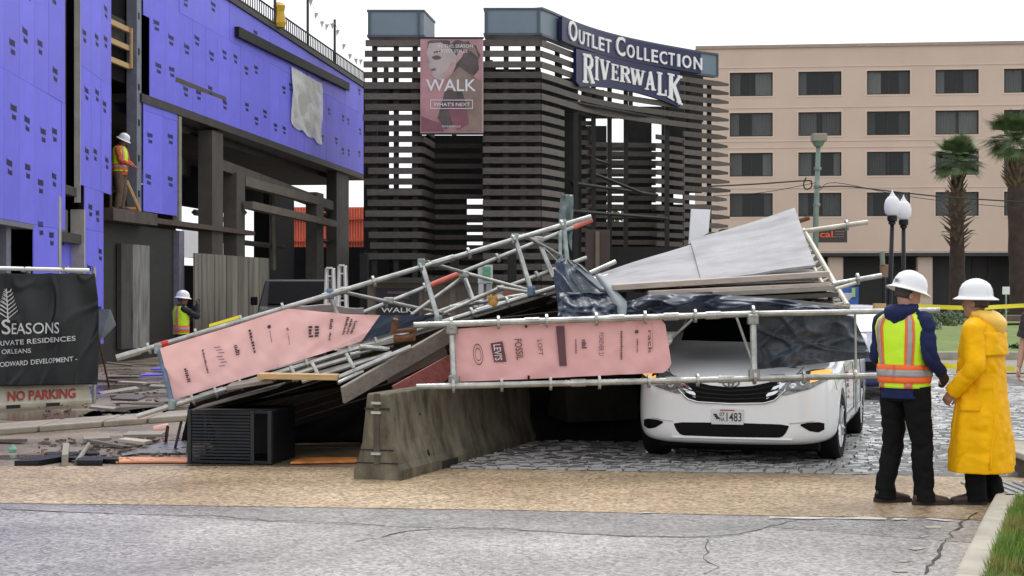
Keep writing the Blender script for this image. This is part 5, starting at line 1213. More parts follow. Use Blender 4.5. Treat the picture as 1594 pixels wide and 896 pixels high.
# bare-tree emblem
def br_(x0, y0, x1, y1, w): 
    a, b = Vector((x0, y0)), Vector((x1, y1)); t = (b-a).normalized(); n = Vector((-t.y, t.x))*w/2
    mk.add([scr(*(a-n)), scr(*(b-n*.5)), scr(*(b+n*.5)), scr(*(a+n))], [(0, 1, 2, 3)])
br_(13, 502, 10, 449, 2.2)
for k in range(7):
    y = 495-k*6.5; L = 16-k*1.9; br_(12.8-k*.4, y, 12.8-k*.4+L, y-L*.75, 1.6); br_(12.8-k*.4, y, 12.8-k*.4-L, y-L*.65, 1.6)
    for j in range(2): br_(12.8+L*(.4+.3*j), y-L*(.3+.22*j), 14+L*(.62+.3*j), y-L*(.3+.22*j)-4.5, 1.1); br_(12.8-L*(.4+.3*j), y-L*(.26+.2*j), 11-L*(.62+.3*j), y-L*(.26+.2*j)-4.5, 1.1)
stuff(mk.build('scrim_print', mat('scrim_white', (.62, .62, .60), .6), fe, recalc=False))
settle(fe)
npb = here('painted_barrier', 'pale concrete barrier stencilled NO PARKING under the black scrim fence', 'barrier', G(75, 634))
q0, q1 = FQ(-80, 634), FQ(146, 630); q0.z = q1.z = 0; dv = (q1-q0).normalized(); nrm_ = Vector((dv.y, -dv.x, 0)); q0 = q0-nrm_*.26; Mn = Matrix.Translation(q0) @ Matrix.Rotation(math.atan2(-dv.x, dv.y), 4, 'Z')
Lb = (q1-q0).length
barrier(Lb).xf(Mn @ Matrix.Rotation(R(0), 4, 'Z') @ Matrix.Diagonal((.9, 1, .62, 1))).build('body', mat('pale_painted_concrete', (.40, .37, .28), .75, 0, .25, 2, .3, 30), npb, bevel=.015)
for a in (98, 160, 60): 
    y = (a/226)*Lb; MB().box2((.15, y-.1, .005), (.218, y+.12, .055), Mn).build('fork_notch', wet, npb)
def onb(px, py):
    k = (px-797)/F; s_ = (k*q0.y-q0.x)/(dv.x-k*dv.y); z = .2
    hw = [(-1, .212), (.062, .212), (.093, .185), (.211, .135), (.484, .09), (2, .09)]
    for _ in range(4):
        w = interp_(hw, z); c = q0+nrm_*(w+.012); s_ = (k*c.y-c.x)/(dv.x-k*dv.y); z = HC-(py-448)/F*(c.y+dv.y*s_)
    return c+dv*s_+Vector((0, 0, z))
def interp_(l, x):
    for a, b in zip(l, l[1:]):
        if a[0] <= x <= b[0]: return a[1]+(b[1]-a[1])*(x-a[0])/(b[0]-a[0])
mk = MB()
lettering(mk, 'NO PARKING', lambda a, b: onb(a, 624-.05*a-b), 14, u0=12, v0=0, width=106, bold=.03)
o_ = mk.build('stencil', mat('red_stencil', (.33, .035, .025), .8, 0, .35, 8), npb, recalc=False); settle(npb)
ts_ = here('torn_sheet', 'torn grey blue sheet on a leaning rod beside the scrim fence', 'sheet', G(168, 600))
MB().ext([P(148, 481, 27), P(171, 481, 27), P(180, 506, 27.1), P(156, 530, 27), P(149, 500, 27)], (0, .03, 0)).build('sheet', mat('grey_blue_sheet', (.17, .20, .21), .4, 0, .3, 3), ts_)
MB().tube(P(152, 520, 27.05), G(170, 603), .018, 6).build('rod', rust, ts_); settle(ts_)
# ---------------------------------------------------------------- vehicles
def wheel(parent, x, y, r=.34, w=.225, side=1, rimm=alloy, steer=0):
    M = Matrix.Translation((x, y, r)) @ Matrix.Rotation(steer, 4, 'Z') @ Matrix.Rotation(R(90)*side, 4, 'Y')
    t = MB().lathe([(r*.66, -w/2), (r*.9, -w/2), (r*.985, -w*.36), (r, -w*.2), (r, w*.2), (r*.985, w*.36), (r*.9, w/2), (r*.66, w/2)], (0, 0, 0), 40, M, caps=False).build('wheel', rubber, parent, smooth=True, auto=True)
    rim = MB().lathe([(r*.67, w*.38), (r*.64, w*.46), (r*.60, w*.40), (r*.58, w*.1), (.001, w*.1)], (0, 0, 0), 32, M, caps=False)
    for k in range(5):
        a = 2*math.pi*k/5
        for da in (-.13, .13):
            p, q = Vector((math.cos(a)*r*.1, math.sin(a)*r*.1, w*.36)), Vector((math.cos(a+da)*r*.62, math.sin(a+da)*r*.62, w*.40)); rim.tube(M @ p, M @ q, .026, 6)
    rim.lathe([(r*.17, w*.2), (r*.17, w*.40), (r*.1, w*.43), (.001, w*.43)], (0, 0, 0), 16, M, caps=False)
    rim.build('rim', rimm, t, smooth=True, auto=True)
    MB().lathe([(r*.57, w*.02), (r*.57, w*.09), (.001, w*.09)], (0, 0, 0), 20, M, caps=False).build('hub_shadow', black_plastic, t)
    return t
def car_body(stations, name, m, parent, arches, ar=.375, W=.99):
    mb = MB(); rs = []
    for y, half in stations:
        ring = [(x, y, z) for x, z in half]+[(-x, y, z) for x, z in reversed(half[1:-1])]
        rs.append(ring)
    mb.rings(rs)
    me = mb.mesh('cage', None); bm = bmesh.new(); bm.from_mesh(me); bmesh.ops.recalc_face_normals(bm, faces=bm.faces); bm.to_mesh(me); bm.free()
    o = link('cage', me); s = o.modifiers.new('s', 'SUBSURF'); s.levels = 3; s.render_levels = 3
    dg = bpy.context.evaluated_depsgraph_get(); m2 = bpy.data.meshes.new_from_object(o.evaluated_get(dg))
    bm = bmesh.new(); bm.from_mesh(m2); bvh = BVHTree.FromBMesh(bm); bm.free()
    o.modifiers.clear(); o.data = m2
    cut = MB()
    for y in arches:
        for sx in (-1, 1): cut.lathe([(ar, -.2), (ar, .2)], (0, 0, 0), 40, Matrix.Translation((sx*(W+.0), y, .345)) @ Matrix.Rotation(R(90), 4, 'Y'))
    cm = cut.mesh('cut', None); bm = bmesh.new(); bm.from_mesh(cm); bmesh.ops.recalc_face_normals(bm, faces=bm.faces); bm.to_mesh(cm); bm.free()
    co = link('cut', cm); b = o.modifiers.new('b', 'BOOLEAN'); b.operation = 'DIFFERENCE'; b.object = co; b.solver = 'EXACT'
    bpy.context.view_layer.update(); dg = bpy.context.evaluated_depsgraph_get(); m3 = bpy.data.meshes.new_from_object(o.evaluated_get(dg))
    bpy.data.objects.remove(o); bpy.data.objects.remove(co)
    m3.name = name; m3.materials.clear(); m3.materials.append(m); m3.polygons.foreach_set('use_smooth', [True]*len(m3.polygons)); sharp(m3, 35)
    return link(name, m3, parent), bvh
def half(w, zb, zs, wt, ztop, zmid=.55, wm=None):
    wm = wm or w
    return [(0, zb), (w*.55, zb), (w*.9, zb+.02), (wm, zb+.12), (wm, zmid), (w*.985, zs-.05), (w*.93, zs+.01), (wt, ztop-.035), (wt*.55, ztop-.008), (0, ztop)]
van = thing('white_van', 'white passenger van crushed under the scaffold deck with its lamps lit', 'van', Vector((2.09, 15.98, .012)), -R(15.5))
st = [(0.02, half(.55, .27, .64, .42, .735, .48)), (.035, half(.66, .235, .72, .54, .81, .50)), (.10, half(.84, .205, .82, .68, .885, .55)), (.24, half(.93, .19, .895, .74, .945, .6)), (.48, half(.975, .18, .945, .77, 1.0, .62)),
      (.80, half(.99, .18, .955, .78, 1.035, .62)), (1.12, half(.99, .18, .985, .78, 1.095, .65)), (1.25, half(.99, .18, 1.0, .76, 1.15, .65)), (1.75, half(.99, .18, 1.03, .69, 1.50, .65)), (2.2, half(.99, .18, 1.04, .67, 1.70, .65)), (2.8, half(.99, .18, 1.05, .67, 1.76, .65)),
      (4.2, half(.99, .18, 1.06, .66, 1.755, .65)), (4.75, half(.98, .2, 1.07, .64, 1.68, .65)), (5.0, half(.95, .24, 1.05, .64, 1.30, .65)), (5.08, half(.88, .3, .95, .6, 1.02, .65))]
vb_, bvh = car_body(st, 'body', car_white, van, (.95, 3.98))
def fproj(x, z, off=.004):
    h = bvh.ray_cast(Vector((x, -2, z)), Vector((0, 1, 0)))
    return h[0]+h[1]*off if h[0] else Vector((x, .3, z))
def sproj(y, z, sx, off=.004):
    h = bvh.ray_cast(Vector((sx*2, y, z)), Vector((-sx, 0, 0)))
    return h[0]+h[1]*off if h[0] else Vector((sx*.99, y, z))
def interp(l, x):
    for a, b in zip(l, l[1:]):
        if a[0] <= x <= b[0]: return a[1]+(b[1]-a[1])*(x-a[0])/max(1e-6, b[0]-a[0])
    return l[0][1] if x < l[0][0] else l[-1][1]
def fpatch(top, bot, name, m, parent, off=.005, n=28, k=8):
    x0, x1 = top[0][0], top[-1][0]
    return MB().grid(lambda u, v: fproj(x0+(x1-x0)*u, interp(bot, x0+(x1-x0)*u)+(interp(top, x0+(x1-x0)*u)-interp(bot, x0+(x1-x0)*u))*v, off), n, k).build(name, m, parent, smooth=True, recalc=False)
def spatch(top, bot, name, m, parent, sx, off=.005, n=20, k=6):
    x0, x1 = top[0][0], top[-1][0]
    return MB().grid(lambda u, v: sproj(x0+(x1-x0)*u, interp(bot, x0+(x1-x0)*u)+(interp(top, x0+(x1-x0)*u)-interp(bot, x0+(x1-x0)*u))*v, sx, off), n, k).build(name, m, parent, smooth=True, recalc=False)
def mir(l): return [(-a, b) for a, b in reversed(l)]
gt_ = [(-.66, .878), (-.40, .815), (-.2, .772), (0, .756), (.2, .772), (.40, .815), (.66, .878)]; gb_ = [(-.66, .868), (-.52, .745), (-.42, .645), (-.32, .615), (0, .603), (.32, .615), (.42, .645), (.52, .745), (.66, .868)]
gr = fpatch(gt_, gb_, 'grille', black_plastic, van, .004, 40, 8)
for f in (.25, .5, .75):
    MB().path([fproj(x, interp(gb_, x)+(interp(gt_, x)-interp(gb_, x))*f, .012) for x in [(-.46+.92*i/30) for i in range(31)]], .007, 6).build('bar', mat('grille_bar', (.012, .012, .013), .4, 0, spec=.25), gr)
MB().path([fproj(x, interp(gb_, x)-.004, .008) for x in [(-.52+1.04*i/40) for i in range(41)]], .011, 6).build('chrome_edge', chrome, gr, smooth=True)
lt_ = [(-.55, .40), (-.47, .412), (0, .418), (.47, .412), (.55, .40)]; lb_ = [(-.55, .385), (-.51, .305), (-.46, .285), (0, .28), (.46, .285), (.51, .305), (.55, .385)]
fpatch(lt_, lb_, 'lower_intake', black_plastic, van, .004, 40, 6)
MB().path([fproj(x, .268, .004) for x in [(-.58+1.16*i/40) for i in range(41)]], .012, 6).build('bumper_lip', car_white, van, smooth=True)
for s in (1, -1):
    F_ = (lambda l: l) if s == 1 else mir
    hl = fpatch(F_([(.44, .715), (.5, .81), (.6, .875), (.75, .918), (.92, .93)]), F_([(.44, .69), (.52, .685), (.75, .752), (.92, .84)]), 'headlight', lamp_clear, van, .008)
    fpatch(F_([(.74, .895), (.82, .908), (.91, .915)]), F_([(.74, .80), (.82, .825), (.91, .865)]), 'amber_lamp', lamp_amber, hl, .016, 14, 5)
    for cx, cz, r in ((.585, .775, .034), (.675, .80, .030)):
        c_ = fproj(s*cx, cz, .010); MB().lathe([(.001, 0), (r*.5, .006), (r, .004), (r*1.1, -.004)], (0, 0, 0), 14, Matrix.Translation(c_) @ Matrix.Rotation(R(80), 4, 'X'), caps=False).build('projector', chrome, hl, smooth=True)
    c_ = fproj(s*.75, .845, .010); MB().lathe([(.001, 0), (.014, .006), (.03, .004), (.036, -.004)], (0, 0, 0), 14, Matrix.Translation(c_) @ Matrix.Rotation(R(80), 4, 'X'), caps=False).build('projector', black_plastic, hl, smooth=True)
    fpatch(F_([(.34, .69), (.43, .79), (.55, .855)]), F_([(.34, .65), (.43, .70), (.55, .835)]), 'chrome_wedge', chrome, hl, .010, 6, 5)
    fpatch(F_([(.66, .415), (.72, .43), (.82, .435), (.87, .42)]), F_([(.66, .40), (.74, .35), (.82, .335), (.87, .36)]), 'fog_recess', black_plastic, van, .004, 14, 6)
    MB().path([fproj(s*x, z, .003) for x, z in ((.56, .42), (.66, .43), (.78, .445))], .006, 5).build('crease', mat('white_shadow', (.55, .56, .58), .4), van, smooth=True)
    # bonnet shut line and bumper seam
    MB().path([fproj(s*x, z, .0005) for x, z in ((.60, .87), (.64, .91), (.66, .94))], .005, 5).build('shut_line', black_plastic, van)
    MB().path([sproj(y, z, s, .0005) for y, z in ((.30, .86), (.42, .84), (.50, .72))], .004, 5).build('shut_line', black_plastic, van)
    for y in (1.32, 2.42, 3.55): MB().path([sproj(y+.04*math.sin(z*3), z, s, .0005) for z in [.28+.08*i for i in range(10)]], .005, 5).build('shut_line', black_plastic, van)
    MB().path([sproj(y, .93, s, .012) for y in (2.1, 2.2, 2.32)], .016, 6).build('door_handle', car_white, van, smooth=True)
    spatch([(1.5, 1.30), (1.8, 1.52), (2.2, 1.62), (4.7, 1.6)], [(1.5, 1.12), (4.7, 1.14)], 'side_glass', car_glass, van, s, .004, 40, 8)
    spatch([(1.42, .42), (3.5, .42)], [(1.42, .36), (3.5, .36)], 'side_sill', mat('white_sill', (.6, .61, .62), .35), van, s, .012, 12, 3)
    wheel(van, s*.865, .95, side=s, steer=-R(4)); wheel(van, s*.865, 3.98, side=s)
    mr = MB(); mr.lathe([(.02, -.09), (.09, -.08), (.11, 0), (.09, .08), (.02, .09)], (0, 0, 0), 14, Matrix.Translation((s*1.10, 1.55, 1.14)) @ Matrix.Rotation(R(90), 4, 'Y')); mr.tube((s*.93, 1.58, 1.08), (s*1.06, 1.55, 1.12), .03, 8); mr.build('mirror', car_white, van, smooth=True)
fpatch([(-.70, 1.46), (0, 1.62), (.70, 1.46)], [(-.70, 1.16), (0, 1.15), (.70, 1.16)], 'windscreen', car_glass, van, .004, 30, 12)
MB().box2((-.80, .5, .11), (.80, 4.6, .22)).build('underbody_shade', black_plastic, van, bevel=.03)  # black box added under the van to deepen the dark below it
# emblem: three interlocked ovals
em = MB()
for rx, rz, cz in ((.078, .042, 0), (.024, .040, 0), (.05, .018, .018)):
    em.path([fproj(rx*math.cos(t), .798+cz+rz*math.sin(t), .014) for t in [2*math.pi*i/24 for i in range(25)]], .0065, 6)
em.build('emblem', mat('dark_chrome', (.12, .12, .13), .2, .9), van, smooth=True)
pm = Matrix.Translation(fproj(-.03, .475, .0))
plate = MB().box2((-.155, -.022, -.075), (.155, -.004, .075), pm).build('number_plate', mat('plate_white', (.70, .71, .72), .4), van, bevel=.006)
mk = MB(); lettering(mk, '1483', lambda a, b: pm @ Vector((a, -.0235, b)), .082, u0=-.008, v0=-.042, width=.145, bold=.012); mk.build('number', mat('plate_ink', (.02, .02, .03), .5), plate, recalc=False)
mk = MB(); lettering(mk, '07', lambda a, b: pm @ Vector((a, -.0235, b)), .036, u0=-.075, v0=.006, width=.05, bold=.012); lettering(mk, 'NA', lambda a, b: pm @ Vector((a, -.0235, b)), .036, u0=-.075, v0=-.042, width=.05, bold=.012)
for k in range(3): mk.box2((-.135+.012*k, -.0238, .012-.018*k), (-.10+.012*k, -.0228, .028-.016*k), pm)
mk.build('small_print', mat('plate_ink', 0), plate, recalc=False)
MB().box2((-.07, -.024, .056), (.07, -.0225, .068), pm).build('red_line', mat('plate_red', (.4, .05, .06), .5), plate)
def hproj(x, y, off=.004):
    h = bvh.ray_cast(Vector((x, y, 3)), Vector((0, 0, -1))); return h[0]+h[1]*off
mk = MB(); lettering(mk, '002', lambda a, b: hproj(a, .30+b), .12, u0=.36, v0=0, width=.24, bold=.012); mk.build('bonnet_number', mat('plate_ink', 0), van, recalc=False)
red_mark = mat('red_mark', (.42, .035, .05), .5)
mk = MB()
for k, (y, z, w_, h_) in enumerate(((1.62, .80, .22, .05), (1.66, .74, .15, .04), (1.64, .68, .2, .045), (1.7, .62, .1, .04), (1.66, .57, .14, .03))):
    mk.add([sproj(a, b, 1, .006) for a, b in ((y-w_/2, z), (y+w_/2, z), (y+w_/2, z+h_), (y-w_/2, z+h_))], [(0, 1, 2, 3)])
stuff(mk.build('door_marking', red_mark, van, recalc=False))
# blue car parked behind
bc = thing('blue_car', 'dark blue car glimpsed between the van and the vest worker', 'car', G(1325, 628)+Vector((.25, .3, .012)), -R(8))
stb = [(0.02, half(.5, .27, .56, .36, .62, .44)), (.08, half(.76, .22, .66, .55, .70, .5)), (.3, half(.87, .2, .76, .66, .80, .55)), (.8, half(.89, .19, .84, .68, .92, .58)), (1.2, half(.9, .19, .88, .68, 1.0, .58)), (1.75, half(.9, .19, .92, .60, 1.38, .58)), (2.3, half(.9, .19, .93, .58, 1.46, .58)), (3.1, half(.9, .19, .94, .57, 1.42, .58)), (3.8, half(.89, .2, .95, .62, 1.06, .58)), (4.4, half(.86, .24, .9, .64, .98, .58)), (4.55, half(.75, .3, .8, .5, .9, .58))]
_, bvh2 = car_body(stb, 'body', car_blue, bc, (.85, 3.5), .35, .9)
_s = bvh; bvh = bvh2
for s in (1, -1):
    wheel(bc, s*.79, .85, .32, side=s); wheel(bc, s*.79, 3.5, .32, side=s)
    F_ = (lambda l: l) if s == 1 else mir
    fpatch(F_([(.45, .70), (.78, .74)]), F_([(.45, .62), (.78, .66)]), 'headlight', lamp_clear, bc, .006, 10, 4)
    spatch([(1.6, 1.1), (2.1, 1.3), (3.0, 1.28), (3.5, 1.05)], [(1.6, .98), (3.5, 1.0)], 'side_glass', car_glass, bc, s, .004, 24, 6)
fpatch([(-.58, 1.26), (0, 1.34), (.58, 1.26)], [(-.58, 1.02), (0, 1.01), (.58, 1.02)], 'windscreen', car_glass, bc, .004, 20, 8)
fpatch([(-.4, .60), (.4, .60)], [(-.4, .46), (.4, .46)], 'grille', black_plastic, bc, .004, 16, 4)
bvh = _s
# black truck parked behind the truss
tk = thing('black_truck', 'black truck parked beside the plywood hoarding, seen over the truss', 'truck', G(462, 556)+Vector((0, 0, 0)), R(6))
mb = MB()
TW = 1.0
prof = [(-.0, .45), (-.02, .95), (.25, 1.12), (.9, 1.18), (1.15, 1.25), (1.75, 1.92), (3.4, 1.95), (3.5, 1.2), (5.2, 1.2), (5.25, .5), (3.0, .42)]
rs = []
for x, s in ((-TW, .96), (-TW*.97, 1), (TW*.97, 1), (TW, .96)): rs.append([(x*(.86 if z > 1.3 else 1), y, .4+(z-.4)*s) for y, z in prof])
mb.rings(rs).build('body', car_black, tk, bevel=.05)
MB().ext([(-.76, 1.19, 1.30), (.76, 1.19, 1.30), (.74, 1.68, 1.86), (-.74, 1.68, 1.86)], (0, -.02, .02)).build('windscreen', mat('truck_glass', (.006, .006, .007), .5, 0, .1, spec=.05), tk)
MB().box2((-.5, -.06, .62), (.5, -.03, .92), None).build('grille', chrome, tk, bevel=.02)
for s in (-1, 1):
    MB().box2((s*.62, -.07, .70), (s*.92, -.03, .90)).build('headlight', lamp_clear, tk, bevel=.02)
    MB().box2((s*1.02, 1.25, 1.28), (s*1.2, 1.33, 1.5)).build('mirror', black_plastic, tk, bevel=.03)
    wheel(tk, s*.86, .95, .40, .26, s); wheel(tk, s*.86, 4.2, .40, .26, s)
MB().box2((-.98, -.14, .42), (.98, .02, .60)).build('bumper', mat('dark_bumper', (.03, .03, .03), .4, .4), tk, bevel=.04)
# ---------------------------------------------------------------- people
def catmull(pts, n):
    pts = [Vector(p) for p in pts]; out = []
    for i in range(len(pts)-1):
        p0, p1, p2, p3 = pts[max(i-1, 0)], pts[i], pts[i+1], pts[min(i+2, len(pts)-1)]
        for k in range(n):
            f = k/n; out.append(.5*(2*p1+(p2-p0)*f+(2*p0-5*p1+4*p2-p3)*f*f+(3*p1-p0-3*p2+p3)*f**3))
    return out+[pts[-1]]
def limb(mb, pts, radii, n=16, sub=7, wr=.0, seed=0, flat=1.0):
    """tapered sleeve or trouser leg with cross folds"""
    q = catmull([Vector((*p, )) for p in pts], sub); rr_ = [v.x for v in catmull([(r, 0, 0) for r in radii], sub)]
    o = len(mb.v); mb.path(q, rr_, n)
    if wr:
        for i in range(len(q)):
            for k in range(n):
                v = mb.v[o+i*n+k]; d = (v-q[i]); 
                w = .8*noise.noise(Vector((v.x*7+seed, v.y*7, v.z*16+seed)))-1.4*(max(0, .2-abs(noise.noise(Vector((v.x*5+seed, v.y*5-v.x*3, v.z*6+v.x*3)))))*5-.3)+.5*noise.noise(Vector((v.x*18, v.y*18+seed, v.z*30)))
                mb.v[o+i*n+k] = q[i]+d*(1+wr*w/max(.03, d.length)*.6)
    return mb
def skin_body(J, E, Rd, parent, m):
    names = list(J); me = bpy.data.meshes.new('body'); me.from_pydata([J[k] for k in names], [(names.index(a), names.index(b)) for a, b in E], [])
    o = link('body', me); o.modifiers.new('skin', 'SKIN')
    if not me.skin_vertices: me.skin_vertices.new() if hasattr(me.skin_vertices, 'new') else None
    bm = bmesh.new(); bm.from_mesh(me); lay = bm.verts.layers.skin.verify(); bm.verts.ensure_lookup_table()
    for i, k in enumerate(names):
        s = bm.verts[i][lay]; r = Rd[k]; s.radius = r if isinstance(r, tuple) else (r, r); s.use_root = (k == 'pelvis')
    bm.to_mesh(me); bm.free()
    s = o.modifiers.new('sub', 'SUBSURF'); s.levels = 2; s.render_levels = 2
    bpy.context.view_layer.update(); dg = bpy.context.evaluated_depsgraph_get(); m2 = bpy.data.meshes.new_from_object(o.evaluated_get(dg))
    bpy.data.objects.remove(o); m2.materials.clear(); m2.materials.append(m); m2.polygons.foreach_set('use_smooth', [True]*len(m2.polygons))
    return m2
def head_mb(hp, hyaw, tilt, wide=1.0):
    """head with face, built around the head centre hp; looks along +y turned by hyaw"""
    mb = MB(); rs = []; n = 28
    prof = [(-.125, .05, .055, .045), (-.105, .062, .078, .055), (-.085, .066, .088, .06), (-.06, .071, .09, .072), (-.03, .074, .092, .085), (0, .076, .095, .093), (.03, .078, .096, .098), (.06, .077, .093, .1), (.09, .068, .078, .09), (.112, .045, .05, .06), (.12, .015, .02, .02)]
    for z, rx, fy, by in prof:
        ring = []
        for k in range(n):
            a = 2*math.pi*k/n; x = math.sin(a)*rx*wide; c = math.cos(a); y = c*(fy if c > 0 else by)
            if c > .93:                                     # nose, brow, lips, chin
                y += {-.105: .012, -.085: .006, -.06: .010, -.03: .026, 0: .012, .03: .006}.get(z, 0)*(c-.93)/.07
            if .75 < c < .93 and z in (0, -.0): y -= .008       # eye sockets
            ring.append((x, y, z))
        rs.append(ring)
    mb.rings(rs)
    for s in (-1, 1):                                       # ears
        mb.lathe([(.004, -.012), (.020, -.008), (.024, 0), (.014, .008), (.004, .006)], (0, 0, 0), 10, Matrix.Translation((s*.080*wide, -.008, -.012)) @ Matrix.Rotation(R(90)*s, 4, 'Y') @ Matrix.Diagonal((1.35, .8, 1, 1)))
    M = Matrix.Translation(hp) @ Matrix.Rotation(-hyaw, 4, 'Z') @ Matrix.Rotation(-tilt, 4, 'X'); return mb.xf(M), M
def hand_mb(mb, wr_, d, up_, size=1.0, curl=.9):
    """palm and five bent fingers; d points along the hand, up_ is the back of the hand"""
    d = Vector(d).normalized(); up_ = Vector(up_); up_ = (up_-d*up_.dot(d)).normalized(); s = d.cross(up_).normalized(); wr_ = Vector(wr_)
    def pt(a, b, c): return wr_+(d*a+s*b+up_*c)*size
    rs = []
    for a, w, t in ((-.01, .028, .022), (.03, .038, .020), (.07, .042, .017), (.09, .038, .013)):
        rs.append([pt(a, w*math.cos(2*math.pi*k/12), t*math.sin(2*math.pi*k/12)) for k in range(12)])
    mb.rings(rs)
    for b, L, r in ((-.030, .066, .0085), (-.010, .076, .009), (.010, .072, .009), (.029, .056, .008)):
        c1 = curl*.55; p0 = pt(.082, b, 0); p1 = pt(.082+L*.45*math.cos(c1), b*1.05, -L*.45*math.sin(c1)); c2 = c1+curl*.8; p2 = p1+(d*math.cos(c2)-up_*math.sin(c2))*L*.33*size; c3 = c2+curl*.5; p3 = p2+(d*math.cos(c3)-up_*math.sin(c3))*L*.27*size
        mb.path([p0, p1, p2, p3], [r*size, r*.97*size, r*.9*size, r*.7*size], 8)
    mb.path([pt(.02, -.030, -.004), pt(.045, -.050, -.012), pt(.072, -.052, -.026), pt(.092, -.044, -.034)], [.011*size, .0105*size, .0095*size, .007*size], 8)
    return mb
def boot_mb(up, so, ank, yaw, L=.29):
    M = Matrix.Translation((ank[0], ank[1], 0)) @ Matrix.Rotation(-yaw, 4, 'Z')
    rs = []
    for y, w, h in ((-.085, .030, .075), (-.07, .040, .10), (-.02, .044, .125), (.04, .046, .105), (.10, .050, .082), (.15, .050, .070), (.19, .040, .058), (.205, .02, .045)):
        rs.append([M @ Vector((w*math.cos(2*math.pi*k/14), y, .022+(h-.022)*max(0, math.sin(2*math.pi*k/14))**.7 if math.sin(2*math.pi*k/14) > 0 else .022)) for k in range(14)])
    up.rings(rs); limb(up, [M @ Vector((0, -.025, .08)), M @ Vector((0, -.025, .11)), M @ Vector((0, -.02, .15))], [.042, .042, .040], 12, 3)
    out = [(.036, -.09), (.046, -.05), (.044, 0), (.048, .06), (.055, .12), (.05, .18), (.026, .215), (-.026, .215), (-.05, .18), (-.053, .12), (-.046, .06), (-.044, 0), (-.046, -.05), (-.036, -.09)]
    so.ext([M @ Vector((x, y, .0)) for x, y in out], (0, 0, .028)); so.ext([M @ Vector((x, y, .028)) for x, y in out[:3]+out[-3:]], (0, 0, .006))
COATREF = None
TORSO = [(.84, .185, .135, 0), (.95, .185, .135, 0), (1.05, .178, .128, 0), (1.18, .19, .135, 0), (1.30, .205, .14, 0), (1.40, .212, .132, -.005), (1.46, .198, .112, -.01), (1.50, .158, .09, -.01), (1.535, .098, .078, 0), (1.56, .075, .07, .005)]
def tor(tab, z):
    for a, b in zip(tab, tab[1:]):
        if a[0] <= z <= b[0]:
            f = (z-a[0])/(b[0]-a[0]); return [a[i]+(b[i]-a[i])*f for i in (1, 2, 3)]
    return list(tab[0][1:]) if z < tab[0][0] else list(tab[-1][1:])
def tpt(tab, th, z, off=0, wr=.006, seed=0):
    rx, ry, cy = tor(tab, z); s, c = math.sin(th), math.cos(th); e = .86
    x = (rx+off)*math.copysign(abs(s)**e, s); y = cy-(ry+off)*math.copysign(abs(c)**e, c)
    w = wr*(noise.noise(Vector((x*5+seed, y*5, z*4)))+.7*noise.noise(Vector((x*14, y*14+seed, z*9)))+.5*noise.noise(Vector((x*9, y*9+seed, z*26))))
    w -= wr*1.6*(max(0, .2-abs(noise.noise(Vector((x*4+y*3+seed, y*4, z*3.5+x*2)))))*5-.3)
    if tab is COATREF: w += .016*max(0, 1-z/1.15)*math.sin(th*9+3*noise.noise(Vector((th, z*1.5, 1))))+.010*math.sin(z*26+th*4)*math.exp(-((z-1.12)/.16)**2)
    return Vector((x*(1+w/rx), y+math.copysign(w, y), z))
def torso_shell(tab, z0, z1, off, n=36, k=26, wr=.006, seed=0, hem=None):
    mb = MB(); mb.rings([[tpt(tab, 2*math.pi*i/n, z0+(z1-z0)*j/k, off, wr, seed) for i in range(n)] for j in range(k+1)], caps=False); return mb
def tpatch(tab, a0, a1, z0, z1, off, wr, seed, n=10, k=22):
    return MB().grid(lambda u, v: tpt(tab, a0+(a1-a0)*u, z0+(z1-z0)*v, off, wr, seed), n, k)
def hard_hat(parent, M, brim=1.0, scale=1.0):
    prof = [(.002, .150), (.035, .148), (.07, .136), (.098, .110), (.115, .072), (.121, .035), (.123, .012), (.130, .004), (.155, -.010), (.163, -.016), (.161, -.021), (.125, -.006), (.119, .01)]
    S = Matrix.Diagonal((scale, scale*1.17, scale, 1)); h = MB().lathe(prof, (0, 0, 0), 40, M @ S, caps=False).build('hard_hat', hat_white, parent, smooth=True)
    rg = MB().path([M @ S @ Vector((0, math.cos(t)*.120, .02+math.sin(t)*.130)) for t in [math.pi*i/16 for i in range(17)]], .009, 8); rg.build('ridge', hat_white, h, smooth=True)
    for s in (-1, 1): MB().path([M @ S @ Vector((s*.055, math.cos(t)*.105, .02+math.sin(t)*.118)) for t in [math.pi*i/14 for i in range(15)]], .006, 8).build('ridge', hat_white, h, smooth=True)
    return h, M @ S
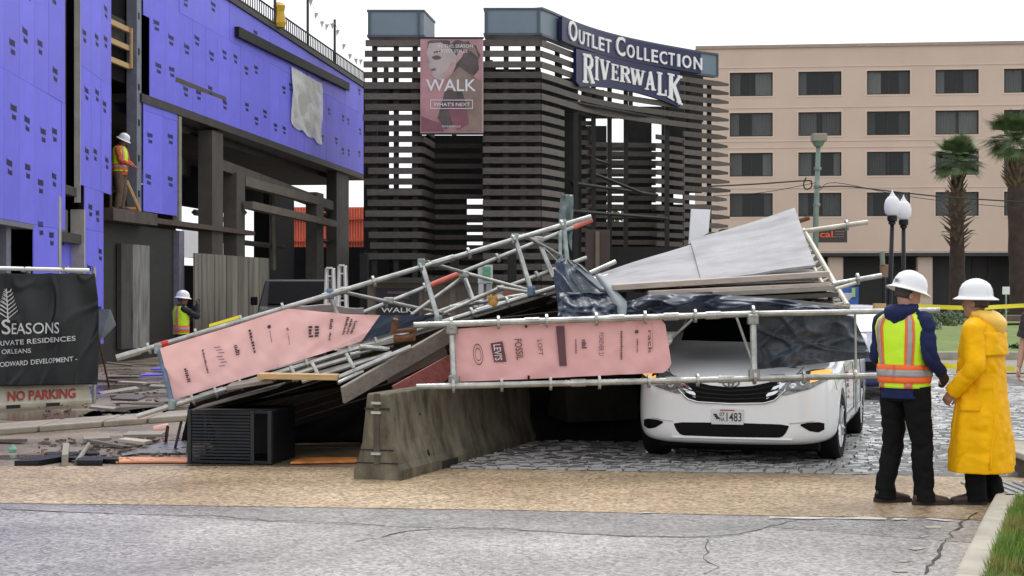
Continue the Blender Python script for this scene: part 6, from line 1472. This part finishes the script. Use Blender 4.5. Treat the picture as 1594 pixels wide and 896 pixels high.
def person(name, label, loc, yaw, H, arms, legs, feet, hyaw=0, tilt=0, sk=skin, top=jkt_navy, tr_m=trouser, bt=boot, vest=False, tab=TORSO, coat=None, gloves=None, hatm=True, seed=0, group=None, slim=1.0, hood=None, head=(0, .035, 1.665), short=False):
    root = thing(name, label, 'person', loc, -yaw, group); root.scale = (H/1.80,)*3
    hp = Vector(head)
    J = {'pelvis': (0, 0, .95), 'waist': (0, 0, 1.12), 'chest': (0, 0, 1.34), 'neck': (0, -.005, 1.50), 'throat': tuple(Vector((0, 0, 1.56)).lerp(hp, .15)), 'skull': tuple(hp+Vector((0, 0, -.07)))}
    E = [('pelvis', 'waist'), ('waist', 'chest'), ('chest', 'neck'), ('neck', 'throat'), ('throat', 'skull')]
    Rd = {'pelvis': (.13, .10), 'waist': (.13, .09), 'chest': (.15, .10), 'neck': (.075, .065), 'throat': .054, 'skull': (.06, .065)}
    for s, nm in ((1, 'r'), (-1, 'l')):
        a = arms[nm]; l = legs[nm]
        J.update({nm+'sh': a[0], nm+'el': a[1], nm+'wr': a[2], nm+'hip': l[0], nm+'kn': l[1], nm+'an': l[2]})
        E += [('chest', nm+'sh'), (nm+'sh', nm+'el'), (nm+'el', nm+'wr'), ('pelvis', nm+'hip'), (nm+'hip', nm+'kn'), (nm+'kn', nm+'an')]
        Rd.update({nm+'sh': .058, nm+'el': .042, nm+'wr': (.03, .026), nm+'hip': .085, nm+'kn': .058, nm+'an': .042})
    m2 = skin_body(J, E, Rd, root, sk)
    hm, M = head_mb(hp, hyaw, tilt)
    for nm in ('r', 'l'):
        a = arms[nm]; hand_mb(hm, a[2], a[3], a[4], 1.0, a[5] if len(a) > 5 else .8)
    bm = bmesh.new(); bm.from_mesh(m2); tmp = hm.mesh('t', None); bm.from_mesh(tmp); bmesh.ops.recalc_face_normals(bm, faces=bm.faces); bm.to_mesh(m2); bm.free()
    m2.polygons.foreach_set('use_smooth', [True]*len(m2.polygons)); body = link('body', m2, root)
    # hair on the back and sides
    hr = MB(); hr.rings([[M @ Vector((math.sin(a)*r*1.03, -.004+math.cos(a)*(r*1.08 if math.cos(a) > 0 else r*1.36), z)) for a in [R(95)+R(170)*i/14 for i in range(15)]] for z, r in ((-.035, .072), (-.01, .0765), (.02, .080), (.05, .081), (.08, .076))], caps=False)
    hr.f = [f for f in hr.f if max(f)-min(f) < 18 or True]; hr.build('hair', hair, root, smooth=True, recalc=False, solid=.004)
    if hatm: hat, HM_ = hard_hat(root, M @ Matrix.Translation((0, .0, .045)) @ Matrix.Rotation(R(-2), 4, 'X'))
    # trousers: hips and two legs
    tmb = MB(); tmb.rings([[tpt([(z, rx, ry, 0), (z+1, rx, ry, 0)], 2*math.pi*i/28, z+.0001, 0, .006, seed) for i in range(28)] for z, rx, ry in ((.82, .172, .125), (.88, .18, .132), (.95, .178, .13), (1.02, .172, .125))])
    for nm in ('r', 'l'):
        l = legs[nm]; hpv, kn, an = Vector(l[0]), Vector(l[1]), Vector(l[2])
        limb(tmb, [hpv+Vector((0, 0, .03)), hpv.lerp(kn, .4), kn, kn.lerp(an, .5), an+Vector((0, 0, .05)), an+Vector((0, -.008, -.055))], [.112*slim, .105*slim, .086*slim, .080*slim, .080*slim, .084*slim], 30, 16, .014, seed+3)
    tmb.build('trousers', tr_m, root, smooth=True)
    bu, bs = MB(), MB()
    for nm in ('r', 'l'): boot_mb(bu, bs, legs[nm][2], feet[nm])
    bo = {}
    for nm in ('r', 'l'):
        u_, s_ = MB(), MB(); boot_mb(u_, s_, legs[nm][2], feet[nm]); b_ = u_.build('boot', bt, root, smooth=True); s_.build('sole', sole, b_)
    # jacket / coat
    j = torso_shell(tab, tab[0][0], tab[-1][0], .004, 96 if coat else 60, 96 if coat else 50, .009 if coat else .010, seed)
    for nm in ('r', 'l'):
        a = arms[nm]; sh, el, wr_ = Vector(a[0]), Vector(a[1]), Vector(a[2]); inner = sh*.55+Vector((0, 0, 1.42))*.45
        k = 1.3 if coat else 1.0
        pts = [inner, sh+Vector((0, 0, .0)), sh.lerp(el, .5), el, el.lerp(wr_, .55), wr_] if not short else [inner, sh, sh.lerp(el, .45), sh.lerp(el, .7)]
        limb(j, pts, ([.078*k, .070*k, .062*k, .056*k, .052*k, .048*k] if not short else [.085, .08, .075, .078]), 30, 14, .013 if coat else .014, seed+7)
    j.build('coat' if coat else 'jacket', coat or top, root, smooth=True, solid=.006)
    if gloves:
        for nm in ('r', 'l'):
            a = arms[nm]; g = MB(); hand_mb(g, Vector(a[2]), a[3], a[4], 1.22, a[5] if len(a) > 5 else .8); limb(g, [Vector(a[1]).lerp(Vector(a[2]), .85), Vector(a[2]), Vector(a[2])+Vector(a[3]).normalized()*.02], [.045, .046, .042], 12, 3); g.build('glove', gloves, root, smooth=True)
    if vest:
        o1 = .018; vz0 = .925
        ve = torso_shell(tab, vz0, 1.525, o1, 40, 30, .008, seed).build('vest', lime, root, smooth=True, solid=.004)
        for c0 in (0, math.pi):
            for s in (-1, 1):
                a = c0+s*R(34)
                tpatch(tab, a-R(11.5), a+R(11.5), vz0+.0, 1.522, o1+.006, .008, seed, 6, 30).build('orange_stripe', orange, ve, smooth=True, solid=.002)
                tpatch(tab, a-R(5.5), a+R(5.5), vz0+.01, 1.52, o1+.010, .008, seed, 4, 30).build('reflective_stripe', silver, ve, smooth=True, solid=.002)
        MB().grid(lambda u, v: tpt(tab, 2*math.pi*u, .965+.145*v, o1+.012, .008, seed), 48, 5).build('orange_band', orange, ve, smooth=True, solid=.002)
        MB().grid(lambda u, v: tpt(tab, 2*math.pi*u, 1.015+.055*v, o1+.016, .008, seed), 48, 3).build('reflective_band', silver, ve, smooth=True, solid=.002)
    return root, M
def arm(sh, el, wr_, d, up_, curl=.8): return (sh, el, wr_, d, up_, curl)
# -- vest worker in front of the van, back to the camera
loc1 = G(1408, 783, .012)
m1, M1 = person('person', 'person in lime and orange safety vest, navy jacket and black trousers, back to camera', loc1, R(46), 1.79,
    {'r': arm((.195, -.01, 1.45), (.262, -.05, 1.19), (.265, .10, 1.05), (.05, .6, -.65), (1, -.2, .1), 1.2), 'l': arm((-.20, -.01, 1.45), (-.27, .02, 1.17), (-.20, .22, 1.05), (.3, .8, -.1), (-.2, 0, 1), 1.0)},
    {'r': ((.10, 0, .90), (.14, .03, .49), (.16, .03, .085)), 'l': ((-.10, 0, .90), (-.12, .02, .49), (-.15, -.04, .085))}, {'r': R(40), 'l': R(34)}, hyaw=R(30), tilt=R(14), vest=True, gloves=mat('black_glove', (.012, .012, .013), .7), seed=2, head=(0, .05, 1.66))
# hood of the jacket, hanging at the nape
def hood_fn(dep, rad, lift=0):
    def f(u, v):
        th = R(-125)+R(250)*u; s, c = math.sin(th), math.cos(th); k = max(0, c); b = math.sin(math.pi*v)
        r = .078+rad*b*(.45+.55*k)+.05*v*k; z = 1.585+lift-(.03+dep*(.35+.65*k))*v+.025*b
        return Vector((s*r*1.15, -.012-c*r, z+.010*noise.noise(Vector((u*7, v*5, dep*9)))))
    return f
MB().grid(hood_fn(.13, .055), 30, 14).build('hood', jkt_navy, m1, smooth=True, solid=.008)
MB().grid(lambda u, v: M1 @ Matrix.Translation((0, 0, .045)) @ Vector((.035*(u-.5)*2+.03, -.143+.0*v, .03+.028*v)), 3, 2).build('hat_label', mat('hat_ink', (.10, .08, .12), .5, 0, .5, 60, col2=(.5, .5, .5)), m1)
# -- raincoat man
COAT = [(.27, .275, .245, 0), (.45, .268, .235, 0), (.7, .252, .21, 0), (.9, .24, .19, 0), (1.05, .232, .175, 0), (1.2, .232, .165, 0), (1.32, .235, .158, 0), (1.41, .232, .145, -.005), (1.465, .212, .122, -.01), (1.505, .165, .098, -.01), (1.54, .105, .086, 0), (1.57, .08, .076, .005)]
COATREF = COAT
loc2 = G(1528, 783, .012)
m2_, M2_ = person('person', 'person in a long yellow raincoat and white hard hat standing by the kerb', loc2, R(-58), 1.72,
    {'r': arm((.21, -.01, 1.44), (.28, .02, 1.16), (.24, .20, .96), (0, .6, -.7), (1, 0, .2), .9), 'l': arm((-.22, 0, 1.44), (-.30, -.03, 1.14), (-.25, .17, .93), (.05, .55, -.8), (-1, 0, .2), .9)},
    {'r': ((.09, 0, .88), (.10, .02, .48), (.12, -.06, .085)), 'l': ((-.09, 0, .88), (-.10, .03, .48), (-.10, .02, .085))}, {'r': R(-12), 'l': R(-22)}, hyaw=R(4), tilt=R(-3), tab=COAT, coat=yellow_coat, seed=9, sk=mat('tan_skin', (.36, .19, .13), .5, 0, .08, 10), slim=1.02, head=(0, .05, 1.665))
MB().grid(hood_fn(.22, .085, .015), 36, 18).build('hood', yellow_hood, m2_, smooth=True, solid=.008)
MB().grid(lambda u, v: tpt(COAT, R(-70)+R(140)*u, 1.235+.19*v, .020+.012*(1-v), .012, 4), 26, 12).build('back_flap', yellow_coat, m2_, smooth=True, solid=.005)
MB().grid(lambda u, v: tpt(COAT, R(-118)+R(40)*u, .78+.05*v, .016, .004, 4), 10, 4).build('pocket_flap', yellow_coat, m2_, smooth=True, solid=.006)
for th, z0, z1 in ((R(-62), .3, 1.05), (R(38), .3, .9), (R(-150), .3, 1.1)):
    MB().path([tpt(COAT, th+R(18)*math.sin((z-z0)*2.2), z, .004, .010, 9) for z in [z0+(z1-z0)*i/16 for i in range(17)]], [.005+.010*(1-abs(i/8-1)) for i in range(17)], 8).build('fold', yellow_coat, m2_, smooth=True)
# -- bystander at the right edge, only an arm in view
loc3 = G(1634, 716, .012)
tee = mat('dark_tee', (.03, .025, .03), .8)
person('person', 'bystander at the right edge with only a bare arm in view', loc3, R(-150), 1.75,
    {'r': arm((.20, 0, 1.45), (.27, .0, 1.16), (.29, .08, .93), (.05, .25, -.95), (1, 0, 0), .7), 'l': arm((-.20, 0, 1.45), (-.26, .0, 1.16), (-.27, .06, .93), (0, .2, -1), (-1, 0, 0), .7)},
    {'r': ((.10, 0, .90), (.10, .02, .49), (.10, -.03, .085)), 'l': ((-.10, 0, .90), (-.10, .02, .49), (-.10, -.03, .085))}, {'r': R(8), 'l': R(-8)}, top=tee, hatm=False, seed=12, short=True)
# -- worker photographing beside the hoarding
p4 = G(282, 587)
m4, M4 = person('person', 'worker in a lime vest raising a phone to the face beside the hoarding', p4, R(62), 1.62,
    {'r': arm((.20, .02, 1.45), (.24, .28, 1.30), (.08, .34, 1.54), (-.2, .2, .9), (0, .8, .3), 1.3), 'l': arm((-.20, .02, 1.45), (-.24, .26, 1.26), (-.05, .34, 1.52), (.2, .2, .9), (0, .8, .3), 1.3)},
    {'r': ((.10, 0, .90), (.11, .02, .49), (.12, -.02, .085)), 'l': ((-.10, 0, .90), (-.11, .02, .49), (-.12, -.02, .085))}, {'r': R(8), 'l': R(-8)}, hyaw=R(6), tilt=R(4), vest=True, sk=skin_dark, top=mat('black_shirt', (.012, .012, .016), .8), seed=5)
ph_ = MB().box((0, 0, 0), (.16, .012, .085), Matrix.Translation((.02, .37, 1.63))).build('phone', black_plastic, None)
ph_.matrix_world = m4.matrix_basis
tag(ph_, 'black phone held up by the worker beside the hoarding', 'phone')
# -- worker on the upper floor slab
p5 = W2 @ Vector((U2(186)[0], .02, vs_l+.062))
tan_t = mat('tan_work_trousers', (.13, .085, .055), .8)
person('person', 'worker in a lime and orange shirt looking down from the upper floor', p5, R(100), 1.74,
    {'r': arm((.20, .02, 1.44), (.24, .10, 1.18), (.16, .28, 1.08), (-.2, .8, -.3), (0, .3, .9), 1.0), 'l': arm((-.20, .02, 1.44), (-.24, .10, 1.18), (-.12, .28, 1.06), (.2, .8, -.3), (0, .3, .9), 1.0)},
    {'r': ((.10, 0, .90), (.11, .03, .49), (.12, -.02, .085)), 'l': ((-.10, 0, .90), (-.11, .03, .49), (-.12, -.02, .085))}, {'r': R(8), 'l': R(-8)}, hyaw=R(0), tilt=R(24), vest=True, sk=skin_dark, top=mat('orange_red_shirt', (.55, .09, .04), .8), tr_m=tan_t, seed=6, head=(0, .07, 1.655))
bpost = here('guard_stand', 'thin guard post and leaning planks beside the worker on the slab', 'post', W2 @ Vector((U2(200)[0], -.3, vs_l)))
MB().tube(W2 @ Vector((U2(204)[0], -.5, vs_l+.06)), W2 @ Vector((U2(204)[0], -.5, vs_l+1.25)), .04, 6).build('post', mat('brown_post', (.12, .085, .06), .8), bpost)
MB().tube(W2 @ Vector((U2(185)[0], -.2, vs_l+.08)), W2 @ Vector((U2(204)[0], .1, vs_l+.12)), .07, 6).build('plank', mat('orange_wood', (.30, .12, .04), .8), bpost)
MB().tube(W2 @ Vector((U2(190)[0], .1, vs_l+.75)), W2 @ Vector((U2(201)[0], .25, vs_l+.08)), .05, 6).build('plank', wood_new, bpost)
settle(bpost)
# ---------------------------------------------------------------- palms, lamps, signs, cables, ladders
def palm(px, py_c, d, label, crown_r, boots_y, trunk_w, boots_w, lean=0, seed=0):
    c = P(px, py_c, d); base = Vector((c.x+lean, c.y, 0)); rr = random.Random(seed)
    t = thing('palm_tree', label, 'palm', base, 0, 'palms in front of the hotel'); inv = Matrix.Translation(-base)
    sc_ = F/d; bz0, bz1 = HC-(boots_y[1]-448)/sc_, HC-(boots_y[0]-448)/sc_
    tw_ = trunk_w/sc_/2; bw2 = boots_w/sc_/2
    def ax(z): return Vector((c.x+lean*(1-z/c.z), c.y, z))
    tk_ = MB().path([inv @ ax(z) for z in [bz0*i/10 for i in range(11)]+[bz1]], [tw_*(1.15-.15*i/10)*(1+.06*math.sin(i*2.3)) for i in range(11)]+[tw_*.8], 16); tk_.build('trunk', bark, t, smooth=True)
    bt = MB(); n = 70
    for i in range(n):
        f = i/n; z = bz0+(bz1-bz0)*f; a = i*2.399; r0 = tw_*.8; w = bw2*(.65+.5*math.sin(math.pi*min(1, f*1.1+.12)))
        p = ax(z)+Vector((math.cos(a)*r0, math.sin(a)*r0, 0)); q = ax(z)+Vector((math.cos(a)*w, math.sin(a)*w, rr.uniform(.18, .34)))
        s = Vector((-math.sin(a), math.cos(a), 0))*.07
        bt.add([inv @ (p-s), inv @ (p+s), inv @ (q+s*.5), inv @ (q-s*.5), inv @ (p-Vector((0, 0, .1)))], [(0, 1, 2, 3), (0, 4, 1), (0, 3, 4), (1, 4, 2), (2, 4, 3)])
    bt.build('leaf_boots', palm_dry, t, recalc=False)
    cr_ = MB(); cd = MB()
    def frond(mb, org, dirv, L, nb, fan):
        dirv = dirv.normalized(); side = dirv.cross(Vector((0, 0, 1)));
        if side.length < .1: side = Vector((1, 0, 0))
        side.normalize(); nrm = side.cross(dirv).normalized(); hub = org+dirv*L*.5
        mb.tube(inv @ org, inv @ hub, .018, 4, .012)
        for k in range(nb):
            an = (k/(nb-1)-.5)*2*fan; dd = (dirv*math.cos(an)+side*math.sin(an)).normalized(); l = L*.62*(1-.25*abs(an)/fan)*rr.uniform(.85, 1.1)
            tip = hub+dd*l+Vector((0, 0, -.05*l-.16*l*l*rr.uniform(.2, 1))); mid = hub+dd*l*.55+nrm*.02; w = dd.cross(nrm).normalized()*.021
            mb.add([inv @ hub, inv @ (mid+w), inv @ tip, inv @ (mid-w)], [(0, 1, 2, 3)])
    for i in range(72):
        el = math.asin(rr.uniform(-.65, .99)); a = i*2.399+rr.uniform(-.2, .2); L = crown_r*rr.uniform(.85, 1.1)
        frond(cr_, ax(c.z)+Vector((0, 0, -.1)), Vector((math.cos(a)*math.cos(el), math.sin(a)*math.cos(el), math.sin(el))), L, 24, 1.3)
    cr_.build('crown', palm_green, t, recalc=False)
    if seed == 1:
        for k, s in enumerate((-1, 1, -1, 1)):
            frond(cd, ax(bz0+.5), Vector((s, -.2*k, -.1+.12*k)), .75, 14, 1.2)
        cd.build('low_fronds', mat('pale_palm', (.14, .19, .06), .6, 0, .4, 3), t, recalc=False)
    return t
palm(1490, 245, 62, 'palm tree with shaggy trunk left of the two, above the vest worker', 1.05, (272, 385), 23, 50, 0, 1)
palm(1581, 212, 58, 'larger palm tree at the right edge of the view', 1.2, (250, 296), 32, 46, .25, 2)
def acorn_lamp(px, py_top, px_b, d, label):
    top = P(px, py_top, d); b = P(px_b, 448, d); base = Vector((b.x, d, 0)); sc_ = F/d
    t = thing('street_lamp', label, 'street lamp', base, 0, 'white globe lamps'); inv = Matrix.Translation(-base)
    gz_ = top.z-.05; gr = .19
    ax = Vector((top.x, d, gz_-.55)); M = inv @ Matrix.Translation((ax.x, ax.y, ax.z)) @ Matrix.Diagonal((.86, .86, 1, 1))
    MB().lathe([(.11, 0), (.175, .05), (.20, .14), (.20, .24), (.165, .345), (.105, .405), (.075, .425), (.07, .445), (.04, .48), (.02, .52), (.008, .56)], (0, 0, 0), 24, M, caps=True).build('globe', mat('milk_glass', (.80, .80, .82), .35, 0, .03), t, smooth=True)
    MB().lathe([(.05, -.14), (.12, -.12), (.13, -.02), (.10, 0)], (0, 0, 0), 16, M).build('collar', black_metal, t, smooth=True, auto=True)
    MB().path([inv @ base, inv @ base.lerp(ax, .15), inv @ base.lerp(ax, .5), inv @ (ax+Vector((0, 0, -.12)))], [.09, .06, .052, .045], 14).build('post', black_metal, t, smooth=True)
    MB().lathe([(.14, 0), (.14, .12), (.10, .18), (.09, .5), (.07, .55)], (0, 0, 0), 14, None).build('base', black_metal, t, smooth=True, auto=True)
    MB().lathe([(.055, 0), (.08, .02), (.08, .05), (.055, .07)], (0, 0, 0), 14, inv @ Matrix.Translation(base.lerp(ax, .94))).build('ring', black_metal, t)
acorn_lamp(1389, 292, 1382, 36, 'white globe street lamp on a leaning black post, left of the pair')
acorn_lamp(1406.5, 300, 1406.5, 37.5, 'white globe street lamp on an upright black post, right of the pair')
gp = here('light_pole', 'tall pale green pole with a boxy light behind the deck', 'light pole', P(1270, 520, 50))
gpole = mat('pale_green_pole', (.20, .27, .23), .5, .2, .2, 3)
MB().path([Vector((P(1268, 0, 50).x, 50, 0)), P(1270, 340, 50), P(1274, 226, 50)], [.09, .085, .07], 12).build('pole', gpole, gp, smooth=True)
MB().box2(P(1264, 220, 50)+Vector((0, -.2, 0)), P(1286, 208, 50)+Vector((0, .25, 0))).build('light_box', mat('tan_light_box', (.32, .28, .22), .6), gp, bevel=.02)
MB().tube(P(1274, 228, 50), P(1274, 220, 50), .12, 10, .2).build('neck', gpole, gp)
for y in (262, 290, 318): MB().tube(P(1273-(y-262)*.03, y, 50)-Vector((0, 0, .04)), P(1273-(y-262)*.03, y, 50)+Vector((0, 0, .04)), .11, 10).build('band', galv_dark, gp)
settle(gp)
cab = mat('cable', (.03, .028, .025), .7)
def cable(pts, d, r, label):
    q = catmull([P(x, y, d) for x, y in pts], 6); tag(MB().path(q, r, 5).build('overhead_cable', cab), label, 'cable', 'overhead cables')
cable([(1100, 290), (1180, 286), (1254, 281), (1263, 284), (1262, 292), (1254, 294), (1251, 286), (1255, 276)], 49.5, .022, 'looped overhead cable left of the green pole')
cable([(1275, 291), (1320, 290), (1400, 299), (1480, 307), (1594, 314), (1680, 318)], 49.5, .020, 'thick overhead cable right of the green pole')
cable([(1276, 296), (1300, 284), (1400, 303), (1500, 316), (1680, 330)], 49.8, .010, 'thin overhead cable below the thick one')
cable([(1110, 305), (1190, 299), (1270, 284)], 49.8, .010, 'thin overhead cable left of the green pole')
tr_m = mat('signal_yellow_brown', (.24, .15, .08), .6)
ts = here('signal_cabinet', 'dim tan signal box on a short post behind the deck pipes', 'signal', P(1376, 470, 40))
MB().box2(P(1372, 432, 40), P(1382, 412, 40.2)).build('box', tr_m, ts, bevel=.02); MB().tube(P(1374, 412, 40), P(1373, 392, 40), .06, 8).build('mast', mat('sage_post', (.2, .23, .18), .6), ts); MB().tube(P(1376, 432, 40), Vector((P(1376, 0, 40).x, 40, 0)), .05, 8).build('post', black_metal, ts); settle(ts)
bs_ = here('blue_sign', 'blue and green banner sign behind the deck end frame', 'sign', P(1325, 500, 42))
MB().box2(P(1312, 478, 42), P(1335, 446, 42.1)).build('panel', mat('sign_blue', (.04, .12, .42), .5, 0, .3, 2), bs_); MB().box2(P(1326, 462, 41.95), P(1331, 448, 41.98)).build('mark', mat('sign_lime', (.35, .6, .2), .5), bs_); MB().tube(P(1334, 446, 42.05), Vector((P(1334, 0, 42).x, 42.05, 0)), .04, 8).build('post', black_metal, bs_); settle(bs_)
yb = here('wood_block', 'small ochre wood block on the pipe end beside the vest worker', 'block', P(1370, 482, 15.7))
MB().box2(P(1362, 483, 15.8), P(1376, 472, 15.9)).build('block', wood_new, yb); settle(yb)
ws = here('white_sign', 'small white sign on a thin post right of the raincoat man', 'sign', G(1567, 540))
MB().box2(P(1561, 458, 46), P(1571, 446, 46.05)).build('panel', print_white, ws); MB().tube(P(1566, 458, 46.03), Vector((P(1566, 0, 46).x, 46.03, .3)), .025, 6).build('post', galv, ws); settle(ws)
# caution tape
def tape(pts, label, h=.075):
    q = catmull([P(*p) for p in pts], 5); n = len(q)-1
    tag(MB().grid(lambda u, v: q[round(u*n)]+Vector((0, .01*math.sin(u*9+v), h*(v-.5))), n, 2).build('caution_tape', tape_yellow, solid=.002), label, 'tape', 'caution tape')
tape([(1418, 476, 20), (1470, 478, 20), (1520, 479, 20.2), (1560, 477, 20.4), (1640, 473, 20.6)], 'upper yellow caution tape behind the two hard hats', .05)
tape([(1430, 566, 18), (1465, 568, 18), (1500, 571, 18), (1580, 574, 18.1)], 'lower yellow caution tape between the two workers', .055)
# green sign and white board seen through the truss
gs = here('green_sign', 'green and white notice on a stand seen through the truss', 'sign', P(756, 500, 42))
MB().box2(P(744, 441, 42), P(767, 412, 42.08)).build('panel', mat('pale_sign', (.55, .6, .56), .5), gs)
gm = mat('sign_green', (.10, .36, .20), .5)
for y0, y1 in ((415, 421), (423, 428), (430, 436)): MB().box2(P(751, y1, 41.95), P(764, y0, 41.98)).build('print', gm, gs)
MB().box2(P(745, 490, 42), P(753, 440, 42.3)).build('leg', mat('white_post', (.5, .5, .5), .6), gs); MB().box2(P(757, 490, 42), P(766, 440, 42.3)).build('leg', mat('dim_white_post', (.30, .30, .31), .6), gs); settle(gs)
wb = here('white_cabinet', 'white cabinet between the green notice and the slate tarp', 'cabinet', P(790, 500, 44))
MB().box2(P(772, 500, 44), P(812, 444, 44.6)).build('case', mat('cabinet_grey', (.27, .26, .25), .6), wb, bevel=.03); MB().box2(P(784, 462, 43.95), P(806, 452, 43.99)).build('panel', mat('red_brown_panel', (.28, .09, .05), .6), wb)
m_ = MB().lathe([(.10, 0), (.14, .02), (.14, .04)], (0, 0, 0), 14, Matrix.Translation(P(778, 466, 43.95)) @ Matrix.Rotation(R(90), 4, 'X')); m_.build('emblem', print_white, wb); settle(wb)
# aluminium stepladders
def ladder(px, d, label, w, yt, yb):
    t = here('stepladder', label, 'ladder', P(px, yb, d), 'stepladders behind the truss')
    for s in (-1, 1):
        MB().tube(P(px+s*w*.55, yt, d), P(px+s*w, yb, d-.3), .026, 6).build('rail', mat('ladder_white', (.62, .61, .56), .5, .2, .1), t); MB().tube(P(px+s*w*.55+2, yt, d+.05), P(px+s*w+4, yb, d+.7), .02, 6).build('rear_rail', mat('ladder_white', 0), t)
    for k in range(6):
        f = (k+.6)/6; y = yt+(yb-yt)*f; ww = w*(.55+.45*f); MB().box2(P(px-ww, y, d-.3*f), P(px+ww, y-2.2, d-.3*f+.09)).build('step', mat('ladder_white', 0), t)
    MB().box2(P(px-w*.6, yt, d-.1), P(px+w*.6, yt-2.5, d+.15)).build('cap', mat('ladder_white', 0), t); settle(t)
ladder(513, 27, 'white stepladder, left of two behind the truss', 9, 418, 545); ladder(532, 28, 'white stepladder, right of two behind the truss', 8, 414, 540)
def ws_fn(u, v): return P(448+118*u, 473+14*v+5*u*(1-v)+2*math.sin(u*9), 17.2+.15*v+.05*math.sin(u*13))
cloth('white_sheet', ws_fn, 30, 8, mat('white_vinyl', (.72, .72, .72), .5, 0, .08, 3), 'white vinyl sheet bunched behind the pink banner')
# trees beyond the gateway
def far_tree(px, py, d, r, label, seed):
    c = P(px, py, d); rr = random.Random(seed); base = Vector((c.x, c.y, 0)); t = thing('background_tree', label, 'tree', base, 0, 'trees beyond the gateway')
    tkm = MB(); tkm.path([(0, 0, 0), (.1, 0, c.z*.5), (0, .1, c.z)], [.25, .2, .1], 8)
    for k in range(6): a = k*1.05; tkm.tube((.05, 0, c.z*(.55+.05*k)), (math.cos(a)*r*.7, math.sin(a)*r*.7, c.z+rr.uniform(-.2, .5)*r), .08, 5, .03)
    tkm.build('trunk', bark, t)
    mb = MB()
    for k in range(16):
        o_ = Vector((rr.gauss(0, .5)*r, rr.gauss(0, .5)*r, c.z+rr.gauss(0, .38)*r)); shrub(mb, o_, (r*.38, r*.38, r*.3), 130, rr, .16)
    mb.build('crown', leaf, t, recalc=False)
far_tree(955, 385, 85, 2.2, 'green tree glimpsed below the gateway beside the kiosk', 1); far_tree(1110, 380, 95, .9, 'green tree behind the white board at the gateway\'s right end', 2)
